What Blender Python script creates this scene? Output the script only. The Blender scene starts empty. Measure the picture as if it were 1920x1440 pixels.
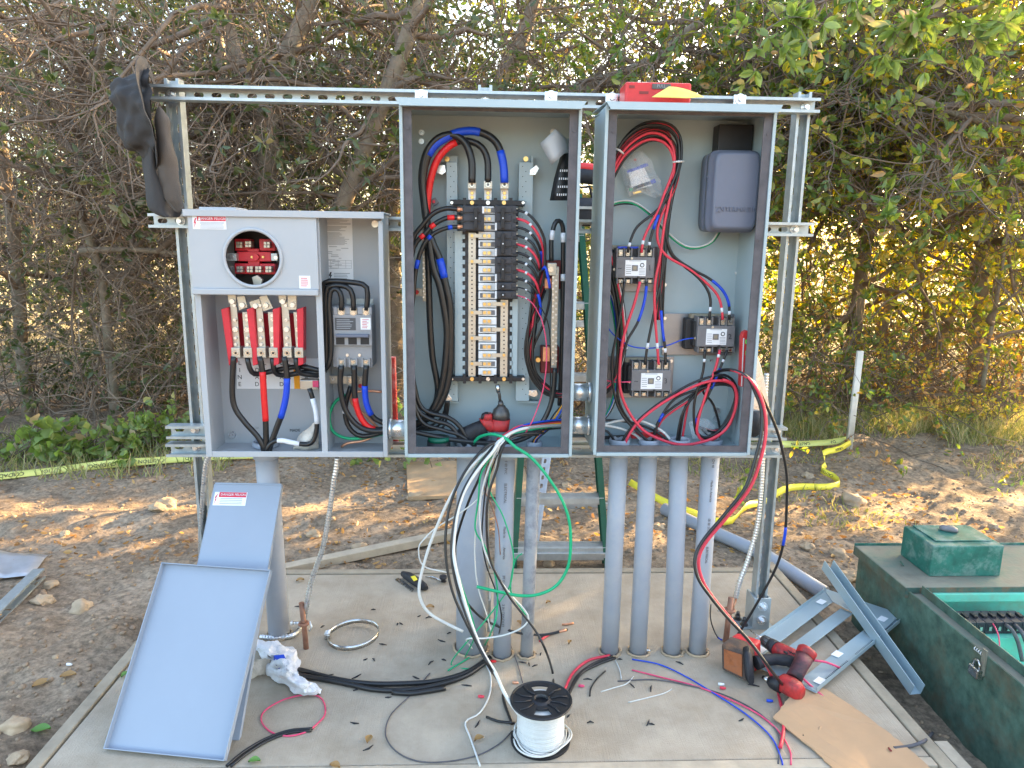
import bpy, bmesh, math, random
import numpy as np
from mathutils import Vector, Matrix, noise as mnoise

random.seed(11); rng = np.random.default_rng(11)
sc = bpy.context.scene
C = sc.collection
R = math.radians

# ------------------------------------------------------------------ camera
FPX = 1350.0
YAW, PITCH, ROLL = R(2.3), R(11.3), R(0.75)
EYE = Vector((0, 0, 1.30))
fw = Vector((math.sin(YAW)*math.cos(PITCH), math.cos(YAW)*math.cos(PITCH), -math.sin(PITCH)))
r0 = Vector((math.cos(YAW), -math.sin(YAW), 0)); u0 = r0.cross(fw)
rt = r0*math.cos(ROLL) + u0*math.sin(ROLL); up = -r0*math.sin(ROLL) + u0*math.cos(ROLL)
cd = bpy.data.cameras.new('camera'); cam = bpy.data.objects.new('camera', cd); C.objects.link(cam)
cd.sensor_width = 36; cd.lens = FPX/1920*36; cd.clip_start = 0.05; cd.clip_end = 2000
M = Matrix((rt, up, -fw)).transposed().to_4x4(); M.translation = EYE
cam.matrix_world = M
sc.camera = cam

# ------------------------------------------------------------------ sky, sun, exposure
SUN_AZ, SUN_EL = R(54), R(16.5)          # azimuth clockwise from +Y (towards +X)
w = bpy.data.worlds.new('World'); sc.world = w; w.use_nodes = True
nt = w.node_tree; nt.nodes.clear()
sky = nt.nodes.new('ShaderNodeTexSky'); sky.sky_type = 'NISHITA'; sky.sun_disc = False
sky.sun_elevation = SUN_EL; sky.sun_rotation = SUN_AZ
sky.air_density = 1.0; sky.dust_density = 4.0; sky.ozone_density = 0.4
bg = nt.nodes.new('ShaderNodeBackground'); bg.inputs[1].default_value = 0.15
wo = nt.nodes.new('ShaderNodeOutputWorld')
nt.links.new(sky.outputs[0], bg.inputs[0]); nt.links.new(bg.outputs[0], wo.inputs[0])
sd = bpy.data.lights.new('sun', 'SUN'); sun = bpy.data.objects.new('sun', sd); C.objects.link(sun)
sd.energy = 5.0; sd.angle = R(0.6); sd.color = (1.0, 0.68, 0.33)
sdir = Vector((math.sin(SUN_AZ)*math.cos(SUN_EL), math.cos(SUN_AZ)*math.cos(SUN_EL), math.sin(SUN_EL)))
sun.rotation_euler = sdir.to_track_quat('Z', 'Y').to_euler()
vs = sc.view_settings; vs.view_transform = 'Standard'; vs.look = 'None'; vs.gamma = 1; vs.exposure = 2.95
sc.cycles.max_bounces = 6; sc.cycles.transparent_max_bounces = 8; sc.cycles.use_denoising = True

# ------------------------------------------------------------------ helpers
def ray(px, py): return rt*((px-960)/FPX) - up*((py-720)/FPX) + fw
def at(px, py, Y):
    v = ray(px, py); return EYE + v*(Y/v.y)
def gp(px, py, z=0.0):
    v = ray(px, py); return EYE + v*((z-EYE.z)/v.z)

def tag(o, label=None, cat=None, group=None, kind=None):
    if label: o['label'] = label
    if cat: o['category'] = cat
    if group: o['group'] = group
    if kind: o['kind'] = kind
    return o
def thing(name, label, cat, loc=(0, 0, 0), group=None):
    o = bpy.data.objects.new(name, None); C.objects.link(o); o.location = loc
    o.empty_display_size = 0.05
    return tag(o, label, cat, group)
def link(o, parent=None):
    C.objects.link(o)
    if parent is not None:
        o.parent = parent
        q = parent; loc = Vector((0, 0, 0))
        while q is not None and q.type == 'EMPTY':
            loc += q.location; q = q.parent
        if parent.type == 'EMPTY': o.matrix_parent_inverse = Matrix.Translation(-loc)
    return o
def copy_tree(o, parent=None):
    c = o.copy(); C.objects.link(c)
    if parent is not None:
        c.parent = parent; c.matrix_parent_inverse = o.matrix_parent_inverse.copy()
    for ch in list(o.children): copy_tree(ch, c)
    return c

def newell(p):
    n = Vector((0, 0, 0))
    for i in range(len(p)):
        a, b = p[i], p[(i+1) % len(p)]
        n += Vector(((a.y-b.y)*(a.z+b.z), (a.z-b.z)*(a.x+b.x), (a.x-b.x)*(a.y+b.y)))
    return n

class MB:
    """collects shapes for one mesh object"""
    def __init__(s, M=None): s.v = []; s.f = []; s.M = M; s.sm = []
    def add(s, vs, fs, smooth=False):
        b = len(s.v)
        s.v += [(s.M @ Vector(p)) if s.M is not None else Vector(p) for p in vs]
        s.f += [tuple(b+i for i in f) for f in fs]; s.sm += [smooth]*len(fs); return s
    def box(s, x0, x1, y0, y1, z0, z1):
        x0, x1 = min(x0, x1), max(x0, x1); y0, y1 = min(y0, y1), max(y0, y1); z0, z1 = min(z0, z1), max(z0, z1)
        return s.add([(x0,y0,z0),(x1,y0,z0),(x1,y1,z0),(x0,y1,z0),(x0,y0,z1),(x1,y0,z1),(x1,y1,z1),(x0,y1,z1)],
                     [(0,3,2,1),(4,5,6,7),(0,1,5,4),(1,2,6,5),(2,3,7,6),(3,0,4,7)])
    def pbox(s, a, b, c, d, Y, dep):
        """pixel rectangle (a,b)-(c,d) whose front face stands at depth Y, dep metres deep"""
        my = (b+d)/2; mx = (a+c)/2
        return s.box(at(a, my, Y).x, at(c, my, Y).x, Y, Y+dep, at(mx, d, Y).z, at(mx, b, Y).z)
    def tube(s, pts, r, n=8, caps=True):
        pts = [Vector(p) for p in pts]; m = len(pts)
        rs = r if hasattr(r, '__len__') else [r]*m
        T = []
        for i in range(m):
            t = pts[min(i+1, m-1)] - pts[max(i-1, 0)]
            T.append(t.normalized() if t.length > 1e-9 else Vector((0, 0, 1)))
        a = Vector((0, 0, 1)) if abs(T[0].z) < 0.9 else Vector((1, 0, 0))
        N = (a - T[0]*a.dot(T[0])).normalized()
        vs, fs = [], []
        for i in range(m):
            N = N - T[i]*N.dot(T[i])
            N = N.normalized() if N.length > 1e-6 else T[i].orthogonal().normalized()
            B = T[i].cross(N)
            for k in range(n):
                an = 2*math.pi*k/n
                vs.append(pts[i] + (N*math.cos(an) + B*math.sin(an))*rs[i])
        for i in range(m-1):
            for k in range(n):
                k2 = (k+1) % n
                fs.append((i*n+k, i*n+k2, (i+1)*n+k2, (i+1)*n+k))
        s.add(vs, fs, True)
        if caps:
            b = len(s.v)-len(vs)
            s.f.append(tuple(b+k for k in reversed(range(n)))); s.f.append(tuple(b+(m-1)*n+k for k in range(n))); s.sm += [False, False]
        return s
    def cyl(s, p0, p1, r0_, r1_=None, n=16):
        r1_ = r0_ if r1_ is None else r1_
        return s.tube([p0, p1], [r0_, r1_], n)
    def disc_y(s, px, py, Y, rpx, dep, n=14):
        """a round head facing the camera"""
        p = at(px, py, Y); rr = rpx*(Y/FPX)
        return s.cyl((p.x, Y+dep, p.z), (p.x, Y, p.z), rr, rr*0.92, n)
    def prism(s, poly, y0, y1):
        """polygon in x,z extruded along y"""
        n = len(poly)
        return s.add([(x, y0, z) for x, z in poly]+[(x, y1, z) for x, z in poly],
                     [tuple(range(n)), tuple(reversed(range(n, 2*n)))]+[(i, i+n, (i+1) % n+n, (i+1) % n) for i in range(n)])
    def ppoly(s, pix, Y, dep):
        return s.prism([(at(a, b, Y).x, at(a, b, Y).z) for a, b in pix], Y, Y+dep)
    def slab(s, corners, th):
        """polygon of 3D corners thickened against its normal"""
        cs = [Vector(c) for c in corners]; n = newell(cs).normalized()*th; m = len(cs)
        return s.add(cs+[c-n for c in cs], [tuple(range(m)), tuple(reversed(range(m, 2*m)))]+[(i, i+m, (i+1) % m+m, (i+1) % m) for i in range(m)])
    def loft(s, st, n=16, e=2.0, caps=True):
        """st: (centre, half-axis vector a, half-axis vector b)"""
        vs, fs = [], []
        for c, a, b in st:
            c, a, b = Vector(c), Vector(a), Vector(b)
            for k in range(n):
                an = 2*math.pi*k/n; ca, sa = math.cos(an), math.sin(an)
                vs.append(c + a*math.copysign(abs(ca)**(2/e), ca) + b*math.copysign(abs(sa)**(2/e), sa))
        m = len(st)
        for i in range(m-1):
            for k in range(n):
                k2 = (k+1) % n; fs.append((i*n+k, i*n+k2, (i+1)*n+k2, (i+1)*n+k))
        s.add(vs, fs, True)
        if caps:
            b_ = len(s.v)-len(vs)
            s.f.append(tuple(b_+k for k in reversed(range(n)))); s.f.append(tuple(b_+(m-1)*n+k for k in range(n))); s.sm += [False, False]
        return s
    def grid(s, P, closed=False):
        """P: rows of points -> smooth sheet"""
        nr, nc = len(P), len(P[0])
        return s.add([p for row in P for p in row], [(i*nc+j, i*nc+j+1, (i+1)*nc+j+1, (i+1)*nc+j) for i in range(nr-1) for j in range(nc-1)], True)
    def build(s, name, mat, parent=None, bevel=0, smooth=None, solid=0, subsurf=0, kind=None, recalc=True):
        me = bpy.data.meshes.new(name); me.from_pydata([tuple(p) for p in s.v], [], s.f)
        me.polygons.foreach_set('use_smooth', s.sm if smooth is None else [smooth]*len(s.f))
        if recalc:
            bm = bmesh.new(); bm.from_mesh(me); bmesh.ops.recalc_face_normals(bm, faces=bm.faces); bm.to_mesh(me); bm.free()
        me.materials.append(mat); me.update()
        o = bpy.data.objects.new(name, me); link(o, parent)
        if solid:
            m = o.modifiers.new('t', 'SOLIDIFY'); m.thickness = solid; m.offset = 0
        if bevel:
            m = o.modifiers.new('b', 'BEVEL'); m.width = bevel; m.segments = 2; m.limit_method = 'ANGLE'; m.angle_limit = R(40)
        if subsurf:
            m = o.modifiers.new('s', 'SUBSURF'); m.levels = m.render_levels = subsurf
        if kind: o['kind'] = kind
        return o

def fast_mesh(name, V, Fq, mat, parent=None, smooth=False):
    """numpy verts (n,3) and faces (m,k) of equal size"""
    me = bpy.data.meshes.new(name); V = np.asarray(V, np.float32); Fq = np.asarray(Fq, np.int32)
    k = Fq.shape[1]
    me.vertices.add(len(V)); me.vertices.foreach_set('co', V.ravel())
    me.loops.add(Fq.size); me.loops.foreach_set('vertex_index', Fq.ravel())
    me.polygons.add(len(Fq)); me.polygons.foreach_set('loop_start', np.arange(len(Fq), dtype=np.int32)*k)
    if smooth: me.polygons.foreach_set('use_smooth', np.ones(len(Fq), bool))
    me.materials.append(mat); me.update(calc_edges=True); me.validate()
    o = bpy.data.objects.new(name, me); link(o, parent); return o

def spline(pts, step=0.012):
    """Catmull-Rom through pts"""
    P = [Vector(p) for p in pts]
    if len(P) < 3: return P
    P = [P[0]*2-P[1]] + P + [P[-1]*2-P[-2]]
    out = []
    for i in range(1, len(P)-2):
        a, b, c, d = P[i-1], P[i], P[i+1], P[i+2]
        n = max(2, min(24, int((c-b).length/step)))
        for k in range(n):
            t = k/n
            out.append(0.5*((2*b) + (c-a)*t + (2*a-5*b+4*c-d)*t*t + (3*b-a-3*c+d)*t**3))
    out.append(P[-2]); return out

_fonts = {}
def text_part(name, s, size, mat, parent, origin, xdir, ydir, extrude=0.0003, align='CENTER', space=1.0):
    cu = bpy.data.curves.new('t', 'FONT'); cu.body = s; cu.size = size; cu.extrude = extrude; cu.align_x = align; cu.align_y = 'CENTER'
    cu.resolution_u = 2; cu.space_character = space
    ob = bpy.data.objects.new('t', cu); C.objects.link(ob)
    dg = bpy.context.evaluated_depsgraph_get(); me = bpy.data.meshes.new_from_object(ob.evaluated_get(dg))
    bpy.data.objects.remove(ob); bpy.data.curves.remove(cu)
    x = Vector(xdir).normalized(); y = Vector(ydir).normalized(); z = x.cross(y)
    Mx = Matrix((x, y, z)).transposed().to_4x4(); Mx.translation = Vector(origin); me.transform(Mx)
    me.materials.clear(); me.materials.append(mat); me.name = name
    return link(bpy.data.objects.new(name, me), parent)

# ------------------------------------------------------------------ materials
MATS = {}
def mat(name, col, rough=0.6, metal=0.0, var=0.12, scale=18.0, bump=0.0, bscale=60.0, spec=0.4, stain=None, stain_amt=0.0, stain_scale=3.0, coat=0.0, tint=None):
    m = bpy.data.materials.new(name); m.use_nodes = True; t = m.node_tree; N = t.nodes; L = t.links
    b = N['Principled BSDF']; b.inputs['Roughness'].default_value = rough; b.inputs['Metallic'].default_value = metal
    b.inputs['Specular IOR Level'].default_value = spec
    if coat: b.inputs['Coat Weight'].default_value = coat
    tc = N.new('ShaderNodeTexCoord'); src = tc.outputs['Object']
    n1 = N.new('ShaderNodeTexNoise'); n1.inputs['Scale'].default_value = scale; n1.inputs['Detail'].default_value = 6; n1.inputs['Roughness'].default_value = 0.62
    L.new(src, n1.inputs['Vector'])
    r = N.new('ShaderNodeValToRGB'); c = Vector(col[:3])
    r.color_ramp.elements[0].position = 0.3; r.color_ramp.elements[1].position = 0.7
    lo = c*(1-var); hi = c*(1+var)
    if tint: hi = Vector(tint)
    r.color_ramp.elements[0].color = (*lo, 1); r.color_ramp.elements[1].color = (*[min(1, q) for q in hi], 1)
    L.new(n1.outputs['Fac'], r.inputs['Fac']); out = r.outputs['Color']
    if stain:
        n2 = N.new('ShaderNodeTexNoise'); n2.inputs['Scale'].default_value = stain_scale; n2.inputs['Detail'].default_value = 8; n2.inputs['Roughness'].default_value = 0.7
        L.new(src, n2.inputs['Vector'])
        r2 = N.new('ShaderNodeValToRGB'); r2.color_ramp.elements[0].position = 0.5-0.02; r2.color_ramp.elements[1].position = 0.66
        L.new(n2.outputs['Fac'], r2.inputs['Fac'])
        mu = N.new('ShaderNodeMath'); mu.operation = 'MULTIPLY'; mu.inputs[1].default_value = stain_amt; L.new(r2.outputs['Color'], mu.inputs[0])
        mx = N.new('ShaderNodeMix'); mx.data_type = 'RGBA'; L.new(mu.outputs[0], mx.inputs['Factor']); L.new(out, mx.inputs['A'])
        mx.inputs['B'].default_value = (*stain, 1); out = mx.outputs['Result']
    L.new(out, b.inputs['Base Color'])
    rm = N.new('ShaderNodeMapRange'); rm.inputs['To Min'].default_value = max(0.03, rough-0.1); rm.inputs['To Max'].default_value = min(1, rough+0.12)
    L.new(n1.outputs['Fac'], rm.inputs['Value']); L.new(rm.outputs[0], b.inputs['Roughness'])
    if bump:
        n3 = N.new('ShaderNodeTexNoise'); n3.inputs['Scale'].default_value = bscale; n3.inputs['Detail'].default_value = 5; L.new(src, n3.inputs['Vector'])
        bp = N.new('ShaderNodeBump'); bp.inputs['Strength'].default_value = bump; bp.inputs['Distance'].default_value = 0.01
        L.new(n3.outputs['Fac'], bp.inputs['Height']); L.new(bp.outputs[0], b.inputs['Normal'])
    MATS[name] = m; return m

def leaf_mat(name, stops, trans=0.45, rough=0.5, gloss=0.06):
    m = bpy.data.materials.new(name); m.use_nodes = True; t = m.node_tree; N = t.nodes; L = t.links; N.clear()
    g = N.new('ShaderNodeNewGeometry'); r = N.new('ShaderNodeValToRGB'); L.new(g.outputs['Random Per Island'], r.inputs['Fac'])
    cr = r.color_ramp
    while len(cr.elements) < len(stops): cr.elements.new(0.5)
    for e, (p, c) in zip(cr.elements, stops): e.position = p; e.color = (*c, 1)
    d = N.new('ShaderNodeBsdfDiffuse'); tr = N.new('ShaderNodeBsdfTranslucent'); gl = N.new('ShaderNodeBsdfGlossy'); gl.inputs['Roughness'].default_value = rough
    L.new(r.outputs[0], d.inputs[0])
    hs = N.new('ShaderNodeHueSaturation'); hs.inputs['Saturation'].default_value = 1.15; hs.inputs['Value'].default_value = 1.7; L.new(r.outputs[0], hs.inputs['Color']); L.new(hs.outputs[0], tr.inputs[0])
    m1 = N.new('ShaderNodeMixShader'); m1.inputs[0].default_value = trans; L.new(d.outputs[0], m1.inputs[1]); L.new(tr.outputs[0], m1.inputs[2])
    m2 = N.new('ShaderNodeMixShader'); m2.inputs[0].default_value = gloss; L.new(m1.outputs[0], m2.inputs[1]); L.new(gl.outputs[0], m2.inputs[2])
    o = N.new('ShaderNodeOutputMaterial'); L.new(m2.outputs[0], o.inputs[0]); return m

mat('meter_grey', (0.41, 0.43, 0.45), 0.42, 0, 0.04, 6)
mat('cover_grey', (0.29, 0.335, 0.40), 0.5, 0, 0.03, 5)
mat('panel_grey', (0.37, 0.455, 0.48), 0.42, 0, 0.05, 5)
mat('gasket', (0.105, 0.098, 0.105), 0.8, 0, 0.25, 30)
mat('galv', (0.43, 0.475, 0.49), 0.42, 0.65, 0.14, 40, 0.04, 90)
mat('zinc', (0.72, 0.74, 0.76), 0.28, 0.9, 0.10, 60)
mat('tin', (0.50, 0.475, 0.42), 0.36, 0.7, 0.06, 30)
mat('brass', (0.72, 0.50, 0.20), 0.32, 0.9, 0.12, 60)
mat('copper', (0.72, 0.36, 0.22), 0.38, 0.85, 0.2, 60)
mat('copper_rod', (0.34, 0.17, 0.11), 0.6, 0.5, 0.3, 60, stain=(0.16, 0.12, 0.10), stain_amt=0.6, stain_scale=30)
mat('pvc', (0.32, 0.35, 0.405), 0.45, 0, 0.05, 8, stain=(0.47, 0.45, 0.42), stain_amt=0.35, stain_scale=6)
mat('pvc_dirty', (0.32, 0.33, 0.35), 0.6, 0, 0.12, 20, stain=(0.15, 0.16, 0.19), stain_amt=0.9, stain_scale=14)
mat('black_plastic', (0.016, 0.016, 0.019), 0.45, 0, 0.3, 30)
mat('breaker', (0.032, 0.034, 0.043), 0.42, 0, 0.3, 30)
mat('white_plastic', (0.72, 0.73, 0.74), 0.4, 0, 0.03, 20)
mat('paper', (0.80, 0.81, 0.82), 0.7, 0, 0.03, 20)
mat('ink', (0.03, 0.03, 0.035), 0.7)
mat('faint_ink', (0.33, 0.34, 0.36), 0.8)
mat('danger_red', (0.62, 0.03, 0.06), 0.5)
mat('red_plastic', (0.60, 0.035, 0.035), 0.38, 0, 0.1, 30)
mat('meter_red', (0.62, 0.03, 0.05), 0.36, 0, 0.08, 25)
mat('red_dark', (0.22, 0.035, 0.03), 0.5)
mat('tool_red', (0.43, 0.028, 0.028), 0.48, 0, 0.18, 40, 0.05, 200, stain=(0.07, 0.03, 0.028), stain_amt=0.75, stain_scale=34)
mat('tool_black', (0.022, 0.022, 0.026), 0.6, 0, 0.3, 50, 0.15, 160)
mat('tool_grey', (0.11, 0.105, 0.10), 0.42, 0.6, 0.3, 50)
mat('battery_dirt', (0.075, 0.055, 0.045), 0.8, 0, 0.4, 40, stain=(0.20, 0.10, 0.05), stain_amt=0.8, stain_scale=22)
mat('contactor', (0.165, 0.16, 0.165), 0.55, 0, 0.15, 40)
mat('contactor_dark', (0.035, 0.033, 0.034), 0.6)
mat('tan_fibre', (0.33, 0.28, 0.20), 0.8)
mat('mount_plate', (0.27, 0.28, 0.31), 0.32, 0.75, 0.12, 12)
mat('timer_case', (0.135, 0.15, 0.20), 0.42, 0, 0.04, 12)
mat('main_breaker', (0.29, 0.29, 0.30), 0.5, 0, 0.05, 30)
mat('label_dark', (0.08, 0.08, 0.085), 0.5)
mat('insul_black', (0.013, 0.013, 0.014), 0.33, 0, 0.3, 60, 0, 60, 0.5)
mat('insul_red', (0.66, 0.045, 0.075), 0.36, 0, 0.1, 40)
mat('insul_pink', (0.72, 0.07, 0.16), 0.36, 0, 0.1, 40)
mat('insul_blue', (0.012, 0.065, 0.50), 0.36, 0, 0.1, 40)
mat('insul_white', (0.62, 0.62, 0.59), 0.38, 0, 0.05, 40)
mat('insul_green', (0.01, 0.36, 0.16), 0.36, 0, 0.1, 40)
mat('tape_red', (0.70, 0.018, 0.02), 0.33, 0, 0.08, 80)
mat('tape_blue', (0.008, 0.06, 0.55), 0.33, 0, 0.08, 80)
mat('tape_white', (0.72, 0.74, 0.78), 0.4, 0, 0.04, 80)
mat('tape_orange', (0.90, 0.38, 0.01), 0.5)
mat('hat', (0.045, 0.042, 0.041), 0.85, 0, 0.15, 30, 0.25, 500)
mat('hat_flap', (0.095, 0.080, 0.068), 0.85, 0, 0.10, 20, 0.25, 500)
mat('towel', (0.80, 0.82, 0.86), 1.0, 0, 0.06, 160, 0.6, 420, 0.0)
mat('glove', (0.70, 0.62, 0.52), 0.9, 0, 0.2, 40, 0.4, 120)
mat('cardboard', (0.42, 0.27, 0.155), 0.85, 0, 0.06, 12)
mat('wood_grey', (0.33, 0.275, 0.20), 0.85, 0, 0.2, 14, 0.2, 70)
mat('stake_white', (0.66, 0.62, 0.54), 0.75, 0, 0.08, 20, 0.1, 70)
mat('wood_pale', (0.43, 0.36, 0.27), 0.8, 0, 0.15, 18, 0.15, 70)
mat('plywood', (0.42, 0.29, 0.17), 0.85, 0, 0.18, 10, stain=(0.3, 0.2, 0.12), stain_amt=0.5)
mat('red_paint', (0.62, 0.05, 0.04), 0.6, 0, 0.15, 30, stain=(0.75, 0.5, 0.45), stain_amt=0.6, stain_scale=25)
mat('ladder_green', (0.014, 0.085, 0.048), 0.45, 0, 0.15, 20)
mat('aluminium', (0.52, 0.52, 0.51), 0.42, 0.7, 0.15, 25)
mat('vault_green', (0.058, 0.122, 0.092), 0.65, 0, 0.45, 22, 0.2, 70, 0.3, stain=(0.115, 0.085, 0.05), stain_amt=0.8, stain_scale=4.2, tint=(0.10, 0.175, 0.135))
mat('vault_box', (0.020, 0.125, 0.096), 0.5, 0, 0.35, 22, 0.06, 60, stain=(0.22, 0.29, 0.26), stain_amt=0.75, stain_scale=13)
mat('vault_dusty', (0.20, 0.19, 0.145), 0.8, 0, 0.25, 10, 0.15, 80, stain=(0.05, 0.13, 0.10), stain_amt=0.7, stain_scale=5)
mat('vault_inside', (0.13, 0.50, 0.38), 0.5, 0, 0.10, 7, stain=(0.26, 0.20, 0.11), stain_amt=0.45, stain_scale=9)
mat('rusty_edge', (0.05, 0.10, 0.08), 0.7, 0, 0.3, 20, stain=(0.22, 0.085, 0.04), stain_amt=1.0, stain_scale=9)
mat('rust', (0.20, 0.075, 0.035), 0.9, 0, 0.4, 30)
mat('caution', (0.82, 0.70, 0.06), 0.45, 0, 0.08, 12)
mat('caution_pale', (0.72, 0.70, 0.20), 0.45, 0, 0.10, 12)
mat('yellow_pad', (0.80, 0.66, 0.16), 0.8)
mat('stone', (0.42, 0.31, 0.20), 0.9, 0, 0.25, 18, 0.4, 50)
mat('clod', (0.29, 0.21, 0.14), 0.95, 0, 0.35, 30, 0.5, 80)
mat('tape_green', (0.005, 0.10, 0.06), 0.4)
mat('vial', (0.15, 0.65, 0.10), 0.2)
mat('spool_black', (0.018, 0.018, 0.021), 0.4, 0, 0.3, 30)
mat('steel', (0.55, 0.54, 0.52), 0.25, 1.0, 0.10, 50)
mat('bark', (0.235, 0.185, 0.135), 0.95, 0, 0.35, 14, 0.8, 40, stain=(0.24, 0.235, 0.165), stain_amt=0.6, stain_scale=9)
mat('twig', (0.185, 0.137, 0.10), 0.9, 0, 0.35, 8)
mat('twig_pale', (0.31, 0.24, 0.18), 0.9, 0, 0.35, 8)
m_bag = bpy.data.materials.new('clear_bag'); m_bag.use_nodes = True
_b = m_bag.node_tree.nodes['Principled BSDF']; _b.inputs['Base Color'].default_value = (0.9, 0.93, 0.96, 1); _b.inputs['Roughness'].default_value = 0.12
_n = m_bag.node_tree.nodes.new('ShaderNodeTexNoise'); _n.inputs['Scale'].default_value = 60
_r = m_bag.node_tree.nodes.new('ShaderNodeMapRange'); _r.inputs['To Min'].default_value = 0.12; _r.inputs['To Max'].default_value = 0.42
m_bag.node_tree.links.new(_n.outputs['Fac'], _r.inputs['Value']); m_bag.node_tree.links.new(_r.outputs[0], _b.inputs['Alpha'])
MATS['clear_bag'] = m_bag
G = MATS
# ------------------------------------------------------------------ ground
_VT = {}
def vnoise(x, y, seed=0):
    if seed not in _VT: _VT[seed] = np.random.default_rng(seed).random((256, 256))
    T = _VT[seed]
    xi = np.floor(x).astype(int); yi = np.floor(y).astype(int); fx = x-xi; fy = y-yi
    fx = fx*fx*(3-2*fx); fy = fy*fy*(3-2*fy)
    g = lambda a, b: T[a % 256, b % 256]
    return (g(xi, yi)*(1-fx)+g(xi+1, yi)*fx)*(1-fy)+(g(xi, yi+1)*(1-fx)+g(xi+1, yi+1)*fx)*fy
def fbm(x, y, f, o=5, seed=0, gain=0.5):
    s = np.zeros_like(x); a = 1.0; t = 0
    for k in range(o):
        s += a*(vnoise(x*f+k*17.3, y*f+k*9.1, seed+k)-0.5); t += a; a *= gain; f *= 2.03
    return s/t
PX0, PX1, PY0, PY1 = -1.13, 1.205, 1.56, 2.70
def sst(e0, e1, x):
    t = np.clip((x-e0)/(e1-e0), 0, 1); return t*t*(3-2*t)
def ground_z(x, y):
    x = np.asarray(x, float); y = np.asarray(y, float)
    z = -0.045 + 0.10*fbm(x, y, 0.55, 3, 3) + 0.06*fbm(x, y, 2.6, 4, 7)*sst(1.0, 2.5, y) + 0.034*fbm(x, y, 11, 4, 21, 0.62)
    z += -0.085*np.exp(-((x-1.42)/0.28)**2)*(1-sst(2.35, 2.8, y))          # dug-out strip beside the vault
    z += 0.05*np.exp(-((x+1.9)/0.5)**2-((y-3.35)/0.16)**2)+0.045*np.exp(-((x+0.75)/0.3)**2-((y-3.3)/0.12)**2)   # loose spoil ridges
    z += 0.10*sst(5.2, 8, y) - 0.25*sst(9, 20, y)*0
    near = sst(-0.05, 0.12, np.maximum(np.maximum(PX0-x, x-PX1), np.maximum(PY0-y, y-PY1)))
    z = z*near + (1-near)*(-0.075)
    return z
def axis(lo, hi, s, far):
    inner = np.arange(lo, hi+s/2, s); g = []
    d, q = s, 0.0
    while q < far: d *= 1.22; q += d; g.append(q)
    g = np.array(g); return np.concatenate([lo-g[::-1], inner, hi+g])
gx = axis(-3.6, 3.9, 0.019, 700); gy = axis(0.9, 5.6, 0.019, 900)
XX, YY = np.meshgrid(gx, gy); ZZ = ground_z(XX, YY)
nx, ny = len(gx), len(gy)
idx = np.arange(nx*ny).reshape(ny, nx)
FQ = np.stack([idx[:-1, :-1], idx[:-1, 1:], idx[1:, 1:], idx[1:, :-1]], -1).reshape(-1, 4)
def dirt_mat():
    m = bpy.data.materials.new('dirt'); m.use_nodes = True; t = m.node_tree; N = t.nodes; L = t.links
    b = N['Principled BSDF']; b.inputs['Roughness'].default_value = 0.95; b.inputs['Specular IOR Level'].default_value = 0.15
    g = N.new('ShaderNodeNewGeometry')
    def noise(sc_, det=8, ro=0.65):
        n = N.new('ShaderNodeTexNoise'); n.inputs['Scale'].default_value = sc_; n.inputs['Detail'].default_value = det; n.inputs['Roughness'].default_value = ro
        L.new(g.outputs['Position'], n.inputs['Vector']); return n
    def ramp(src, stops):
        r = N.new('ShaderNodeValToRGB'); cr = r.color_ramp
        while len(cr.elements) < len(stops): cr.elements.new(0.5)
        for e, (p, c) in zip(cr.elements, stops): e.position = p; e.color = (*c, 1)
        L.new(src, r.inputs['Fac']); return r
    r1 = ramp(noise(3.2).outputs['Fac'], [(0.30, (0.205, 0.155, 0.110)), (0.52, (0.33, 0.26, 0.188)), (0.72, (0.43, 0.35, 0.265))])
    r2 = ramp(noise(38, 6, 0.7).outputs['Fac'], [(0.33, (0.45, 0.45, 0.45)), (0.68, (1.35, 1.3, 1.25))])
    mx = N.new('ShaderNodeMix'); mx.data_type = 'RGBA'; mx.blend_type = 'MULTIPLY'; mx.inputs['Factor'].default_value = 1
    L.new(r1.outputs[0], mx.inputs['A']); L.new(r2.outputs[0], mx.inputs['B'])
    # beyond the trees: dry pale meadow
    sp = N.new('ShaderNodeSeparateXYZ'); L.new(g.outputs['Position'], sp.inputs[0])
    n3 = noise(0.8, 3); ad = N.new('ShaderNodeMath'); ad.operation = 'MULTIPLY_ADD'; ad.inputs[1].default_value = 2.0; L.new(n3.outputs['Fac'], ad.inputs[0]); L.new(sp.outputs['Y'], ad.inputs[2])
    mr = N.new('ShaderNodeMapRange'); mr.inputs['From Min'].default_value = 7.5; mr.inputs['From Max'].default_value = 9.5; L.new(ad.outputs[0], mr.inputs['Value'])
    r4 = ramp(noise(6, 5).outputs['Fac'], [(0.3, (0.30, 0.25, 0.14)), (0.7, (0.50, 0.43, 0.27))])
    m2 = N.new('ShaderNodeMix'); m2.data_type = 'RGBA'; L.new(mr.outputs[0], m2.inputs['Factor']); L.new(mx.outputs['Result'], m2.inputs['A']); L.new(r4.outputs[0], m2.inputs['B'])
    L.new(m2.outputs['Result'], b.inputs['Base Color'])
    bp = N.new('ShaderNodeBump'); bp.inputs['Strength'].default_value = 0.9; bp.inputs['Distance'].default_value = 0.012
    L.new(noise(70, 8, 0.72).outputs['Fac'], bp.inputs['Height']); L.new(bp.outputs[0], b.inputs['Normal'])
    return m
gnd = fast_mesh('ground', np.stack([XX, YY, ZZ], -1).reshape(-1, 3), FQ, dirt_mat(), None, True); gnd['kind'] = 'structure'
def gz(x, y): return float(ground_z(np.array([x]), np.array([y]))[0])
def gd(px, py, lift=0.0):
    """pixel to the dirt surface"""
    p = gp(px, py, -0.05)
    for _ in range(4): p = gp(px, py, gz(p.x, p.y))
    p.z += lift; return p

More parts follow.
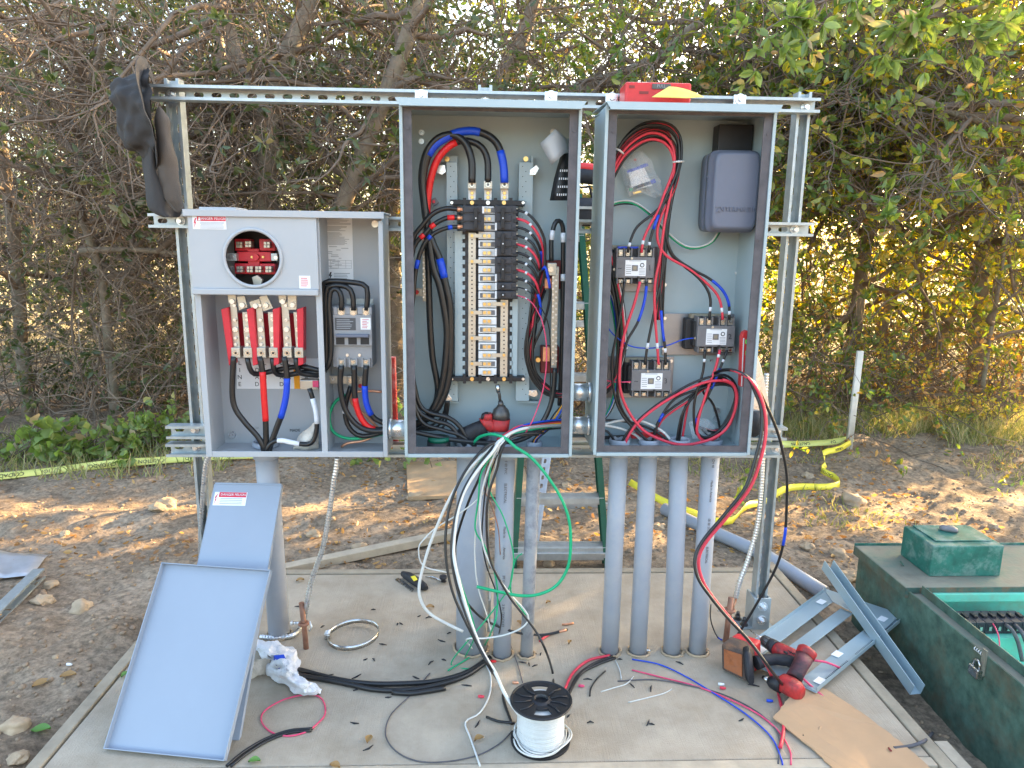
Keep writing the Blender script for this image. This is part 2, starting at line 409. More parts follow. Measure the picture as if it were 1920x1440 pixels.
# loose clods and gravel: nobody could count them
def blob_verts(n, seed):
    r = np.random.default_rng(seed)
    base = np.array([(0,0,1),(0,0,-1),(1,0,0),(-1,0,0),(0,1,0),(0,-1,0),(.7,.7,.2),(-.7,.6,.1),(.6,-.7,.1),(-.6,-.7,.2)])
    return base
def scatter_rocks(name, n, xr, yr, smin, smax, material, seed, keep):
    bm = bmesh.new(); bmesh.ops.create_icosphere(bm, subdivisions=1, radius=1)
    bv = np.array([v.co[:] for v in bm.verts]); bf = np.array([[v.index for v in f.verts] for f in bm.faces]); bm.free()
    r = np.random.default_rng(seed); V, Fs, S = [], [], []
    while len(S) < n:
        x = r.uniform(*xr); y = r.uniform(*yr)
        if keep(x, y, r): S.append((x, y))
    S = np.array(S); SZ = ground_z(S[:, 0], S[:, 1])
    for k in range(n):
        x, y = S[k]
        s = smin*(smax/smin)**(r.random()**2.2)
        a = r.uniform(0, 6.28); sc3 = s*np.array([r.uniform(.7, 1.4), r.uniform(.7, 1.3), r.uniform(.45, .9)])
        v = bv*(1+r.uniform(-.28, .28, (len(bv), 1)))*sc3
        ca, sa = math.cos(a), math.sin(a); v = np.stack([v[:, 0]*ca-v[:, 1]*sa, v[:, 0]*sa+v[:, 1]*ca, v[:, 2]], -1)
        v += np.array([x, y, SZ[k]+s*0.1]); V.append(v); Fs.append(bf+k*len(bv))
    o = fast_mesh(name, np.concatenate(V), np.concatenate(Fs), material); return o
off_pad = lambda x, y, r: not (PX0-.01 < x < PX1+.01 and PY0-.01 < y < PY1+.01) and not (1.40 < x < 2.7 and y < 2.62)
o = scatter_rocks('soil_clods', 8000, (-3.4, 3.7), (1.3, 4.6), 0.003, 0.015, G['clod'], 5, lambda x, y, r: off_pad(x, y, r) and r.random() < 0.35+0.65*vnoise(np.array([x*1.6]), np.array([y*1.6]), 4)[0])
tag(o, 'loose brown soil clods and gravel strewn over the dirt', 'soil', kind='stuff')
o = scatter_rocks('loose_gravel', 1100, (-3.2, 3.4), (1.3, 4.4), 0.003, 0.010, G['stone'], 6, off_pad)
tag(o, 'pale loose gravel scattered across the bare dirt', 'gravel', kind='stuff')

def stone(px, py, wpx, label, m='stone', flat=0.6, seed=1):
    p = gd(px, py); s = wpx*(p-EYE).length/FPX/2
    bm = bmesh.new(); bmesh.ops.create_icosphere(bm, subdivisions=3, radius=1)
    for v in bm.verts:
        q = v.co*1.3+Vector((seed*3.1, seed*1.7, 0)); d = 1+0.55*mnoise.noise(q)+0.25*abs(mnoise.noise(q*2.9))+.10*mnoise.noise(q*7)
        v.co = Vector((v.co.x*d*s, v.co.y*d*s*0.85, v.co.z*d*s*flat))
    me = bpy.data.meshes.new('stone'); bm.to_mesh(me); bm.free(); me.materials.append(G[m])
    for f in me.polygons: f.use_smooth = seed % 2 == 0
    o = bpy.data.objects.new('stone', me); C.objects.link(o); o.location = (p.x, p.y, p.z+s*flat*0.30); o.rotation_euler.z = seed
    tag(o, label, 'stone', 'stones lying on the dirt')
for i, a in enumerate([
    (308, 953, 40, 'large sunlit yellowish stone left of the frame below the caution tape'),
    (335/2.18+0, 1142, 32, 'rounded tan stone on the dirt left of the leaning covers'),
    (80, 1130, 30, 'squarish tan stone right of the loose slotted strut'),
    (96, 1098, 20, 'small pale stone at the tip of the loose slotted strut'),
    (122, 1003, 15, 'small pale stone alone in the middle of the left dirt'),
    (30, 1365, 38, 'brownish lump of stone near the lower left corner'),
    (35, 1425, 26, 'pale stone fragment at the very bottom left edge'),
    (675, 1028, 26, 'rounded stone right behind the pad beside the thin flexible conduit'),
    (588, 1005, 24, 'buff stone on the dirt left of the thin flexible conduit'),
    (780, 935, 34, 'knobbly yellow stone at the left corner of the plywood sheet'),
    (1062, 912, 18, 'small bright stone seen behind the ladder below the middle panel'),
    (1030, 1060, 22, 'flat tan stone under the lowest ladder step'),
    (1235, 990, 22, 'dirt-covered stone between the grey conduits by the lying pipe'),
    (1600, 942, 36, 'brown crumbly clod right of the crumpled caution tape'),
    (1515, 895, 20, 'small tan stone beside the crumpled caution tape'),
    (1695, 880, 18, 'pale stone on the grassy dirt right of the white stake'),
    (1515, 1028, 24, 'dark rounded stone right of the post by the pad corner'),
    (1572, 1040, 26, 'reddish flat stone right of the post behind the brackets'),
    (1590, 1085, 30, 'dark clod just behind the leaning steel channel'),
    (1645, 1300, 22, 'buff stone in the dug dirt under the steel channel end'),
    (1680, 1225, 40, 'large brown clod beside the rusty green vault wall'),
    (1865, 990, 16, 'small pale stone behind the green vault at the right edge')]):
    stone(*a, seed=i+1)

# ------------------------------------------------------------------ concrete pad with form boards
def concrete_mat():
    m = mat('concrete', (0.405, 0.345, 0.268), 0.85, 0, 0.08, 4, 0.22, 240, 0.2, stain=(0.33, 0.268, 0.195), stain_amt=0.75, stain_scale=1.7)
    t = m.node_tree; N = t.nodes; L = t.links; b = N['Principled BSDF']
    n0 = N.new('ShaderNodeTexNoise'); n0.inputs['Scale'].default_value = 5.5; n0.inputs['Detail'].default_value = 9; n0.inputs['Roughness'].default_value = .72
    tc0 = N.new('ShaderNodeTexCoord'); L.new(tc0.outputs['Object'], n0.inputs['Vector'])
    r0_ = N.new('ShaderNodeValToRGB'); r0_.color_ramp.elements[0].position = .34; r0_.color_ramp.elements[0].color = (.84, .825, .80, 1); r0_.color_ramp.elements[1].position = .62; r0_.color_ramp.elements[1].color = (1.08, 1.08, 1.08, 1); L.new(n0.outputs['Fac'], r0_.inputs['Fac'])
    mm = N.new('ShaderNodeMix'); mm.data_type = 'RGBA'; mm.blend_type = 'MULTIPLY'; mm.inputs['Factor'].default_value = 1
    src0 = b.inputs['Base Color'].links[0].from_socket; L.new(src0, mm.inputs['A']); L.new(r0_.outputs[0], mm.inputs['B']); L.new(mm.outputs['Result'], b.inputs['Base Color'])
    # broom lines: fine relief along y
    tc = N.new('ShaderNodeTexCoord'); mp = N.new('ShaderNodeMapping'); mp.inputs['Scale'].default_value = (260, 6, 1); L.new(tc.outputs['Object'], mp.inputs[0])
    n = N.new('ShaderNodeTexNoise'); n.inputs['Scale'].default_value = 1; n.inputs['Detail'].default_value = 4; L.new(mp.outputs[0], n.inputs['Vector'])
    old = b.inputs['Normal'].links[0].from_node
    bp = N.new('ShaderNodeBump'); bp.inputs['Strength'].default_value = 0.35; bp.inputs['Distance'].default_value = 0.004
    L.new(n.outputs['Fac'], bp.inputs['Height']); L.new(old.outputs[0], bp.inputs['Normal']); L.new(bp.outputs[0], b.inputs['Normal'])
    return m
mb = MB(); mb.box(PX0+0.042, PX1-0.042, PY0+0.042, PY1-0.042, -0.16, 0)
pad = mb.build('concrete_pad', concrete_mat(), bevel=0.004); tag(pad, kind='structure')
def board(name, pts, z0, z1, label, m='wood_grey'):
    mb = MB(); n = len(pts)
    mb.add([(x, y, z0) for x, y in pts]+[(x, y, z1) for x, y in pts], [tuple(reversed(range(n))), tuple(range(n, 2*n))]+[(i, (i+1) % n, (i+1) % n+n, i+n) for i in range(n)])
    o = mb.build(name, G[m], bevel=0.003); tag(o, label, 'board', 'form boards around the pad'); return o
board('form_board', [(PX0, PY0-.1), (PX0+.036, PY0-.1), (PX0+.038, PY1), (PX0+.002, PY1)], -.12, 0.004, 'weathered wooden form board along the left edge of the pad')
board('form_board', [(PX1-.038, PY0-.02), (PX1, PY0-.02), (PX1, PY1+.05), (PX1-.037, PY1+.05)], -.12, 0.003, 'weathered wooden form board along the right edge of the pad')
board('form_board', [(PX0+.042, PY0+.002), (PX1-.042, PY0+.006), (PX1-.042, PY0+.038), (PX0+.042, PY0+.036)], -.12, 0.002, 'pale wooden form board along the front edge of the pad', 'wood_pale')
board('form_board', [(PX0+.044, PY1-.036), (PX1-.044, PY1-.036), (PX1-.044, PY1), (PX0+.044, PY1)], -.12, 0.002, 'greyish form board along the back edge of the pad')
board('form_stake', [(PX1+.004, PY0-.03), (PX1+.042, PY0-.03), (PX1+.042, PY0+.10), (PX1+.004, PY0+.10)], -.15, 0.0, 'short pale stake block nailed at the front right pad corner', 'wood_pale')

# ------------------------------------------------------------------ strut frame
YR = 2.20                                            # front of the rails
def strut_mesh(mb, p, sdir_, wdir, ddir, length, pitch=0.0508, first=0.03):
    """slotted U channel: p = centre of the open front at one end"""
    p, s_, w_, d_ = Vector(p), Vector(sdir_), Vector(wdir), Vector(ddir)
    Q = lambda s, ww, d: p+s_*s+w_*ww+d_*d
    hw, t, dp = 0.0206, 0.0026, 0.0412
    def bx(s0, s1, w0, w1, d0, d1):
        vs = [Q(a, b, c) for c in (d0, d1) for a, b in ((s0, w0), (s1, w0), (s1, w1), (s0, w1))]
        mb.add(vs, [(0,3,2,1),(4,5,6,7),(0,1,5,4),(1,2,6,5),(2,3,7,6),(3,0,4,7)])
    for sg in (-1, 1):
        bx(0, length, sg*hw, sg*(hw-t), 0, dp)
        bx(0, length, sg*(hw-t), sg*(hw-0.0068), 0, t)
        bx(0, length, sg*(hw-0.0068-.0014), sg*(hw-0.0068), 0, 0.004)
    n = max(1, int((length-first)/pitch)); s0 = 0.0
    K = 12; wl, hl = 0.0143, 0.0071
    ring = []
    for k in range(K*2):
        a = 2*math.pi*k/(K*2); c, s = math.cos(a), math.sin(a)
        ring.append((math.copysign(wl-hl, c) + hl*c if abs(c) > 1e-6 else 0, hl*s))
    for d0 in (dp-t, dp):
        for i in range(n):
            a, b = i*pitch, ((i+1)*pitch if i < n-1 else length)
            cx = a+pitch/2; e = hw-t
            vs = []; 
            for (x, y) in ring: vs.append(Q(cx+x, y, d0))
            for k in range(K*2):
                an = 2*math.pi*k/(K*2); c, s = math.cos(an), math.sin(an)
                m_ = max(abs(c)/1.0, abs(s)/1.0); ux, uy = c/m_, s/m_
                vs.append(Q((cx+ux*(b-cx)) if ux > 0 else (cx+ux*(cx-a)), uy*e, d0))
            mb.add(vs, [(k, (k+1) % (2*K), (k+1) % (2*K)+2*K, k+2*K) for k in range(2*K)])
    for i in range(n):
        cx = i*pitch+pitch/2
        vs = [Q(cx+x, y, dp-t) for x, y in ring]+[Q(cx+x, y, dp) for x, y in ring]
        mb.add(vs, [(k, (k+1) % (2*K), (k+1) % (2*K)+2*K, k+2*K) for k in range(2*K)])
def rail(z, x0, x1, label, bolts):
    t = thing('strut_rail', label, 'strut', (x0, YR, z), 'slotted strut rails of the frame')
    mb = MB(); strut_mesh(mb, (x0, YR, z), (1, 0, 0), (0, 0, 1), (0, 1, 0), x1-x0); mb.build('channel', G['galv'], t)
    for bx_ in bolts:
        b = MB(); b.cyl((bx_, YR+.0385, z), (bx_, YR+.034, z), 0.0135, n=18); b.cyl((bx_, YR+.034, z), (bx_, YR+.031, z), 0.010, n=14)
        b.cyl((bx_, YR+.031, z), (bx_, YR+.022, z), 0.0085, 0.0078, 6); b.build('bolt', G['zinc'], t, bevel=0.0006)
rail(1.70, -0.955, 0.985, 'long slotted strut rail across the top of the frame', (-0.905, 0.0, 0.955))
rail(1.343, -0.985, 1.0, 'slotted strut rail running behind the boxes at mid height', (-0.905, 0.955))
rail(0.700, -0.985, 0.975, 'upper one of the two low strut rails behind the boxes', (-0.91, 0.955))
rail(0.642, -0.99, 0.968, 'lowest strut rail along the bottom of the boxes', (-0.91, 0.955))
def post(x, label, z1=1.745):
    t = thing('strut_post', label, 'strut', (x, 2.262, 0), 'upright strut posts of the frame')
    mb = MB(); strut_mesh(mb, (x, 2.2425, 0.012), (0, 0, 1), (-1, 0, 0), (0, 1, 0), z1-0.012); mb.build('channel', G['galv'], t)
    b = MB(); b.box(x-.075, x+.045, 2.225, 2.30, 0, .006); b.box(x-.032, x-.0225, 2.222, 2.296, .006, .115); b.box(x-.0225, x+.028, 2.225, 2.231, .006, .115); b.box(x+.0215, x+.028, 2.232, 2.296, .006, .115)
    b.build('base_bracket', G['galv'], t, bevel=0.001)
    for zz in (0.035, 0.085):
        c = MB(); c.cyl((x, 2.225, zz), (x, 2.222, zz), 0.017, n=18); c.cyl((x, 2.222, zz), (x, 2.213, zz), 0.0105, 0.0098, 6); c.cyl((x, 2.213, zz), (x, 2.206, zz), 0.006, n=10); c.build('bolt', G['zinc'], t, bevel=0.0006)
    for dx in (-0.052, -0.06):
        yy = 2.245 if dx == -0.052 else 2.285
        c = MB(); c.cyl((x+dx, yy, .006), (x+dx, yy, .009), .014, n=16); c.cyl((x+dx, yy, .009), (x+dx, yy, .022), .0095, n=6); c.cyl((x+dx, yy, .022), (x+dx, yy, .034), .006, n=10); c.build('anchor_bolt', G['tool_grey'], t)
post(-0.905, 'left upright strut post with the hat hung on its top'); post(0.0, 'middle upright strut post, mostly hidden behind the middle panel'); post(0.955, 'right upright strut post beside the right panel')
# loose square washers with bolts above the boxes
for i, (px, py) in enumerate([(790, 175), (1033, 177), (1147, 181), (1387, 183)]):
    p = at(px, py+3, YR-.004); t = thing('box_bolt', ['box mounting bolt and washer above the left end of the middle panel', 'box mounting bolt and washer above the right end of the middle panel', 'box mounting bolt and washer above the left end of the right panel', 'box mounting bolt and washer above the right end of the right panel'][i], 'bolt', p, 'mounting bolts above the panels')
    mb = MB(); mb.box(p.x-.018, p.x+.018, YR-.006, YR-.001, p.z-.02, p.z+.012); mb.build('strap', G['zinc'], t, bevel=.001)
    mb = MB(); mb.cyl((p.x, YR-.006, p.z), (p.x, YR-.010, p.z), .0145, n=20); mb.build('washer', G['zinc'], t)
    mb = MB(); mb.cyl((p.x, YR-.010, p.z), (p.x, YR-.018, p.z), .009, .008, 6); mb.build('head', G['zinc'], t)

# ------------------------------------------------------------------ enclosures
def screws(t, pts, Y, rpx, m='zinc', name='screw', dep=.003):
    for px, py in pts:
        mb = MB(); mb.disc_y(px, py, Y-dep, rpx, dep); mb.build(name, G[m], t)
def open_box(t, x0, x1, y0, y1, z0, z1, m, wall=.0022, flange=0.0):
    """sheet-metal tub open to the front (y0)"""
    MB().box(x0+wall, x1-wall, y1-wall, y1, z0+wall, z1-wall).build('back_panel', G[m], t)
    MB().box(x0, x0+wall, y0, y1, z0, z1).build('side_wall', G[m], t)
    MB().box(x1-wall, x1, y0, y1, z0, z1).build('side_wall', G[m], t)
    MB().box(x0+wall, x1-wall, y0, y1, z0, z0+wall).build('bottom_wall', G[m], t)
    MB().box(x0+wall, x1-wall, y0, y1, z1-wall, z1).build('top_wall', G[m], t)
YF = 1.99
def panel_tub(x0, x1, z0, z1, label, hood_ext):
    t = thing('panel_enclosure', label, 'enclosure', ((x0+x1)/2, YF, z0))
    open_box(t, x0, x1, YF, YR-.001, z0, z1, 'panel_grey')
    fl = 0.023; y = YF
    for nm, b in (('gasket_strip', (x0+.006, x0+.006+fl, z0+.008, z1-.004)), ('gasket_strip', (x1-.006-fl, x1-.006, z0+.008, z1-.004)),
                  ('gasket_strip', (x0+.006+fl, x1-.006-fl, z0+.008, z0+.008+.019)), ('gasket_strip', (x0+.006+fl, x1-.006-fl, z1-.022, z1-.004))):
        MB().box(b[0], b[1], y+.001, y+.005, b[2], b[3]).build(nm, G['gasket'], t)
    # rolled edge and drip hood
    mb = MB(); mb.box(x0-.003, x0+.0055, y-.004, y+.0005, z0, z1); mb.box(x1-.0055, x1+.003, y-.004, y+.0005, z0, z1); mb.box(x0+.006, x1-.006, y-.004, y+.0005, z0-.003, z0+.007)
    mb.build('edge_trim', G['panel_grey'], t, bevel=.001)
    mb = MB(); e = hood_ext
    vs = [(x0-.008, YR-.002, z1+.012), (x1+.008, YR-.002, z1+.012), (x1+e, y-.03, z1+.002), (x0-e, y-.03, z1+.002), (x0-e+.012, y-.032, z1-.017), (x1+e-.012, y-.032, z1-.017)]
    mb.add(vs, [(0, 1, 2, 3), (3, 2, 5, 4)]); mb.add([(x0-.008, YR-.002, z1+.001), (x1+.008, YR-.002, z1+.001), (x1+e-.012, y-.028, z1-.015), (x0-e+.012, y-.028, z1-.015)], [(0, 1, 2, 3)])
    mb.build('drip_hood', G['panel_grey'], t, solid=.0018)
    for k in range(4):
        f = 0.06+k*0.29
        for xx in (x0+.006+fl*.55, x1-.006-fl*.45):
            c = MB(); c.cyl((xx, y+.003, z0+(z1-z0)*f), (xx, y-.001, z0+(z1-z0)*f), .0048, .0042, 12); c.build('screw', G['gasket'], t)
    return t
CX0, CX1, CZ0, CZ1 = -0.221, 0.252, 0.690, 1.652
RX0, RX1, RZ0, RZ1 = 0.320, 0.772, 0.695, 1.653
t_c = panel_tub(CX0, CX1, CZ0, CZ1, 'open grey middle panel enclosure holding the column of breakers', .010)
t_r = panel_tub(RX0, RX1, RZ0, RZ1, 'open grey right panel enclosure holding three contactors and the dark case', .006)
screws(t_c, [(790, 248), (790, 265), (1037, 247)], 2.196, 5.5, 'zinc', 'mounting_bolt', .006)
screws(t_c, [(867, 207), (959, 208), (1055, 209)], 2.196, 2)
screws(t_r, [(1148, 251), (1148, 268), (1345, 771), (1345, 786)], 2.196, 6.5, 'zinc', 'mounting_bolt', .008)
screws(t_r, [(1221, 212), (1312, 213), (1406, 214), (1380, 512), (1334, 676)], 2.196, 2.4)

# meter enclosure, two compartments
MX0, MX1, MZ0, MZ1, MY = -0.807, -0.284, 0.667, 1.367, 2.06
t_m = thing('meter_enclosure', 'light grey meter enclosure with round meter opening and breaker compartment', 'enclosure', ((MX0+MX1)/2, MY, MZ0))
open_box(t_m, MX0, MX1, MY, YR-.001, MZ0, MZ1, 'meter_grey')
xd = at(601, 620, MY).x
MB().box(xd-.009, xd+.008, MY-.002, MY+.003, MZ0+.003, MZ1-.003).box(xd-.001, xd+.001, MY+.003, YR-.004, MZ0+.003, MZ1-.003).build('divider', G['meter_grey'], t_m, bevel=.001)
mb = MB(); mb.box(MX0-.003, MX0+.014, MY-.003, MY-.0005, MZ0, MZ1-.02); mb.box(MX1-.011, MX1+.002, MY-.003, MY-.0005, MZ0, MZ1-.02)
mb.box(MX0+.0145, MX1-.0115, MY-.003, MY-.0005, MZ0-.001, MZ0+.016); mb.build('face_flange', G['meter_grey'], t_m, bevel=.001)
mb = MB(); mb.box(MX0-.012, MX1+.008, MY-.018, YR, MZ1-.001, MZ1+.004); mb.box(MX0-.012, MX1+.008, MY-.022, MY-.018, MZ1-.014, MZ1+.004); mb.box(MX0-.012, MX0-.010, MY-.018, YR, MZ1-.014, MZ1-.001)
mb.build('roof_cap', G['meter_grey'], t_m, bevel=.0012)
MB().box(at(378, 389, 2.1).x, at(446, 389, 2.1).x, 2.08, 2.18, MZ1+.0045, MZ1+.012).build('hub_plate', G['meter_grey'], t_m, bevel=.001)
# meter cover with round opening
cx0, cx1 = at(356, 470, MY-.014).x, at(595, 470, MY-.014).x; cz1, cz0 = MZ1-.008, at(470, 553, MY-.014).z
pc = at(474.5, 484, MY-.014); rc = 50.5*(MY-.014)/FPX*1.0
def plate_hole(mb, x0, x1, z0, z1, cx, cz, r, y0, y1, n=48):
    vs = []
    for y in (y0, y1):
        for k in range(n):
            a = 2*math.pi*k/n; vs.append((cx+r*math.cos(a), y, cz+r*math.sin(a)))
        for k in range(n):
            a = 2*math.pi*k/n; c, s = math.cos(a), math.sin(a)
            tx = ((x1-cx)/c if c > 1e-9 else (x0-cx)/c if c < -1e-9 else 1e9); tz = ((z1-cz)/s if s > 1e-9 else (z0-cz)/s if s < -1e-9 else 1e9); q = min(tx, tz)
            vs.append((cx+c*q, y, cz+s*q))
    corners = {}
    for y_i, y in enumerate((y0, y1)):
        for (X, Z) in ((x0, z0), (x1, z0), (x1, z1), (x0, z1)): vs.append((X, y, Z))
    f = []
    for k in range(n):
        k2 = (k+1) % n
        f += [(k, k2, n+k2, n+k), (2*n+k2, 2*n+k, 3*n+k, 3*n+k2), (k, 2*n+k, 2*n+k2, k2)]
        # fill corner triangles
        a, b = vs[n+k], vs[n+k2]
        if abs(a[0]-b[0]) > 1e-6 and abs(a[2]-b[2]) > 1e-6:
            X = x0 if abs(a[0]-x0) < 1e-6 or abs(b[0]-x0) < 1e-6 else x1; Z = z0 if abs(a[2]-z0) < 1e-6 or abs(b[2]-z0) < 1e-6 else z1
            ci = [(x0, z0), (x1, z0), (x1, z1), (x0, z1)].index((X, Z)); f.append((n+k, n+k2, 4*n+ci)); f.append((3*n+k2, 3*n+k, 4*n+4+ci))
    f += [(4*n, 4*n+1, 4*n+5, 4*n+4), (4*n+1, 4*n+2, 4*n+6, 4*n+5), (4*n+2, 4*n+3, 4*n+7, 4*n+6), (4*n+3, 4*n, 4*n+4, 4*n+7)]
    mb.add(vs, f)
mb = MB(); plate_hole(mb, cx0, cx1, cz0+.018, cz1, pc.x, pc.z, rc, MY-.014, MY-.011); mb.build('meter_cover', G['meter_grey'], t_m, recalc=True)
cov = t_m.children[-1]
mb = MB(); mb.box(cx0, cx1, MY-.024, MY-.006, cz0, cz0+.0175); mb.build('cover_lip', G['meter_grey'], t_m, bevel=.003)
MB().box(cx0, cx0+.002, MY-.0108, MY+.02, cz0+.018, cz1).build('cover_side', G['meter_grey'], t_m); MB().box(cx1-.002, cx1, MY-.0108, MY-.003, cz0+.018, cz1).build('cover_side', G['meter_grey'], t_m)
ring = [(pc.x+rc*1.02*math.cos(a), MY-.016, pc.z+rc*1.02*math.sin(a)) for a in [2*math.pi*k/64 for k in range(65)]]
MB().tube(ring, .005, 10, False).build('meter_ring', G['meter_grey'], t_m)
def sticker(t, px0, py0, px1, py1, Y, label=True):
    s = MB().pbox(px0, py0, px1, py1, Y-.0006, .0005).build('warning_sticker', G['paper'], t)
    h = py1-py0; wd = px1-px0
    MB().pbox(px0+wd*.13, py0+1, px1-1, py0+h*.38, Y-.0010, .0003).build('red_band', G['danger_red'], s)
    p = at((px0+px1)/2+wd*.115, py0+h*.21, Y-.0013); text_part('lettering', 'DANGER PELIGRO', h*.28*Y/FPX*.92, G['white_plastic'], s, p, (1, 0, 0), (0, 0, 1), .0002, space=1.0)
    b = [(px0+wd*.07, py0+h*.15), (px0+wd*.03, py0+h*.55), (px0+wd*.065, py0+h*.5), (px0+wd*.05, py0+h*.9), (px0+wd*.11, py0+h*.4), (px0+wd*.075, py0+h*.45), (px0+wd*.11, py0+h*.15)]
    MB().ppoly(b, Y-.0010, .0003).build('lightning_bolt', G['danger_red'], s)
    MB().ppoly([(px0+wd*.155, py0+h*.33), (px0+wd*.20, py0+h*.08), (px0+wd*.245, py0+h*.33)], Y-.0013, .0002).build('triangle', G['white_plastic'], s)
    mb = MB()
    for k in range(6):
        yy = py0+h*(.46+.09*k); a = random.uniform(.03, .10); mb.pbox(px0+wd*(.15+a), yy, px1-wd*a, yy+h*.035, Y-.0009, .0002)
    mb.build('fine_print', G['faint_ink'], s)
    return s
sticker(t_m, 361, 405, 424, 430, MY-.0145)
MB().pbox(561, 517, 582, 541, MY-.0150, .0006).build('small_label', G['paper'], t_m)
mb = MB()
for k in range(5): mb.pbox(564, 521+k*3.6, 564+random.uniform(11, 15), 522.3+k*3.6, MY-.0155, .0003)
mb.build('small_print', G['danger_red'], t_m)
# instruction label in the breaker compartment
YB = YR-.004
lb = MB().ppoly([(603, 404), (660, 404), (663, 527), (606, 527)], YB-.0012, .0008).build('instruction_label', G['paper'], t_m)
mb = MB()
for k in range(26):
    yy = 408+k*2.0
    if k in (7, 13): continue
    mb.pbox(607, yy, random.uniform(636, 658), yy+.8, YB-.0018, .0003)
for k in range(14): 
    a = random.uniform(608, 640); mb.pbox(a, 462+k*3.1, a+random.uniform(5, 15), 463+k*3.1, YB-.0018, .0003)
for k in range(4): mb.pbox(609, 488+k*5, 659, 488.5+k*5, YB-.0018, .0003)
for a in (609, 620, 634, 648, 658.5): mb.pbox(a, 488, a+.5, 503.5, YB-.0018, .0003)
for k in range(4): mb.pbox(626, 512+k*3.2, random.uniform(650, 658), 513.2+k*3.2, YB-.0018, .0003)
mb.build('label_print', G['faint_ink'], lb)
MB().ppoly([(619, 510), (616, 518), (619, 517), (618, 524), (623, 515), (620, 516), (622, 510)], YB-.0018, .0003).build('lightning_bolt', G['ink'], lb)
screws(t_m, [(703, 420), (434, 816)], YB, 7, 'zinc', 'mounting_bolt', .006)
# bottom knock-outs
for px, py, r in ((433, 848, .035), (655, 848, .03)):
    p = gp(px, py, MZ0+.003)
    MB().tube([(p.x+r*math.cos(a), min(p.y, YR-.04)+r*.9*math.sin(a), MZ0+.0024) for a in [2*math.pi*k/32 for k in range(33)]], .0008, 6, False).build('knockout', G['meter_grey'], t_m)
text_part('lettering', 'VAC: GA', .010, G['faint_ink'], t_m, at(474, 802, YB-.001), (1, 0, 0), (0, 0, 1))
text_part('lettering', 'MADE', .012, G['ink'], t_m, at(553, 807, YB-.001), (1, 0, 0), (0, 0, 1))

# ---- meter socket: block seen through the ring
def jaw(t, px, py, Y=2.10, w=12, h=12):
    mb = MB()
    for sx in (0, 1):
        for sy in (0, 1): mb.pbox(px-w/2+sx*w/2+.4, py-h/2+sy*h/2+.4, px+sx*w/2-.4, py+sy*h/2-.4, Y, .03)
    mb.build('meter_jaw', G['tin'], t, bevel=.0006)
ms = thing('meter_socket', 'red meter socket block seen through the round opening', 'meter socket', at(474, 484, 2.12))
MB().pbox(440, 430, 512, 540, 2.165, .03).build('backing', G['black_plastic'], ms)
mb = MB(); mb.pbox(444, 472, 508, 490, 2.115, .04); mb.pbox(440, 448, 470, 470.5, 2.125, .035); mb.pbox(486, 448, 516, 470.5, 2.125, .035); mb.pbox(440, 494, 516, 514, 2.125, .035); mb.pbox(464, 466, 486, 500, 2.122, .03)
mb.build('socket_block', G['meter_red'], ms, bevel=.002)
for a in ((448, 459), (465, 458), (500, 459), (449, 505), (468, 505), (484, 505), (503, 505)): jaw(ms, *a)
mb = MB(); mb.disc_y(479, 482, 2.105, 6, .01); mb.build('boss', G['meter_red'], ms)
screws(ms, [(472, 482), (493, 482)], 2.114, 2.4, 'brass')
for a in ((425, 475, 443, 489), (508, 475, 520, 489)): MB().pbox(*a, 2.095, .02).build('side_clip', G['galv'], ms, bevel=.001)
screws(ms, [(434, 482), (517, 483), (434, 502)], 2.094, 3.8, 'zinc')
MB().ppoly([(472, 520), (482, 516), (492, 524), (488, 540), (476, 538)], 2.105, .012).build('bracket', G['tin'], ms, bevel=.001)
# ---- test switch block: three pairs of tin straps with red barriers
tb = thing('test_block', 'red barrier test block with six tin-plated straps under the meter cover', 'terminal block', at(495, 610, 2.13))
MB().pbox(430, 588, 562, 660, 2.155, .035).build('base', G['meter_red'], tb, bevel=.002)
for k, (xa, xb) in enumerate(((415, 441), (463, 486), (512, 525), (557, 571))):
    o_ = MB(); o_.ppoly([(xa-1, 580), (xa+12, 576), (xb-2, 683), (xb-15+3, 686)], 2.092, .035); o_.build('barrier', G['meter_red'], tb, bevel=.002)
straps = [(434, 566, 448, 652), (457, 585, 470, 652), (482, 566, 496, 652), (505, 585, 518, 652), (530, 566, 545, 652), (553, 585, 566, 652)]
for k, (a, b, c, d) in enumerate(straps):
    s = MB().ppoly([(a-3, b), (c-5, b), (c+2, d), (a+2, d)], 2.105, .006).build('strap', G['tin'], tb, bevel=.0008)
    x = (a+c)/2
    for j, yy in enumerate((573 if k % 2 == 0 else 592, 600, 618, 634, 646)):
        mb = MB(); mb.disc_y(x-2+(yy-566)/40, yy, 2.099, 5.2 if j in (2,) else 3.2, .006); mb.build('screw', G['zinc'], s)
    lug = MB().pbox(x-7.5, 652, x+9, 671, 2.088, .04).build('lug', G['tin'], tb, bevel=.0015)
    mb = MB(); mb.disc_y(x+.5, 662, 2.086, 5, .003); mb.build('set_screw', G['steel'], lug); mb = MB(); mb.disc_y(x+.5, 662, 2.0850, 2.6, .003, 6); mb.build('hex_socket', G['black_plastic'], lug)
for k, (q) in enumerate([[(427, 553), (442, 553), (442, 568), (428, 568)], [(444, 556), (458, 554), (464, 576), (448, 582)], [(467, 566), (486, 560), (489, 572), (471, 578)], [(486, 556), (500, 553), (512, 578), (494, 584)], [(522, 553), (537, 553), (536, 568), (523, 568)], [(539, 553), (556, 553), (556, 581), (540, 581)]]):
    s = MB().ppoly(q, 2.10, .006).build('bent_strap', G['tin'], tb, bevel=.0008)
    cx = sum(p[0] for p in q)/4; cy = sum(p[1] for p in q)/4+5; mb = MB(); mb.disc_y(cx, cy, 2.094, 5, .006); mb.build('screw', G['zinc'], s)
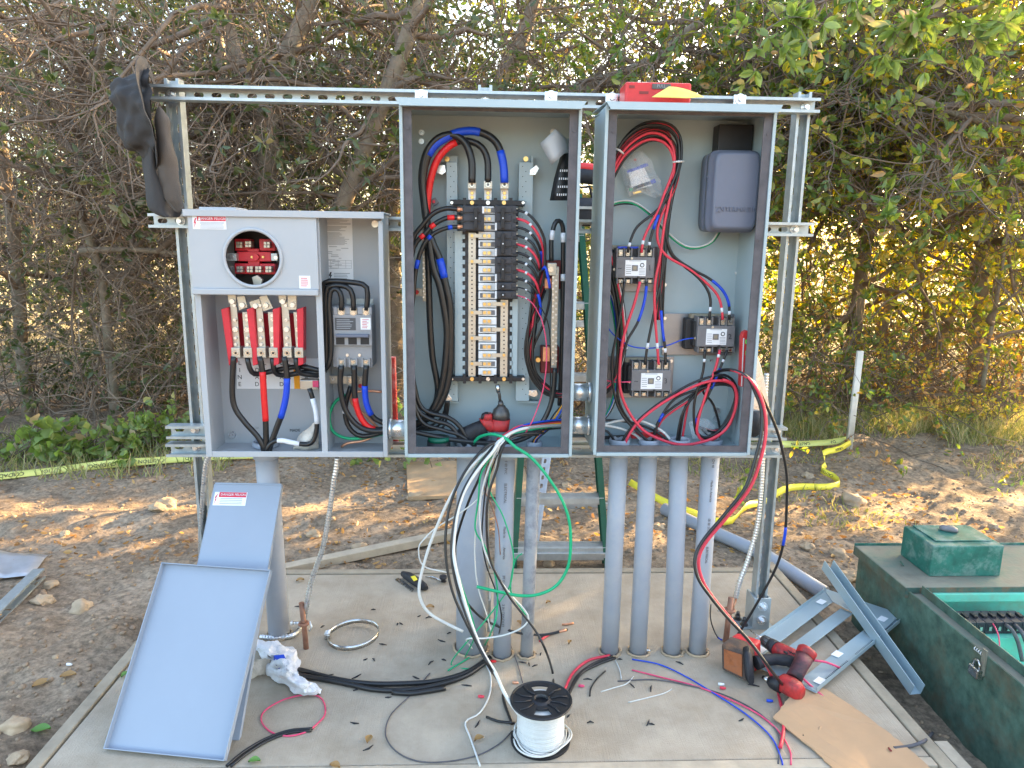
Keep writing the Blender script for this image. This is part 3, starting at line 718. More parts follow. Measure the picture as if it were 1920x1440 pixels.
# LINE / LOAD card
card = MB().ppoly([(444, 672), (601, 672), (601, 729), (444, 729)], YB-.0012, .0008).build('terminal_card', G['paper'], t_m)
tag(card, 'white terminal card lettered LINE and LOAD')
for px, word in ((449.5, 'LINE'), (482, 'LOAD'), (496, 'LINE'), (528, 'LOAD'), (541, 'LINE'), (574, 'LOAD')):
    for k, ch in enumerate(word):
        text_part('letter', ch, .0185, G['ink'], card, at(px, 681+k*13.2, YB-.0017), (1, 0, 0), (0, 0, 1), .0003)
MB().pbox(551, 690, 562, 729, YB-.0019, .0005).build('orange_patch', G['tape_orange'], card)
nl = thing('neutral_lug', 'tin-plated neutral lug bar below the test block', 'lug', at(590, 715, 2.14))
MB().pbox(562, 713, 596, 731, 2.13, .035).build('lug_body', G['tin'], nl, bevel=.002)
MB().pbox(586, 714, 597, 726, 2.128, .002).build('pink_mark', G['insul_pink'], nl)
nb = thing('neutral_bar', 'tin neutral bar with round lug under the main breaker', 'bus bar', at(645, 712, 2.15))
MB().pbox(609, 705, 680, 720, 2.155, .008).build('bar', G['tin'], nb, bevel=.001)
mb = MB(); mb.pbox(651, 705, 668, 724, 2.13, .024); mb.build('lug', G['tin'], nb, bevel=.002); mb = MB(); mb.disc_y(658, 714, 2.127, 6, .004); mb.build('set_screw', G['steel'], nb)
mb = MB(); mb.disc_y(624, 711, 2.152, 3, .004); mb.build('screw', G['zinc'], nb); mb = MB(); mb.disc_y(675, 711, 2.152, 3, .004); mb.build('screw', G['zinc'], nb)
mb = MB(); mb.disc_y(675, 724, 2.152, 4, .004); mb.build('red_cap', G['red_plastic'], nb)
# ---- main breaker
YM = 2.095
mbk = thing('main_breaker', 'grey three-pole main breaker with long toggle bar', 'breaker', at(661, 630, YM))
MB().pbox(622, 574, 697, 689, YM+.012, .078).build('body', G['main_breaker'], mbk, bevel=.002)
mb = MB(); mb.pbox(625, 576, 633, 590, YM, .012); mb.pbox(646, 576, 656, 590, YM, .012); mb.pbox(670, 576, 680, 590, YM, .012); mb.pbox(692, 576, 697, 590, YM, .012); mb.pbox(625, 590.3, 697, 648, YM, .0115); mb.build('front_cover', G['main_breaker'], mbk, bevel=.0015)
lab = MB().pbox(628, 596, 667, 619, YM-.0006, .0005).build('rating_label', G['label_dark'], mbk); mb = MB()
for k in range(6): mb.pbox(631, 599+k*3.2, random.uniform(655, 664), 600.2+k*3.2, YM-.0011, .0003)
mb.build('rating_print', G['faint_ink'], lab)
lab = MB().pbox(676, 596, 695, 618, YM-.0006, .0005).build('warning_label', G['paper'], mbk); mb = MB()
for k in range(6): mb.pbox(679, 599+k*3.0, random.uniform(687, 693), 600+k*3.0, YM-.0011, .0003)
mb.build('warning_print', G['danger_red'], lab)
MB().pbox(629, 627, 691, 633, YM-.014, .0138).build('toggle_bar', G['timer_case'], mbk, bevel=.002)
for a in (630, 653, 676): MB().pbox(a, 633, a+16, 646, YM-.0008, .0006).build('toggle_slot', G['black_plastic'], mbk)
for a in (640, 662, 686):
    l = MB().pbox(a-7, 577, a+7, 594, YM+.002, .0095).build('line_lug', G['tin'], mbk, bevel=.001); mb = MB(); mb.disc_y(a, 587, YM, 5, .002); mb.build('set_screw', G['steel'], l)
    mb = MB(); mb.pbox(a-8, 672, a-5, 689, YM+.001, .011); mb.pbox(a+5, 672, a+8, 689, YM+.001, .011); mb.build('barrier', G['main_breaker'], mbk)
    l = MB().pbox(a-4.6, 675, a+4.6, 684, YM+.005, .0065).build('load_lug', G['tin'], mbk); mb = MB(); mb.disc_y(a, 679, YM+.003, 3, .002); mb.build('set_screw', G['steel'], l)
screws(mbk, [(651, 666), (674, 666), (651, 589), (674, 589)], YM+.0118, 3, 'zinc')
MB().pbox(650, 560, 700, 574, 2.165, .004).build('mounting_foot', G['galv'], mbk)

# ---- steel conduit nipples between the boxes
def nipple(px, py, rpx, x0, x1, label, Y):
    p = at(px, py, Y); r = rpx*Y/FPX
    t = thing('conduit_nipple', label, 'conduit', p, 'steel conduit nipples between the boxes')
    MB().cyl((x0-.012, Y, p.z), (x1+.012, Y, p.z), r, n=28).build('pipe', G['zinc'], t)
    for xx in (x0+.006, x1-.006): MB().cyl((xx-.004, Y, p.z), (xx+.004, Y, p.z), r*1.16, n=28).build('locknut', G['zinc'], t, bevel=.001)
    for xx in (x0-.006, x1+.010): MB().cyl((xx-.004, Y, p.z), (xx+.004, Y, p.z), r*1.12, n=28).build('bushing', G['pvc'], t, bevel=.001)
nipple(745, 803, 17, MX1, CX0, 'short steel nipple between the meter enclosure and the middle panel', 2.10)
nipple(1088, 735, 17, CX1, RX0, 'upper steel nipple between the middle and right panels', 2.09)
nipple(1088, 797, 17, CX1, RX0, 'lower steel nipple between the middle and right panels', 2.09)
# ---- grey conduits rising from the pad
def conduit(top, base, Y0, r, label, m='pvc', zt=None, coll=True):
    b = gp(*base); Yb = Y0
    bz = Vector((b.x, b.y, 0)); tp = at(top[0], top[1], Yb); zt = zt
    f = (zt-0)/(tp.z-0); tpz = bz.lerp(tp, min(1.2, f))
    t = thing('grey_conduit', label, 'conduit', bz, 'grey conduits rising from the pad')
    MB().tube([bz-Vector((0, 0, .05)), bz.lerp(tpz, .5), tpz+Vector((0, 0, .004))], r, 28).build('pipe', G[m], t)
    if coll: MB().cyl(tpz-Vector((0, 0, .035)), tpz-Vector((0, 0, .002)), r*1.13, n=28).build('collar', G['pvc'], t, bevel=.002)
    ax = (tpz-bz).normalized()
    bp_ = []
    for rr_, hh_ in ((r*1.16, .0045), (r*1.16, .015), (r*1.10, .019), (r*.98, .019), (r*.92, .015), (r*.92, .0045)): bp_.append([tpz+Vector((rr_*math.cos(2*math.pi*k/32), rr_*math.sin(2*math.pi*k/32), hh_)) for k in range(33)])
    MB().grid(bp_).build('bushing', G['pvc'], t)
    MB().cyl(tpz+ax*.0045, tpz+ax*.006, r*.915, n=28).build('dark_bore_disc', G['black_plastic'], t)  # black disc darkens the pipe mouth in place of its shaded hollow
    mb = MB(); nn = 30
    rg = [(bz.x+(r*1.0+.004+.010*abs(mnoise.noise(Vector((k*.7, b.x*9, 0)))))*math.cos(2*math.pi*k/nn), b.y+(r+.004+.010*abs(mnoise.noise(Vector((k*.7, b.x*9, 0)))))*math.sin(2*math.pi*k/nn), .0025) for k in range(nn+1)]
    mb.tube(rg, .0045, 6, False); mb.build('grout_ring', G['tape_white'] if False else G['stone'], t)
    return t, bz, tpz, r
conduit((500, 862), (524, 1190), 2.163, .034, 'leaning grey conduit under the meter enclosure behind the covers', zt=MZ0)
_, b1, t1, rr1 = conduit((887, 862), (884, 1215), 2.12, .050, 'thick grey conduit under the middle panel', zt=CZ0)
_, b2, t2, rr2 = conduit((948, 862), (941, 1228), 2.09, .0285, 'grey conduit with printed lettering under the middle panel', zt=CZ0)
conduit((1001, 862), (987, 1228), 2.085, .0205, 'thin mud-stained conduit under the middle panel', 'pvc_dirty', zt=CZ0)
rp = []
for k, (tx, bx_) in enumerate(((1160, 1143), (1215, 1196), (1273, 1260), (1332, 1307))):
    rp.append(conduit((tx, 862), (bx_, 1222), 2.095, .0275, ['first grey conduit from the left under the right panel', 'second grey conduit from the left under the right panel', 'third grey conduit from the left under the right panel', 'rightmost grey conduit under the right panel with printed lettering'][k], zt=RZ0))
def pipe_print(t, b, tp, r, words, size):
    size *= .72
    ax = (tp-b).normalized(); 
    for f, wd in words:
        p = b.lerp(tp, f)+Vector((0, -r-.0006, 0)); text_part('printed_lettering', wd, size, G['contactor'], t, p, -ax, (1, 0, 0), .0008)
pipe_print(_, b2, t2, rr2, [(.93, 'SCH 40 PVC'), (.80, 'ELECTRICAL'), (.62, 'Made in'), (.52, 'America'), (.38, 'IM Co-Op'), (.22, '2 IN CONDUIT')], .016)
pipe_print(*rp[3], [(.93, 'SCH 40'), (.80, 'Made in America'), (.64, '05 28 2022'), (.5, 'ELECTRICAL')], .014)
# ------------------------------------------------------------------ middle panel interior
pi = thing('panel_interior', 'breaker mounting chassis with white bus stack inside the middle panel', 'bus chassis', at(915, 540, 2.16))
for (a, c, s) in ((838, 858, -1), (970, 996, 1)):
    MB().pbox(a, 304, c, 752, 2.150, .040).build('mounting_rail', G['panel_grey'], pi, bevel=.001)
    e = (820, 840) if s < 0 else (988, 1000)
    MB().pbox(e[0]+8, 292, e[1]+(18 if s < 0 else 0), 304, 2.165, .030).build('rail_foot', G['panel_grey'], pi)
    MB().pbox(a, 752.5, c+(2 if s < 0 else 14), 756, 2.165, .030).build('rail_foot', G['panel_grey'], pi)
    mb = MB()
    for k in range(46):
        mb.disc_y((a+c)/2+(3 if k % 2 else -3), 312+k*9.5, 2.1495, 1.0, .001, 6)
    o = mb.build('rail_holes', G['ink'], pi, kind='stuff')
for (x0, x1, sg) in ((853, 867, 1), (961, 971, -1)):          # toothed side strips
    MB().pbox(x0, 433, x1, 707, 2.128, .02).build('side_strip', G['panel_grey'], pi)
    for k in range(17):
        yy = 440+k*15.8; a, b = ((x1, x1+5) if sg > 0 else (x0-5, x0)); MB().pbox(a, yy, b, yy+8, 2.128, .004).build('tooth', G['panel_grey'], pi)
MB().pbox(868, 380, 966, 707, 2.150, .012).build('insulating_back', G['contactor'], pi)
for (a, c) in ((878, 892), (938, 952)):
    b = MB().pbox(a, 436 if a < 900 else 562, c, 707, 2.118, .010).build('bus_bar', G['white_plastic'] if False else G['tin'], pi, bevel=.001)
    mb = MB(); y = 442 if a < 900 else 570
    while y < 702: mb.disc_y((a+c)/2, y, 2.1172, 1.5, .001, 8); y += 7.6
    mb.build('bar_holes', G['ink'], b, kind='stuff')
pitch = 16.0
for k in range(20):
    y = 386+k*pitch; right = (k % 4 == 3) ; 
    if y > 700: break
    blk = MB().pbox(897, y+.5, 931, y+14.6, 2.112, .03).build('bus_stab', G['white_plastic'], pi, bevel=.0012)
    if k % 2 == 0: MB().pbox(900, y+3.5, 928, y+12.5, 2.1112, .0006).build('recess', G['contactor'], blk)
    MB().pbox(905, y+4.5, 921, y+12.5, 2.1085, .0024).build('contact', G['tin'], blk, bevel=.0005)
    for dx in (908.5, 917): 
        mb = MB(); mb.disc_y(dx, y+8.3, 2.1060, 3.1, .003, 12); mb.build('screw', G['brass'], blk)
    if k >= 3 and k % 3 == 0 and k != 9:
        MB().pbox(881, y+4.5, 904, y+11.5, 2.1075, .003).build('link_strap', G['tin'], blk); mb = MB(); mb.disc_y(885, y+8, 2.105, 3.0, .003, 12); mb.build('screw', G['brass'], blk)
    if k >= 11 and k % 3 == 2 or k == 11:
        MB().pbox(922, y+4.5, 948, y+11.5, 2.1075, .003).build('link_strap', G['tin'], blk); mb = MB(); mb.disc_y(945, y+8, 2.105, 3.0, .003, 12); mb.build('screw', G['brass'], blk)
for (ya, yb, xs) in ((374, 386, (885, 915, 945)), (706, 716, (885, 915, 945))):
    br = MB().pbox(844, ya+1, 984, yb-1, 2.108, .035).build('end_bracket', G['black_plastic'], pi, bevel=.0015)
    for x0 in (868, 897, 926, 955): MB().pbox(x0, ya-3, x0+6, yb+3, 2.106, .03).build('bracket_rib', G['black_plastic'], br)
    for x in xs: 
        mb = MB(); mb.disc_y(x, (ya+yb)/2, 2.104, 4, .004); mb.build('bracket_screw', G['brass'] if x != 915 else G['zinc'], br)
    for x in (847, 981): 
        mb = MB(); mb.disc_y(x, (ya+yb)/2, 2.105, 3, .004); mb.build('bracket_screw', G['zinc'], br)
for x in (885, 915, 946):
    MB().pbox(x-7, 352, x+7, 378, 2.125, .008).build('lug_bar', G['white_plastic'], pi, bevel=.001)
    for yy in (362, 370):
        mb = MB(); mb.disc_y(x, yy, 2.122, 3.2, .003); mb.build('screw', G['brass'], pi)
    l = MB().pbox(x-8, 339, x+8, 354, 2.095, .034).build('main_lug', G['tin'], pi, bevel=.0015)
    mb = MB(); mb.disc_y(x, 346, 2.092, 5.2, .003); mb.build('set_screw', G['steel'], l); mb = MB(); mb.disc_y(x, 346, 2.0912, 2.8, .003, 6); mb.build('hex_socket', G['contactor'], l)
screws(pi, [(838, 298), (986, 298), (846, 748), (982, 747)], 2.164, 5, 'brass', 'mount_screw', .005)
for k, q in enumerate([[(819, 310), (834, 309), (836, 322), (829, 328), (819, 324)], [(994, 318), (1006, 309), (1011, 316), (1004, 328), (993, 328)], [(832, 742), (841, 738), (848, 748), (836, 756)], [(992, 732), (1006, 731), (1009, 740), (1002, 745), (991, 741)]]):
    s = MB().ppoly(q, 2.145, .006).build('clip', G['zinc'], pi, bevel=.0008); cx = sum(p[0] for p in q)/len(q); cy = sum(p[1] for p in q)/len(q)
    mb = MB(); mb.disc_y(cx, cy, 2.140, 4, .005, 6); mb.build('clip_screw', G['zinc'], s)

def breaker(x0, x1, y0, n, left, label, handle=True):
    t = thing('circuit_breaker', label, 'breaker', at((x0+x1)/2, y0, 2.075), 'circuit breakers in the middle panel')
    h = pitch*n
    MB().pbox(x0, y0+.4, x1, y0+h-.6, 2.082, .055).build('body', G['breaker'], t, bevel=.0012)
    for k in range(n):
        yy = y0+k*pitch
        MB().pbox(x0+(2 if left else 4), yy+1.5, x1-(6 if left else 9), yy+pitch-2.5, 2.0775, .0046).build('pole_face', G['breaker'], t, bevel=.001)
        e = (x0-3, x0+5) if left else (x1-6, x1+3)
        MB().pbox(e[0], yy+10, e[1], yy+pitch, 2.079, .03).build('terminal_shroud', G['black_plastic'], t, bevel=.0008)
        MB().pbox(*( (x0-5, yy+5, x0+1, yy+10) if left else (x1-2, yy+5, x1+2.5, yy+10)), 2.090, .012).build('terminal', G['copper' if left else 'tin'], t)
    hx = x0+25 if left else x0+15
    if n > 1: MB().pbox(hx-3.5, y0+4, hx+3.5, y0+h-5, 2.064, .0165).build('handle', G['black_plastic'], t, bevel=.0015)
    else: MB().pbox(hx-4.5, y0+5, hx+4.5, y0+11, 2.068, .012).build('handle', G['black_plastic'], t, bevel=.0012)
    mb = MB(); mb.pbox(hx-1, y0+h/2-1.2, hx+1.2, y0+h/2+1.2, (2.0635 if n > 1 else 2.0675), .0005); mb.build('handle_mark', G['white_plastic'], t)
    yl = y0+h-pitch if n > 1 else y0
    if left: MB().pbox(x1-4, y0+2, x1, y0+pitch-1, 2.0815, .0005).build('rating_sticker', G['white_plastic'], t)
    else: MB().pbox(x0, yl+1, x0+3.6, yl+pitch-1, 2.0815, .0005).build('rating_sticker', G['white_plastic'], t)
breaker(867, 908, 385, 3, True, 'three-pole black breaker on the left side of the bus')
breaker(928, 968, 385, 3, False, 'topmost three-pole breaker on the right side of the bus')
breaker(928, 968, 433, 3, False, 'second three-pole breaker down on the right side of the bus')
breaker(928, 968, 481, 3, False, 'third three-pole breaker down on the right side of the bus')
breaker(928, 968, 529, 1, False, 'upper of the two single-pole breakers below the three-pole ones')
breaker(928, 968, 545, 1, False, 'lowest breaker on the bus, single-pole with pink wire')

# ground / neutral bars
gb = thing('ground_bar', 'long ground bar with many screws on red stand-offs at the right', 'bus bar', at(1040, 600, 2.13))
MB().pbox(1034, 500, 1046, 690, 2.10, .012).build('bar', G['tin'], gb, bevel=.001)
for k in range(34):
    mb = MB(); mb.disc_y(1037 if k % 2 else 1043, 504+k*5.4, 2.0965, 2.2, .0035, 8); mb.build('screw', G['zinc'], gb)
for (a, b, c, d) in ((1024, 488, 1056, 542), (1014, 650, 1048, 700)):
    MB().pbox(a, b, c, d, 2.145, .04).build('standoff', G['red_dark'], gb, bevel=.003)
MB().pbox(1026, 493, 1044, 517, 2.095, .03).build('lug', G['tin'], gb, bevel=.002); mb = MB(); mb.disc_y(1033, 505, 2.092, 6, .003); mb.build('set_screw', G['steel'], gb)
MB().pbox(1021, 522, 1036, 541, 2.125, .02).build('copper_link', G['copper'], gb, bevel=.001)
MB().pbox(1018, 651, 1032, 678, 2.125, .02).build('copper_link', G['copper'], gb, bevel=.001)
mb = MB(); mb.disc_y(1009, 675, 2.14, 5, .03); mb.build('bolt', G['brass'], gb)
nb2 = thing('neutral_strip', 'narrow screw-covered neutral strip at the left of the middle panel', 'bus bar', at(796, 460, 2.14))
MB().pbox(792, 375, 799, 565, 2.135, .012).build('bar', G['tin'], nb2)
for k in range(34):
    mb = MB(); mb.disc_y(794 if k % 2 else 797.5, 379+k*5.4, 2.132, 1.9, .003, 8); mb.build('screw', G['zinc'], nb2)
MB().pbox(778, 541, 792, 555, 2.15, .02).build('foot', G['tin'], nb2); mb = MB(); mb.disc_y(781, 548, 2.146, 4.5, .004); mb.build('red_cap', G['red_plastic'], nb2)
MB().ppoly([(806, 374), (816, 370), (823, 380), (812, 387)], 2.15, .02).build('corner_clip', G['contactor'], nb2)
mb = MB(); mb.disc_y(813, 378, 2.146, 3, .004); mb.build('orange_screw', G['insul_red'], nb2)
# rolled schedule card at the right flange
sh = thing('schedule_card', 'curled black and grey circuit schedule tucked behind the right flange', 'card', at(1050, 310, 2.10))
rows = []
for a, b, Y0, Y1 in (((1012, 269), (1034, 309), 2.06, 2.05), ((1024, 259), (1046, 299), 2.045, 2.035), ((1041, 242), (1058, 288), 2.04, 2.05), ((1054, 253), (1066, 287), 2.06, 2.08), ((1066, 262), (1070, 285), 2.09, 2.10)):
    rows.append([at(a[0], a[1], Y0).lerp(at(b[0], b[1], Y1), k/4) for k in range(5)])
MB().grid(rows).build('curled_back', G['meter_grey'], sh, solid=.001)
rows = []
for (y, xa) in ((286, 1053), (310, 1046), (335, 1039), (360, 1034), (376, 1031)): rows.append([at(xa+(1067-xa)*k/4, y, 2.10-.02*math.sin(k/4*3.1)) for k in range(5)])
MB().grid(rows).build('printed_face', G['black_plastic'], sh, solid=.001)
mb = MB()
for r_ in range(4):
    for k in range(5):
        x = 1050+k*4.0-r_*2.0+0; mb.pbox(x, 318+r_*15, x+2, 322+r_*15, 2.074, .001)
mb.build('printed_numbers', G['white_plastic'], sh, kind='stuff')
# green-backed tape roll lying in the bottom
tr = thing('tape_roll', 'flat roll of dark green tape lying in the bottom of the middle panel', 'tape roll', gp(824, 836, CZ0+.004))
p = gp(824, 834, CZ0+.004); p.y = 2.06
mb = MB(); n = 40
for k in range(1): pass
P_ = []
for (r_, z_) in ((.010, .004), (.010, .016), (.032, .016), (.032, .004), (.010, .004)): P_.append([(p.x+r_*math.cos(2*math.pi*k/n), p.y+r_*math.sin(2*math.pi*k/n), CZ0+.022+z_) for k in range(n+1)])
MB().grid(P_).build('tape', G['tape_green'], tr)
MB().cyl((p.x, p.y, CZ0+.024), (p.x, p.y, CZ0+.036), .0095, n=20).build('core', G['white_plastic'], tr)
MB().cyl((p.x, p.y, CZ0+.003), (p.x, p.y, CZ0+.026), .034, n=30).build('under_roll', G['black_plastic'], tr)

# ------------------------------------------------------------------ right panel interior
def contactor(x0, y0, x1, y1, plate, label, scribble, bold):
    W = x1-x0; Hh = y1-y0; YC = 2.10
    t = thing('contactor', label, 'contactor', at((x0+x1)/2, y1, YC), 'contactors in the right panel')
    pl = MB().pbox(*plate, 2.186, .004).build('mounting_plate', G['mount_plate'], t, bevel=.001)
    for a, b in bold:
        mb = MB(); mb.disc_y(a, b, 2.181, 3.5, .005); mb.build('plate_screw', G['zinc'], pl)
    MB().pbox(x0-22 if x0 > 1280 else x0-14, y0+2, x0+8, y1-6, 2.150, .035).build('coil_housing', G['contactor_dark'], t, bevel=.004)
    MB().pbox(x0-12, y0-6, x1-8, y0+8, 2.155, .03).build('insulator', G['tan_fibre'], t, bevel=.004)
    MB().pbox(x0-6, y0+8, x0+4, y1-12, 2.115, .04).build('aux_contact', G['contactor_dark'], t, bevel=.002)
    mb = MB(); mb.disc_y(x0-3, (y0+y1)/2+6, 2.112, 2.5, .004); mb.build('coil_screw', G['tin'], t)
    MB().pbox(x0, y0+Hh*.24, x1, y1-Hh*.16, YC, .06).build('body', G['contactor'], t, bevel=.002)
    for (ya, yb, dz) in ((y0, y0+Hh*.235, 0), (y1-Hh*.155, y1, 0)):
        MB().pbox(x0+2, ya, x1-2, yb, YC+.022, .035).build('terminal_base', G['contactor_dark'], t, bevel=.001)
        for k in range(6): 
            q = x0+1+(W-4)*k/5; MB().pbox(q, ya-1, q+2.6, yb+.5, YC+.004, .04).build('pole_barrier', G['contactor'], t, bevel=.0006)
        for k in (0, 1, 3, 4):
            q = x0+1+(W-4)*(k+.5)/5+1.3; l = MB().pbox(q-4.2, ya+2, q+4.2, yb-1, YC+.012, .012).build('terminal', G['tin'], t, bevel=.0008)
            mb = MB(); mb.disc_y(q, (ya+yb)/2+.5, YC+.009, 3, .004, 10); mb.build('terminal_screw', G['steel'], l)
    mb = MB(); mb.disc_y((x0+x1)/2-6, y0+Hh*.28, YC-.003, 2.4, .004); mb.build('cover_screw', G['tin'], t)
    mb = MB(); mb.disc_y((x0+x1)/2+6, y1-Hh*.18, YC-.003, 2.4, .004); mb.build('cover_screw', G['contactor_dark'], t)
    la, lb_, lc, ld = x0+W*.24, y0+Hh*.33, x0+W*.78, y1-Hh*.22
    lab = MB().pbox(la, lb_, lc, ld, YC-.0007, .0005).build('rating_label', G['paper'], t)
    lw, lh = lc-la, ld-lb_; mb = MB()
    for k in range(5): mb.pbox(la+1.5, lb_+lh*(.30+.13*k), la+lw*.28, lb_+lh*(.34+.13*k), YC-.0012, .0003); mb.pbox(la+lw*.66, lb_+lh*(.52+.09*k), lc-2, lb_+lh*(.55+.09*k), YC-.0012, .0003)
    mb.pbox(la+lw*.2, lb_+1, la+lw*.78, lb_+2, YC-.0012, .0003); mb.build('label_print', G['faint_ink'], lab)
    cxm, cym = la+lw*.47, lb_+lh*.5
    MB().pbox(cxm-5.5, cym-5.5, cxm+5.5, cym+5.5, YC-.002, .0014).build('window_frame', G['contactor'], lab); MB().pbox(cxm-3.2, cym-3.2, cxm+3.2, cym+3.2, YC-.0026, .0005).build('window', G['tan_fibre'], lab)
    mb = MB(); mb.disc_y(la+lw*.82, lb_+lh*.32, YC-.0014, 4.2, .0006, 20); mb.build('approval_mark', G['contactor_dark'], lab)
    mb = MB(); mb.disc_y(la+lw*.82, lb_+lh*.32, YC-.0017, 2.6, .0003, 20); mb.build('mark_centre', G['paper'], lab)
    for (sx, s_) in scribble:
        text_part('handwriting', s_, .022, G['ink'], t, at(x0+W*sx, (lb_+ld)/2, YC-.0006), (1, .0, .12), (-.12, 0, 1), .0003)
contactor(1155, 466, 1227, 532, (1142, 462, 1249, 547), 'upper left contactor with two fat loops of wire above it', [(.10, '~'), (.88, '1')], ((1247, 534), (1247, 470)))
contactor(1307, 595, 1378, 661, (1243, 588, 1379, 666), 'contactor on the right on the widest plate, blue coil wire', [(.87, '2')], ((1247, 597), (1245, 654), (1374, 597), (1370, 658)))
contactor(1184, 678, 1258, 744, (1136, 668, 1262, 746), 'lowest contactor, handwritten 3 beside its label', [(.12, '~'), (.87, '3')], ((1259, 677), (1256, 734), (1132, 676)))
MB().pbox(1159, 462, 1197, 470, 2.125, .02).build('blue_crimp', G['tape_blue'], [o for o in C.objects if o.name == 'contactor'][0])
# dark hinged timer case
tc_ = thing('timer_case', 'slate-blue hinged timer case with embossed maker name in the right panel', 'timer', at(1385, 434, 2.04))
a = at(1336, 357, 2.035); b = at(1426, 357, 2.035); zt_, zb_ = at(1386, 282, 2.035).z, at(1386, 433, 2.035).z
cxm, czm, hx, hz = (a.x+b.x)/2, (zt_+zb_)/2, (b.x-a.x)/2, (zt_-zb_)/2
def rrect(hx, hz, y, e=0): return ((cxm, y, czm), (hx+e, 0, 0), (0, 0, hz+e))
MB().loft([rrect(hx, hz, 2.150, -.004), rrect(hx, hz, 2.150, .002), rrect(hx, hz, 2.09, .002)], 48, 9).build('back_half', G['timer_case'], tc_)
MB().loft([rrect(hx, hz, 2.089, .004), rrect(hx, hz, 2.066, .004), rrect(hx, hz, 2.064, -.001), rrect(hx, hz, 2.045, -.003), rrect(hx, hz, 2.037, -.006), rrect(hx, hz, 2.0345, -.012)], 48, 9).build('lid', G['timer_case'], tc_)
for z in (330, 387): MB().pbox(1326, z, 1337, z+3, 2.07, .01).build('hinge', G['timer_case'], tc_)
MB().pbox(1327, 332, 1330, 388, 2.078, .006).build('hinge_pin', G['timer_case'], tc_)
MB().pbox(1422, 352, 1428, 359, 2.05, .01).build('latch', G['mount_plate'], tc_)
text_part('embossed_lettering', 'NTERMATIC', .0175, G['timer_case'], tc_, at(1384.5, 393, 2.0335), (1, 0, 0), (0, 0, 1), .0022, space=1.12)
mb = MB(); mb.ppoly([(1342, 386), (1351, 386), (1351, 388), (1342, 388)], 2.0315, .003); mb.ppoly([(1342, 398), (1349, 389), (1352, 398), (1349, 398), (1348, 394), (1345, 398)], 2.0315, .003); mb.build('embossed_logo', G['timer_case'], tc_)
ub = MB().pbox(1347, 233, 1412, 286, 2.13, .055).build('black_block', G['black_plastic'], bevel=.003); tag(ub, 'black rectangular housing on the back wall above the slate timer case', 'housing')  # plain black block on the back wall above the case
# torpedo level leaning at the right wall
lv = thing('torpedo_level', 'small red torpedo level standing against the right wall of the right panel', 'level', at(1397, 726, 2.04))
MB().ppoly([(1391, 632), (1394, 623), (1400, 620), (1406, 621), (1406, 726), (1388, 725)], 2.035, .022).build('body', G['red_plastic'], lv, bevel=.002)
MB().ppoly([(1393.5, 634), (1395.5, 634), (1391.5, 724), (1389.5, 724)], 2.0335, .001).build('edge_strip', G['white_plastic'], lv)
for y in (641, 662, 697): MB().pbox(1398, y-4, 1404, y+4, 2.0325, .004).build('vial', G['vial'], lv, bevel=.001)
# zip bag of small parts
def bag(name, outline, Y, label, seed, inner=()):
    t = thing(name, label, 'bag', at(outline[0][0], outline[0][1], Y))
    cx = sum(p[0] for p in outline)/len(outline); cy = sum(p[1] for p in outline)/len(outline); n = len(outline); P = []
    for r_ in range(9):
        f = 1-r_/8; row = []
        for k in range(n*4+1):
            i = (k//4) % n; g = (k % 4)/4; q0, q1 = outline[i], outline[(i+1) % n]
            x = q0[0]+(q1[0]-q0[0])*g; y = q0[1]+(q1[1]-q0[1])*g
            x = cx+(x-cx)*f; y = cy+(y-cy)*f
            row.append(at(x, y, Y-.018*(1-f*f)-.012*mnoise.noise(Vector((x*.12+seed, y*.12, 0)))))
        P.append(row)
    MB().grid(P).build('film', G['clear_bag'], t)
    for nm, q, m_ in inner: MB().ppoly(q, Y-.004, .003).build(nm, G[m_], t, bevel=.0008)
    return t
bag('parts_bag', [(1162, 303), (1178, 297), (1190, 284), (1203, 282), (1222, 300), (1229, 325), (1240, 340), (1241, 366), (1228, 372), (1205, 362), (1180, 368), (1170, 340)], 2.165, 'clear plastic bag of small parts stuck to the upper left of the right panel', 3,
    (('folded_paper', [(1178, 323), (1208, 314), (1224, 348), (1186, 357)], 'paper'), ('blue_strip', [(1175, 320), (1214, 305), (1216, 311), (1177, 325)], 'tape_blue'), ('blue_strip', [(1186, 350), (1228, 335), (1231, 342), (1188, 357)], 'tape_blue'),
     ('green_screw', [(1179, 354), (1195, 349), (1197, 354), (1181, 359)], 'insul_green'), ('brass_screw', [(1186, 360), (1202, 357), (1203, 361), (1188, 364)], 'brass'), ('red_bead', [(1188, 298), (1193, 297), (1194, 301), (1189, 302)], 'red_plastic')))
bag('crumpled_bag', [(1292, 792), (1306, 783), (1328, 786), (1342, 798), (1338, 818), (1318, 830), (1298, 822)], 2.12, 'crumpled clear plastic bag in the bottom of the right panel', 9)
# pens or markers lying in the bottom
for (q, m_, nm, lb) in (([(1130, 819), (1182, 816), (1182, 821), (1130, 825)], 'contactor_dark', 'marker', 'dark marker lying in the bottom left of the right panel'), ([(1182, 812), (1240, 811), (1252, 818), (1240, 823), (1184, 823)], 'red_plastic', 'screwdriver', 'red-handled screwdriver lying in the bottom of the right panel')):
    o = MB().ppoly(q, 2.12, .012).build(nm, G[m_], bevel=.003); tag(o, lb, nm)
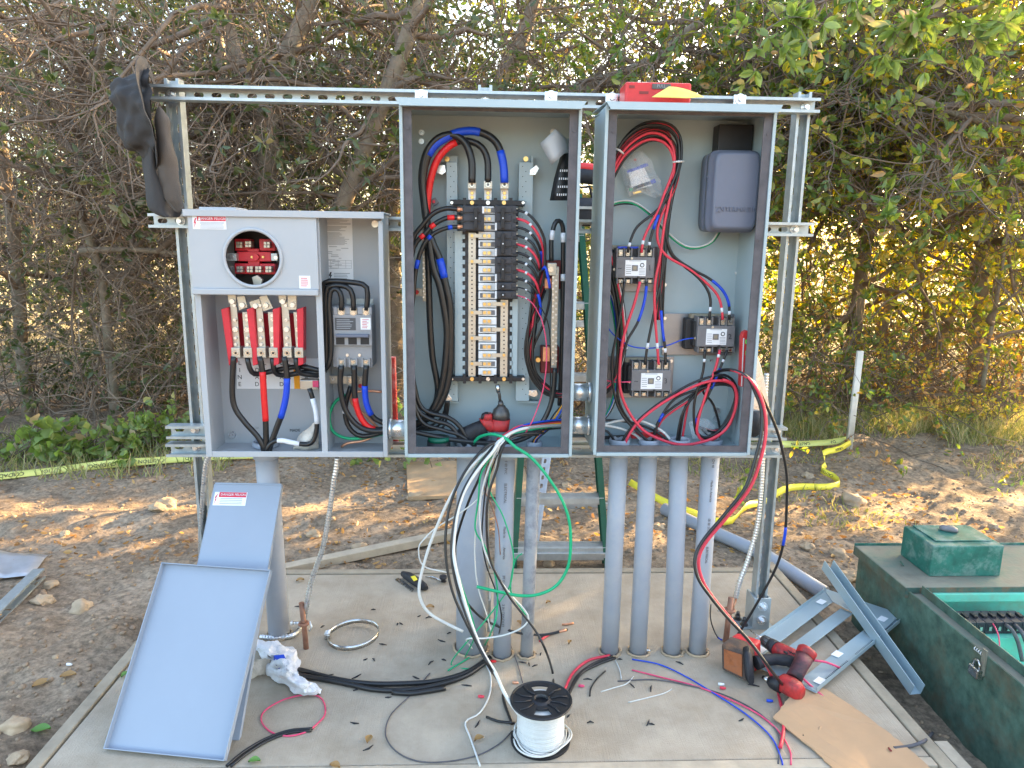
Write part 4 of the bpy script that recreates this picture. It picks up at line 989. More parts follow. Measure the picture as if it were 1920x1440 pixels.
# ------------------------------------------------------------------ wires and cables
def resolve(pts, r, Y=None):
    out = []; n = len(pts)
    for i, p in enumerate(pts):
        if isinstance(p, Vector): out.append(p); continue
        if len(p) == 3: out.append(at(*p))
        elif Y is None:
            q = gp(p[0], p[1], r+.001)
            if not (PX0 < q.x < PX1 and PY0 < q.y < PY1): q = gd(p[0], p[1], r)
            out.append(q)
        else:
            y = Y if not hasattr(Y, '__len__') else Y[0]+(Y[1]-Y[0])*i/(n-1)
            out.append(at(p[0], p[1], y))
    return out
def wire(label, pts, r, m, Y=None, bands=(), group=None, name='wire', n=8, cat='wire', ends=None):
    P = spline(resolve(pts, r, Y))
    L = [0.0]
    for a, b in zip(P, P[1:]): L.append(L[-1]+(b-a).length)
    tot = L[-1]
    if not bands:
        o = MB().tube(P, r, n).build(name, G[m], recalc=False); tag(o, label, cat, group); return o
    t = thing(name, label, cat, P[0], group)
    MB().tube(P, r, n).build('insulation', G[m], t, recalc=False)
    for bd in bands:
        t0, t1, bm_ = bd[:3]; sub = [p for p, l in zip(P, L) if t0*tot <= l <= t1*tot]
        if len(sub) < 2:
            i = min(range(len(L)), key=lambda k: abs(L[k]-t0*tot)); i = min(i, len(P)-2); d = (P[i+1]-P[i]).normalized()
            sub = [P[i], P[i]+d*max(.004, (t1-t0)*tot)]
        MB().tube(sub, r*1.09, n).build('tape_band' if bm_ != 'copper' else 'bare_end', G[bm_], t, recalc=False)
    return t
K, RD, BL, WH, GN, PK = 'insul_black', 'insul_red', 'insul_blue', 'insul_white', 'insul_green', 'insul_pink'
TR, TBL, TW = 'tape_red', 'tape_blue', 'tape_white'
# meter enclosure
wire('thick black cable at the left from test block to conduit', [(438, 668), (436, 709), (436, 744), (442, 768), (461, 794), (482, 817), (493, 836), (495, 850)], .0088, K, 2.09, name='cable', cat='cable')
wire('thick cable wrapped in red tape below the test block', [(487, 668), (492, 697), (495, 744), (498, 789), (499, 836), (499, 850)], .0088, K, 2.09, [(.14, .68, TR)], name='cable', cat='cable')
wire('thick cable wrapped in blue tape below the test block', [(533, 668), (538, 709), (536, 744), (529, 775), (520, 799), (508, 832), (504, 848)], .0088, K, 2.09, [(.18, .66, TBL)], name='cable', cat='cable')
for k, (a, b, lb) in enumerate(((463, 698, 'leftmost'), (511, 701, 'middle'), (555, 699, 'rightmost'))):
    e = [[(640, 582), (640, 557), (633, 543), (621, 545), (617, 573), (620, 623), (620, 667), (612, 690)], [(663, 582), (661, 553), (650, 538), (623, 536), (612, 549), (612, 623), (611, 688)], [(687, 582), (689, 549), (680, 533), (630, 527), (610, 530), (605, 549), (606, 686)]][k]
    pts = [(x, y, 2.09+.006*k) for x, y in e]
    mid = {463: [(598, 694, 2.12), (570, 688, 2.12), (539, 690, 2.13), (496, 699, 2.12), (477, 701, 2.11), (468, 690, 2.10), (463, 668, 2.10)], 511: [(600, 698, 2.125), (570, 698, 2.125), (540, 703, 2.12), (520, 702, 2.11), (513, 690, 2.10), (511, 668, 2.10)], 555: [(602, 702, 2.13), (585, 703, 2.12), (565, 700, 2.11), (557, 690, 2.10), (555, 668, 2.10)]}[a]
    wire(f'black load cable from the {lb} load strap up over the divider to the main breaker', pts+mid, .0078, K, name='cable', cat='cable')
wire('white-taped neutral cable looping at the lower right of the meter compartment', [(580, 728), (586, 747), (593, 775), (594, 803), (588, 825), (577, 833), (553, 831), (529, 826), (513, 828), (503, 838), (501, 850)], .0072, K, [2.09, 2.08], [(.08, .34, TW), (.62, .84, TW)], name='cable', cat='cable')
wire('black cable from the main breaker to the left steel nipple', [(640, 685), (638, 723), (647, 767), (670, 797), (697, 808), (735, 806)], .0085, K, [2.08, 2.09], name='cable', cat='cable')
wire('red-taped cable from the main breaker to the left steel nipple', [(664, 685), (665, 737), (670, 767), (683, 793), (703, 805), (735, 803)], .0085, K, [2.09, 2.10], [(.36, .85, TR)], name='cable', cat='cable')
wire('blue-taped cable from the main breaker to the left steel nipple', [(687, 685), (684, 723), (688, 760), (703, 785), (735, 798)], .0085, K, [2.09, 2.10], [(.22, .72, TBL)], name='cable', cat='cable')
wire('neutral cable with white tape band under the neutral bar', [(658, 724), (650, 750), (647, 775), (655, 802), (680, 818), (735, 806)], .0075, K, [2.12, 2.11], [(.25, .36, TW)], name='cable', cat='cable')
wire('dark green wire curving at the left of the breaker compartment', [(648, 740), (630, 752), (618, 777), (623, 807), (647, 821), (680, 821), (735, 810)], .0048, GN, [2.15, 2.12])
wire('bare copper strand arching below the neutral bar', [(719, 735), (690, 733), (660, 738), (660, 757), (687, 780), (712, 806)], .0042, 'copper', 2.15)
wire('bare copper tail on the bottom of the breaker compartment', [(640, 838), (652, 831), (683, 826), (712, 812)], .0042, 'copper', 2.13)
gl = []
for i in range(10):
    v = i/9; row = []
    for j in range(9):
        u = j/8; x = 548+u*50+10*v*(1-u); y = 843-v*58*(0.35+0.65*u**.8)-2*math.sin(u*9)
        row.append(at(x, y, 2.135-.035*math.sin(math.pi*u)*math.sin(math.pi*min(1, v+.12))+.010*mnoise.noise(Vector((x*.2, y*.2, 3)))))
    gl.append(row)
o = MB().grid(gl).build('work_glove', G['glove'], solid=.006, subsurf=1); tag(o, 'cream work glove stuffed in the lower right of the meter compartment', 'glove')

# middle panel feeders
wire('black feeder cable looping over to the left main lug', [(885, 343), (884, 300), (872, 268), (850, 253), (822, 259), (800, 286), (791, 330), (795, 380), (803, 440), (812, 500), (825, 538), (836, 598), (838, 640), (832, 706), (820, 750), (798, 785), (768, 803)], .0105, K, [2.085, 2.10], name='cable', cat='cable')
wire('red-taped feeder cable looping over to the centre main lug', [(915, 343), (914, 300), (903, 276), (885, 266), (866, 264), (845, 272), (822, 296), (809, 330), (802, 372), (800, 420), (803, 500), (806, 600), (811, 670), (821, 735), (804, 780), (768, 806)], .0095, K, [2.10, 2.11], [(.16, .40, TR)], name='cable', cat='cable')
wire('blue-taped feeder cable looping over to the right main lug', [(946, 343), (944, 310), (935, 275), (918, 256), (890, 246), (860, 248), (835, 259), (812, 277), (797, 310), (793, 360), (806, 440), (824, 485), (835, 530), (844, 577), (845, 654), (842, 706), (830, 748), (806, 782), (768, 800)], .0105, K, [2.085, 2.10], [(.0, .075, TBL), (.13, .285, TBL), (.52, .585, TBL)], name='cable', cat='cable')
wire('black cable from the left breaker, top pole, going left and down to the thick conduit', [(864, 393), (835, 391), (810, 402), (790, 425), (774, 450), (768, 520), (768, 640), (774, 705), (786, 757), (806, 774), (840, 783), (862, 800), (882, 836)], .0068, K, [2.085, 2.07], [(.0, .012, 'copper')], name='cable', cat='cable')
wire('red-banded cable from the left breaker, middle pole', [(864, 409), (840, 408), (815, 420), (795, 440), (776, 463), (768, 520), (766, 640), (772, 725), (784, 770), (812, 788), (845, 799), (872, 836)], .0068, K, [2.082, 2.065], [(.0, .012, 'copper'), (.028, .052, TR), (.098, .118, TR), (.148, .166, TR)], name='cable', cat='cable')
wire('blue-banded cable from the left breaker, bottom pole', [(864, 425), (840, 427), (815, 437), (797, 455), (786, 480), (779, 512), (776, 545), (768, 640), (772, 735), (790, 790), (830, 806), (862, 816), (892, 838)], .0062, K, [2.08, 2.062], [(.0, .012, 'copper'), (.022, .045, TBL), (.095, .125, TBL), (.20, .235, TBL)], name='cable', cat='cable')
wire('neutral cable sweeping along the bottom of the middle panel to the ground bar', [(768, 808), (800, 815), (845, 824), (905, 830), (960, 829), (997, 814), (1022, 783), (1036, 744), (1041, 690)], .0075, K, [2.05, 2.08], name='cable', cat='cable')
wire('white-banded black cable arching beside the ground bar', [(1034, 490), (1034, 450), (1040, 420), (1048, 414), (1055, 424), (1056, 460), (1055, 560), (1053, 680), (1049, 760)], .0068, K, [2.10, 2.12], [(.09, .13, TW), (.24, .28, TW), (.42, .45, TW)], name='cable', cat='cable')
for k, (x0, y0) in enumerate(((790, 775), (800, 790), (815, 800))):
    wire(['small black wire curling from the nipple at the lower left, uppermost', 'small black wire curling from the nipple at the lower left, middle', 'small black wire curling from the nipple at the lower left, lowest'][k], [(768, 795+k*4), (790+k*6, 800+k*3), (812+k*9, 796+k*3), (830+k*4, 780), (835+k*3, 760), (837+k*2, 752)], .0035, K, 2.14)
cols = [(K, None), (RD, None), (K, TBL), (K, None), (RD, None), (K, TBL), (K, None), (RD, None), (K, TBL), (K, None), (PK, None)]
pos = ['first', 'second', 'third', 'fourth', 'fifth', 'sixth', 'seventh', 'eighth', 'ninth', 'tenth', 'eleventh']
for k, (m_, bd) in enumerate(cols):
    y = 393.5+k*16; r_ = .0040 if k < 9 else .0019
    ox = [6, 3, 1, -2, -1, 3, -5, -3, 0, 2, 2][k]; q = .006*((k*7) % 5)
    base = [(966, y, 2.092), (985, y+5, 2.088), (1000, y+17, 2.080), (1011+ox*.5, y+38, 2.082+q*.3)]
    if k == 5: tail = [(1022, 500, 2.07), (1031, 540, 2.07), (1029, 570, 2.08), (1018, 610, 2.10), (998, 660, 2.11), (1005, 712, 2.11), (1040, 740, 2.095), (1075, 738, 2.09)]
    elif k == 10: tail = [(1016, 600, 2.06), (1024, 640, 2.055), (1024, 690, 2.05), (1016, 740, 2.05), (1000, 785, 2.04), (985, 812, 2.04)]
    elif k == 9: tail = [(1022, 590, 2.08), (1031, 630, 2.08), (1032, 720, 2.08), (1028, 770, 2.07), (1010, 810, 2.06)]
    else:
        yy = max(y+70, 520)
        tail = ([(1016+ox, y+66, 2.085+q)] if y+66 < 515 else [])+[(1013+ox, yy, 2.09+q), (1000+ox*1.5, yy+45 if yy < 590 else yy+25, 2.10+q), (991+ox*1.3, 655, 2.10+q), (998+ox*1.2, 700-k, 2.10+q), (1022+ox, 730-ox, 2.10+q*.5), (1050, 741-ox*.8, 2.10), (1078, 738-ox*.8, 2.09)]
    bands = [(.055+.004*(k % 3), .068+.004*(k % 3), TW)]
    if bd: bands.append((.17, .33, bd))
    wire(f'{ {K:"black", RD:"red", PK:"thin pink"}[m_]} branch wire from the {pos[k]} pole down the right breaker column', base+tail, r_, m_, None, bands, 'branch wires from the right breakers', n=7)
for k in range(7):
    m_ = [K, RD, K, K, RD, K, K][k]; o_ = (k-3)*2.2
    wire(f'{pos[k]} from the left, {"red" if m_ == RD else "black"}, in the bundle curving to the middle panel upper nipple', [(1016+o_, 520+k*4), (1004+o_, 580), (994+o_, 640), (993+o_*.8, 680), (1006+o_*.5, 712-o_), (1040, 738-o_*.9), (1078, 737-o_*.9)], .0036, m_, 2.125+.006*(k % 3), name='wire', group='bundle wires to the upper nipple of the middle panel', n=6)
# lower-nipple bundle in the middle panel
for k, (m_, y) in enumerate(((BL, 788), (K, 791), ('insul_green', 800), (WH, 797), ('tape_orange', 795), (K, 804), (RD, 792))):
    nm = {BL: 'blue', K: 'black', 'insul_green': 'green', WH: 'white', 'tape_orange': 'yellow', RD: 'red'}[m_]
    wire(f'{nm} small wire running from the lower nipple along the middle panel floor' + (' nearest the floor' if k == 5 else ''), [(1078, y, 2.09), (1050, y-1, 2.08), (1020, y+2, 2.06), (995, y+6, 2.05), (970, y+14-k, 2.05), (950-k*3, 818+k, 2.06)], .0028, m_, n=6)
for k in range(4):
    wire(['black wire dropping from the upper nipple to the small bushing, leftmost', 'blue wire dropping to the small bushing on the middle panel floor', 'orange wire dropping to the small bushing on the middle panel floor', 'black wire dropping from the upper nipple to the small bushing, rightmost'][k], [(1062-k*2, 745+k*4, 2.10), (1055-k*5, 775, 2.09), (1035-k*4, 800, 2.085), (1006-k*2, 825, 2.085), (1002-k*1.5, 842, 2.085)], .0026, [K, BL, 'tape_orange', K][k], n=6)

# wires spilling over the front edge of the middle panel down to the pad
def drop(label, pix, r, m, Y0, Y1, ground=0, start=None, **kw):
    n = len(pix); pts = list(start or [])
    for i, (x, y) in enumerate(pix):
        if i >= n-ground: pts.append((x, y))
        else: pts.append((x, y, Y0+(Y1-Y0)*i/max(1, n-1-ground)))
    return wire(label, pts, r, m, None, **kw)
S = [(1075, 797, 2.09), (1020, 799, 2.05), (985, 803, 2.02), (958, 812, 1.985)]
drop('thick white wire hanging in the leftmost curve onto the thick conduit', [(930, 832), (915, 846), (899, 860), (872, 890), (843, 935), (818, 990), (800, 1040), (786, 1098), (791, 1130), (808, 1152), (837, 1169), (868, 1184)], .0046, WH, 1.955, 2.0, start=S)
drop('white wire hanging from the middle panel down to the wire spool', [(935, 830), (925, 846), (896, 881), (872, 919), (858, 962), (851, 1015), (852, 1050), (864, 1102), (884, 1170), (905, 1222), (928, 1260), (945, 1298), (962, 1325), (978, 1346)], .0046, WH, 1.955, 1.66, start=S)
drop('black wire hanging left of the thick conduit down towards the spool', [(927, 830), (905, 843), (872, 884), (846, 939), (836, 995), (837, 1053), (849, 1111), (872, 1164), (896, 1210), (919, 1254), (937, 1282), (946, 1319), (960, 1357)], .0040, K, 1.955, 1.74, ground=3, start=[(1010, 815, 2.04), (965, 818, 2.0)])
drop('black wire with green companion hanging right of the thick conduit to the spool back', [(945, 834), (931, 881), (919, 916), (913, 951), (913, 1003), (919, 1050), (937, 1088), (960, 1126), (983, 1155), (1007, 1187), (1024, 1222), (1036, 1260), (1038, 1285)], .0036, K, 1.955, 1.86, ground=2, start=[(1020, 812, 2.03), (975, 815, 1.99)])
drop('black wire swinging right to a red and copper stripped end on the pad', [(915, 850), (899, 895), (878, 942), (858, 1003), (851, 1050), (856, 1097), (872, 1126), (899, 1155), (928, 1172), (974, 1187), (1021, 1190), (1062, 1181)], .0040, K, 1.95, 2.1, start=[(960, 818, 2.0), (935, 832, 1.955)], bands=[(.975, 1.0, 'copper')])
drop('thick bright green wire bowing out to the right in a wide loop', [(966, 838), (995, 857), (1024, 890), (1050, 930), (1066, 971), (1070, 1015), (1065, 1062), (1044, 1097), (1012, 1114), (977, 1117), (937, 1110), (894, 1100)], .0046, GN, 1.95, 1.93, start=[(888, 832, 2.06), (898, 820, 2.04), (922, 814, 2.0), (948, 822, 1.965)])
drop('thin green wire falling past the thick conduit to the lower left', [(932, 838), (916, 863), (901, 892), (897, 936), (891, 992), (907, 1021), (922, 1056), (932, 1097), (932, 1143), (925, 1175), (905, 1215), (875, 1236), (840, 1257)], .0026, GN, 1.955, 1.95, ground=3, start=S)
drop('thin green wire crossing in front of the lettered conduit', [(930, 836), (918, 890), (919, 922), (942, 965), (958, 1015), (963, 1050), (958, 1091), (945, 1117), (907, 1167), (875, 1204), (846, 1245), (878, 1254), (910, 1248)], .0022, GN, 1.955, 1.97, ground=3, start=S)
drop('short thin green wire hooked by the mud-stained conduit', [(979, 1038), (966, 1050), (957, 1097), (963, 1120), (986, 1153)], .0022, GN, 1.97, 1.97)
drop('thin white wire making a loop left of the thick conduit', [(937, 836), (928, 880), (920, 905), (896, 936), (858, 965), (820, 988), (798, 1008), (785, 1028), (794, 1061), (837, 1073)], .0022, WH, 1.955, 2.0, start=S)
drop('thin white wire reaching the bottom edge of the picture', [(928, 850), (907, 907), (899, 965), (907, 1027), (928, 1073), (957, 1114), (983, 1143), (991, 1161), (977, 1178), (945, 1191), (907, 1197), (875, 1199), (890, 1222), (917, 1257), (919, 1298), (900, 1336), (873, 1354), (883, 1386), (900, 1436)], .0026, WH, 1.95, 1.95, ground=7, start=[(960, 812, 1.99), (940, 832, 1.955)])
drop('thin black wire hanging just left of the lettered conduit', [(940, 838), (926, 870), (912, 910), (906, 960), (904, 1010), (912, 1060), (930, 1110), (940, 1160), (928, 1210), (905, 1240)], .0022, K, 1.955, 1.97, ground=2, start=S)
drop('thin white wire hanging straight in front of the thick conduit', [(934, 840), (918, 878), (902, 925), (893, 980), (890, 1040), (896, 1100), (912, 1150), (922, 1190)], .0020, WH, 1.955, 1.99, start=S)
drop('thin brown wire hanging between the two left conduits of the middle panel', [(924, 842), (912, 880), (908, 915), (922, 950), (934, 990), (938, 1040)], .0016, 'copper_rod', 1.955, 1.98, start=[(960, 815, 1.99), (938, 830, 1.957)])
drop('second thin green wire following the outermost white wire', [(928, 836), (908, 856), (884, 890), (862, 935), (850, 985), (850, 1030), (862, 1085), (880, 1140), (890, 1190), (872, 1232)], .0022, GN, 1.955, 1.98, ground=1, start=S)
drop('second black wire following the spool wire down', [(930, 832), (914, 850), (886, 888), (864, 930), (850, 985), (846, 1040), (856, 1100), (876, 1160), (898, 1212), (922, 1256), (940, 1290), (950, 1330)], .0030, K, 1.957, 1.72, ground=2, start=S)
# ------------------------------------------------------------------ right panel wires
loop_o = [(1145, 311), (1159, 280), (1177, 253), (1203, 233), (1232, 228), (1259, 235), (1275, 256), (1278, 288), (1275, 311)]
loop_i = [(1145, 324), (1169, 283), (1196, 259), (1222, 249), (1247, 256), (1261, 275), (1265, 304)]
wire('outermost black wire of the top loop going to the upper left contactor', loop_o+[(1264, 351), (1248, 377), (1227, 399), (1195, 425), (1181, 455), (1177, 474)], .0040, K, [2.12, 2.09], [(.955, .972, TW)])
wire('inner red wire of the top loop going to the upper left contactor', loop_i+[(1259, 330), (1246, 362), (1235, 393), (1217, 425), (1206, 451), (1203, 474)], .0040, RD, [2.11, 2.09], [(.94, .96, TW)])
wire('blue-taped wire of the top loop going to the upper left contactor', [(x-4, y+6) for x, y in loop_o]+[(1260, 345), (1246, 376), (1238, 395), (1225, 430), (1218, 454), (1217, 474)], .0040, K, [2.105, 2.09], [(.80, .90, TBL), (.95, .965, TW)])
wire('red wire of the top loop swinging right to the right contactor', [(x-2, y+3) for x, y in loop_o]+[(1270, 338), (1259, 367), (1240, 404), (1232, 438), (1238, 464), (1254, 483), (1290, 503), (1323, 529), (1345, 553), (1353, 577), (1355, 600)], .0040, RD, [2.12, 2.09], [(.955, .97, TW)])
wire('black wire of the top loop swinging right to the right contactor', [(x-5, y+9) for x, y in loop_o]+[(1268, 345), (1255, 385), (1250, 430), (1256, 472), (1280, 497), (1304, 516), (1322, 536), (1332, 561), (1330, 600)], .0040, K, [2.125, 2.09], [(.955, .97, TW)])
wire('blue-taped wire of the top loop swinging right to the right contactor', [(x+2, y+5) for x, y in loop_i]+[(1260, 345), (1250, 390), (1248, 435), (1262, 478), (1300, 506), (1328, 521), (1353, 542), (1366, 567), (1368, 600)], .0040, K, [2.115, 2.09], [(.82, .955, TBL), (.962, .975, TW)])
wire('black wire of the top loop falling to the lowest contactor', [(x+1, y+9) for x, y in loop_i]+[(1262, 350), (1254, 400), (1249, 450), (1246, 490), (1238, 534), (1225, 594), (1215, 643), (1209, 684)], .0040, K, [2.13, 2.09], [(.93, .95, TW)])
wire('red wire of the top loop falling to the lowest contactor', [(x-1, y+12) for x, y in loop_i]+[(1258, 360), (1246, 420), (1238, 480), (1228, 534), (1228, 588), (1232, 643), (1235, 684)], .0040, RD, [2.11, 2.09], [(.93, .95, TW)])
wire('blue-taped wire of the top loop falling to the lowest contactor', [(x+3, y+14) for x, y in loop_i]+[(1256, 400), (1245, 450), (1242, 500), (1238, 548), (1242, 615), (1247, 653), (1248, 684)], .0040, K, [2.12, 2.09], [(.80, .92, TBL), (.94, .955, TW)])
for k in range(5):
    m_ = [RD, K, RD, K, K][k]; o_ = (k-2)*2.4
    wire(f'{pos[k]} inner strand, {"red" if m_ == RD else "black"}, of the top wire loop running down the left flange', [(1138+o_*.3, 350+k*6), (1150, 312+o_), (1170+o_*.5, 276+o_*.4), (1198, 252+o_), (1226, 243+o_), (1250, 250+o_), (1264+o_*.5, 272), (1268+o_*.6, 304), (1262+o_, 345), (1252+o_, 400), (1246+o_, 460), (1240+o_, 540), (1236+o_*1.4, 600)], .0030, m_, [2.14, 2.15], n=6)
for q, lb in (([(1152, 278), (1169, 288)], 'white zip tie on the left of the top wire loop'), ([(1261, 304), (1282, 303)], 'white zip tie on the right of the top wire loop'), ([(1163, 652), (1176, 653)], 'white zip tie on the left bundle of the right panel')):
    a_, b_ = at(*q[0], 2.10), at(*q[1], 2.10); o = MB().tube([a_, a_.lerp(b_, .5)+Vector((0, -.012, 0)), b_], .003, 6).build('zip_tie', G['white_plastic']); tag(o, lb, 'zip tie')
wire('white and black wire arching from the left flange to the timer case', [(1138, 386), (1160, 377), (1185, 377), (1205, 388), (1225, 404), (1248, 431), (1275, 455), (1295, 463), (1318, 461), (1335, 452), (1347, 434)], .0024, WH, 2.15)
wire('thin green wire beside the white one under the timer case', [(1138, 388), (1160, 380), (1185, 381), (1207, 394), (1225, 410), (1247, 435), (1275, 459), (1296, 466), (1320, 463), (1337, 453), (1349, 434)], .0024, GN, 2.155)
wire('black wire beside the green one under the timer case', [(1138, 391), (1162, 383), (1190, 384), (1210, 395), (1229, 412), (1250, 438), (1278, 461), (1300, 467), (1322, 462), (1339, 452), (1351, 434)], .0022, K, 2.16)
wire('black wire from the bottom of the upper left contactor down the left side', [(1171, 528), (1167, 561), (1162, 596), (1155, 632), (1148, 670), (1148, 710), (1155, 751), (1169, 781), (1190, 805), (1212, 824), (1232, 842)], .0040, K, [2.09, 2.07])
wire('red wire from the bottom of the upper left contactor sweeping across the panel floor', [(1200, 528), (1190, 567), (1174, 615), (1166, 648), (1162, 691), (1162, 724), (1171, 756), (1188, 786), (1212, 811), (1253, 829), (1285, 834), (1315, 829), (1336, 822), (1361, 805), (1377, 773), (1382, 740), (1372, 718), (1355, 712)], .0044, RD, [2.09, 2.04])
wire('blue-taped wire from the bottom of the upper left contactor', [(1213, 528), (1209, 561), (1202, 588), (1193, 610), (1177, 637), (1169, 664), (1160, 700), (1158, 740), (1170, 775), (1195, 806), (1215, 830), (1222, 842)], .0040, K, [2.09, 2.08], [(.02, .22, TBL)])
lp = [(1304, 805), (1320, 820), (1341, 814), (1367, 786), (1382, 742), (1376, 716), (1358, 703), (1334, 706), (1301, 717), (1263, 738), (1220, 768), (1190, 795), (1171, 819), (1160, 844)]
wire('black wire from the right contactor coiling round the lower right loop', [(1322, 656), (1318, 697), (1307, 732), (1301, 765)]+lp, .0040, K, [2.09, 2.08], [(.03, .04, TW)])
wire('red wire from the right contactor coiling round the lower right loop', [(1350, 656), (1342, 689), (1331, 718), (1320, 751), (1310, 784), (1307, 811), (1320, 827), (1342, 821), (1369, 794), (1380, 756), (1378, 728), (1364, 716), (1339, 714), (1307, 722), (1253, 749), (1207, 782), (1182, 811), (1167, 844)], .0044, RD, [2.085, 2.07], [(.02, .03, TW)])
wire('blue-taped wire from the right contactor coiling round the lower right loop', [(1364, 656), (1350, 691), (1338, 720), (1326, 745), (1314, 766), (1305, 792), (1305, 812), (1323, 822), (1350, 806), (1372, 775), (1379, 742), (1370, 722), (1345, 720), (1310, 730), (1270, 745), (1248, 768), (1232, 800), (1218, 844)], .0040, K, [2.09, 2.09], [(.03, .04, TW), (.06, .16, TBL), (.25, .31, TBL), (.86, .90, TBL)])
for k in range(6):
    m_ = [K, K, RD, K, RD, K][k]; o_ = k*2.3-5
    e = [(1220, 844), (1271, 844), (1276, 844), (1266, 844), (1225, 844), (1328, 838)][k]; mid = [(1238, 785), (1282, 772), (1290, 760), (1278, 780), (1240, 790), (1350, 815)][k]
    wire(f'{pos[k]} {"red" if m_ == RD else "black"} turn, from inside out, of the lower right coil in the right panel', [(1316+o_, 800+k), (1340+o_, 812-o_), (1366+o_*.6, 785), (1380+o_*.3, 745), (1374+o_*.3, 722+k), (1350, 706+k*3), (1318, 722+k*2)]+([(1300, 738+k*2), mid] if k < 5 else [(1338, 760), mid])+[e], .0038, m_, 2.11+.007*(k % 3), group='wires of the lower right coil', n=6)
out_ = [(1340, 700, 2.03), (1356, 694, 2.0), (1378, 695, 1.97), (1402, 708, 1.945)]
drop('red wire hanging out over the right side of the right panel to the pad', [(1421, 732), (1433, 767), (1436, 805), (1430, 846), (1408, 911), (1367, 965), (1325, 1015), (1310, 1048), (1315, 1082), (1333, 1115), (1367, 1157), (1400, 1198), (1433, 1240), (1452, 1282), (1467, 1332), (1469, 1369), (1463, 1402)], .0048, RD, 1.93, 1.82, ground=4, start=out_, bands=[(.90, .906, TW)])
drop('black wire hanging beside the red one from the right panel to the cardboard', [(1416, 736), (1427, 767), (1428, 805), (1420, 846), (1399, 911), (1358, 965), (1317, 1015), (1303, 1048), (1308, 1082), (1329, 1115), (1363, 1157), (1405, 1202), (1446, 1257), (1477, 1298), (1500, 1340), (1506, 1382)], .0048, K, 1.935, 1.78, ground=3, start=out_, bands=[(.93, .938, TW)])
drop('black wire with blue band hanging farthest right to the ground rod', [(1420, 726), (1440, 767), (1456, 805), (1466, 840), (1475, 890), (1475, 948), (1471, 1007), (1458, 1057), (1433, 1107), (1404, 1157), (1383, 1190), (1367, 1206)], .0042, K, 1.94, 2.1, start=out_, bands=[(.58, .65, TBL)])
for k in range(9):
    m_ = [K, K, RD, K, GN, K, RD, WH, K][k]; o_ = (k-4)*1.9
    wire(f'{pos[k]} from the left, { {K: "black", RD: "red", GN: "green", WH: "white"}[m_]}, in the bundle along the right panel left side', [(1100, 737-o_), (1128, 735-o_), (1146, 722-o_*.6), (1158+o_*.5, 695), (1166+o_, 650), (1164+o_, 590), (1154+o_, 530), (1143+o_, 485), (1134+o_, 450)], .0036, m_, 2.12+.006*(k % 3), group='left side bundle wires in the right panel', n=6)
for k, (m_, nm) in enumerate(((GN, 'green'), (BL, 'blue'), (WH, 'white'), (K, 'black'))):
    wire(f'{nm} thin wire curving up from the lower nipple of the right panel', [(1100, 796+k*2), (1128, 788+k), (1142+k*2, 765), (1151+k*2, 735), (1156+k*2, 690), (1156+k*3, 640), (1146+k*3, 570), (1136+k*2, 540)], .0026, m_, 2.15, n=6)
wire('white wire from the lower nipple arching to the third floor bushing', [(1100, 797), (1130, 796), (1160, 789), (1195, 788), (1228, 800), (1252, 818), (1266, 844)], .0040, WH, [2.10, 2.10])
wire('white wire from the lower nipple lying low to the second floor bushing', [(1100, 801), (1130, 798), (1165, 804), (1195, 818), (1214, 844)], .0040, WH, [2.10, 2.09])
wire('black wire from the lower nipple arching to the third floor bushing', [(1100, 792), (1128, 788), (1170, 790), (1215, 802), (1250, 824), (1262, 844)], .0038, K, [2.11, 2.10])
wire('black wire from the lower nipple dropping to the first floor bushing', [(1100, 804), (1130, 806), (1146, 816), (1158, 844)], .0038, K, [2.10, 2.10])
wire('thin blue coil wire sagging to the right contactor', [(1130, 600), (1150, 627), (1180, 648), (1215, 653), (1250, 648), (1280, 637), (1300, 634)], .0020, BL, 2.10)
wire('thin pink coil wire to the lowest contactor', [(1126, 710), (1150, 716), (1183, 716)], .0020, PK, 2.10)
# ------------------------------------------------------------------ flexible conduits, ground rods
def flex(label, pts, r, Y=None):
    P = spline(resolve(pts, r, Y), .0035*1.0)
    L = [0.0]
    for a, b in zip(P, P[1:]): L.append(L[-1]+(b-a).length)
    n = int(L[-1]/.0032); Q = []; j = 0
    for k in range(n+1):
        s_ = L[-1]*k/n
        while j < len(L)-2 and L[j+1] < s_: j += 1
        f = (s_-L[j])/max(1e-9, L[j+1]-L[j]); Q.append(P[j].lerp(P[j+1], f))
    o = MB().tube(Q, [r*(1.0 if k % 3 else .80) for k in range(n+1)], 10).build('flexible_conduit', G['zinc'], recalc=False); tag(o, label, 'conduit')
flex('thin spiral metal conduit dropping from the meter enclosure to the left ground rod', [(632, 858, 2.10), (630, 880, 2.10), (626, 902, 2.10), (617, 965, 2.11), (605, 1027, 2.12), (584, 1090, 2.13), (574, 1140, 2.14), (567, 1169), (551, 1190), (520, 1195), (488, 1194)], .0085)
flex('thin spiral metal conduit along the right post down to the ground rod', [(1437, 700, 2.225), (1434, 760, 2.225), (1430, 860, 2.22), (1426, 930, 2.215), (1419, 990, 2.21), (1402, 1050, 2.205), (1387, 1090, 2.20), (1379, 1121, 2.20)], .0085)
flex('thin spiral metal conduit close behind the left post', [(393, 850, 2.21), (385, 880, 2.22), (379, 950, 2.24), (376, 1010, 2.26), (380, 1060, 2.29), (400, 1100, 2.33)], .0085)
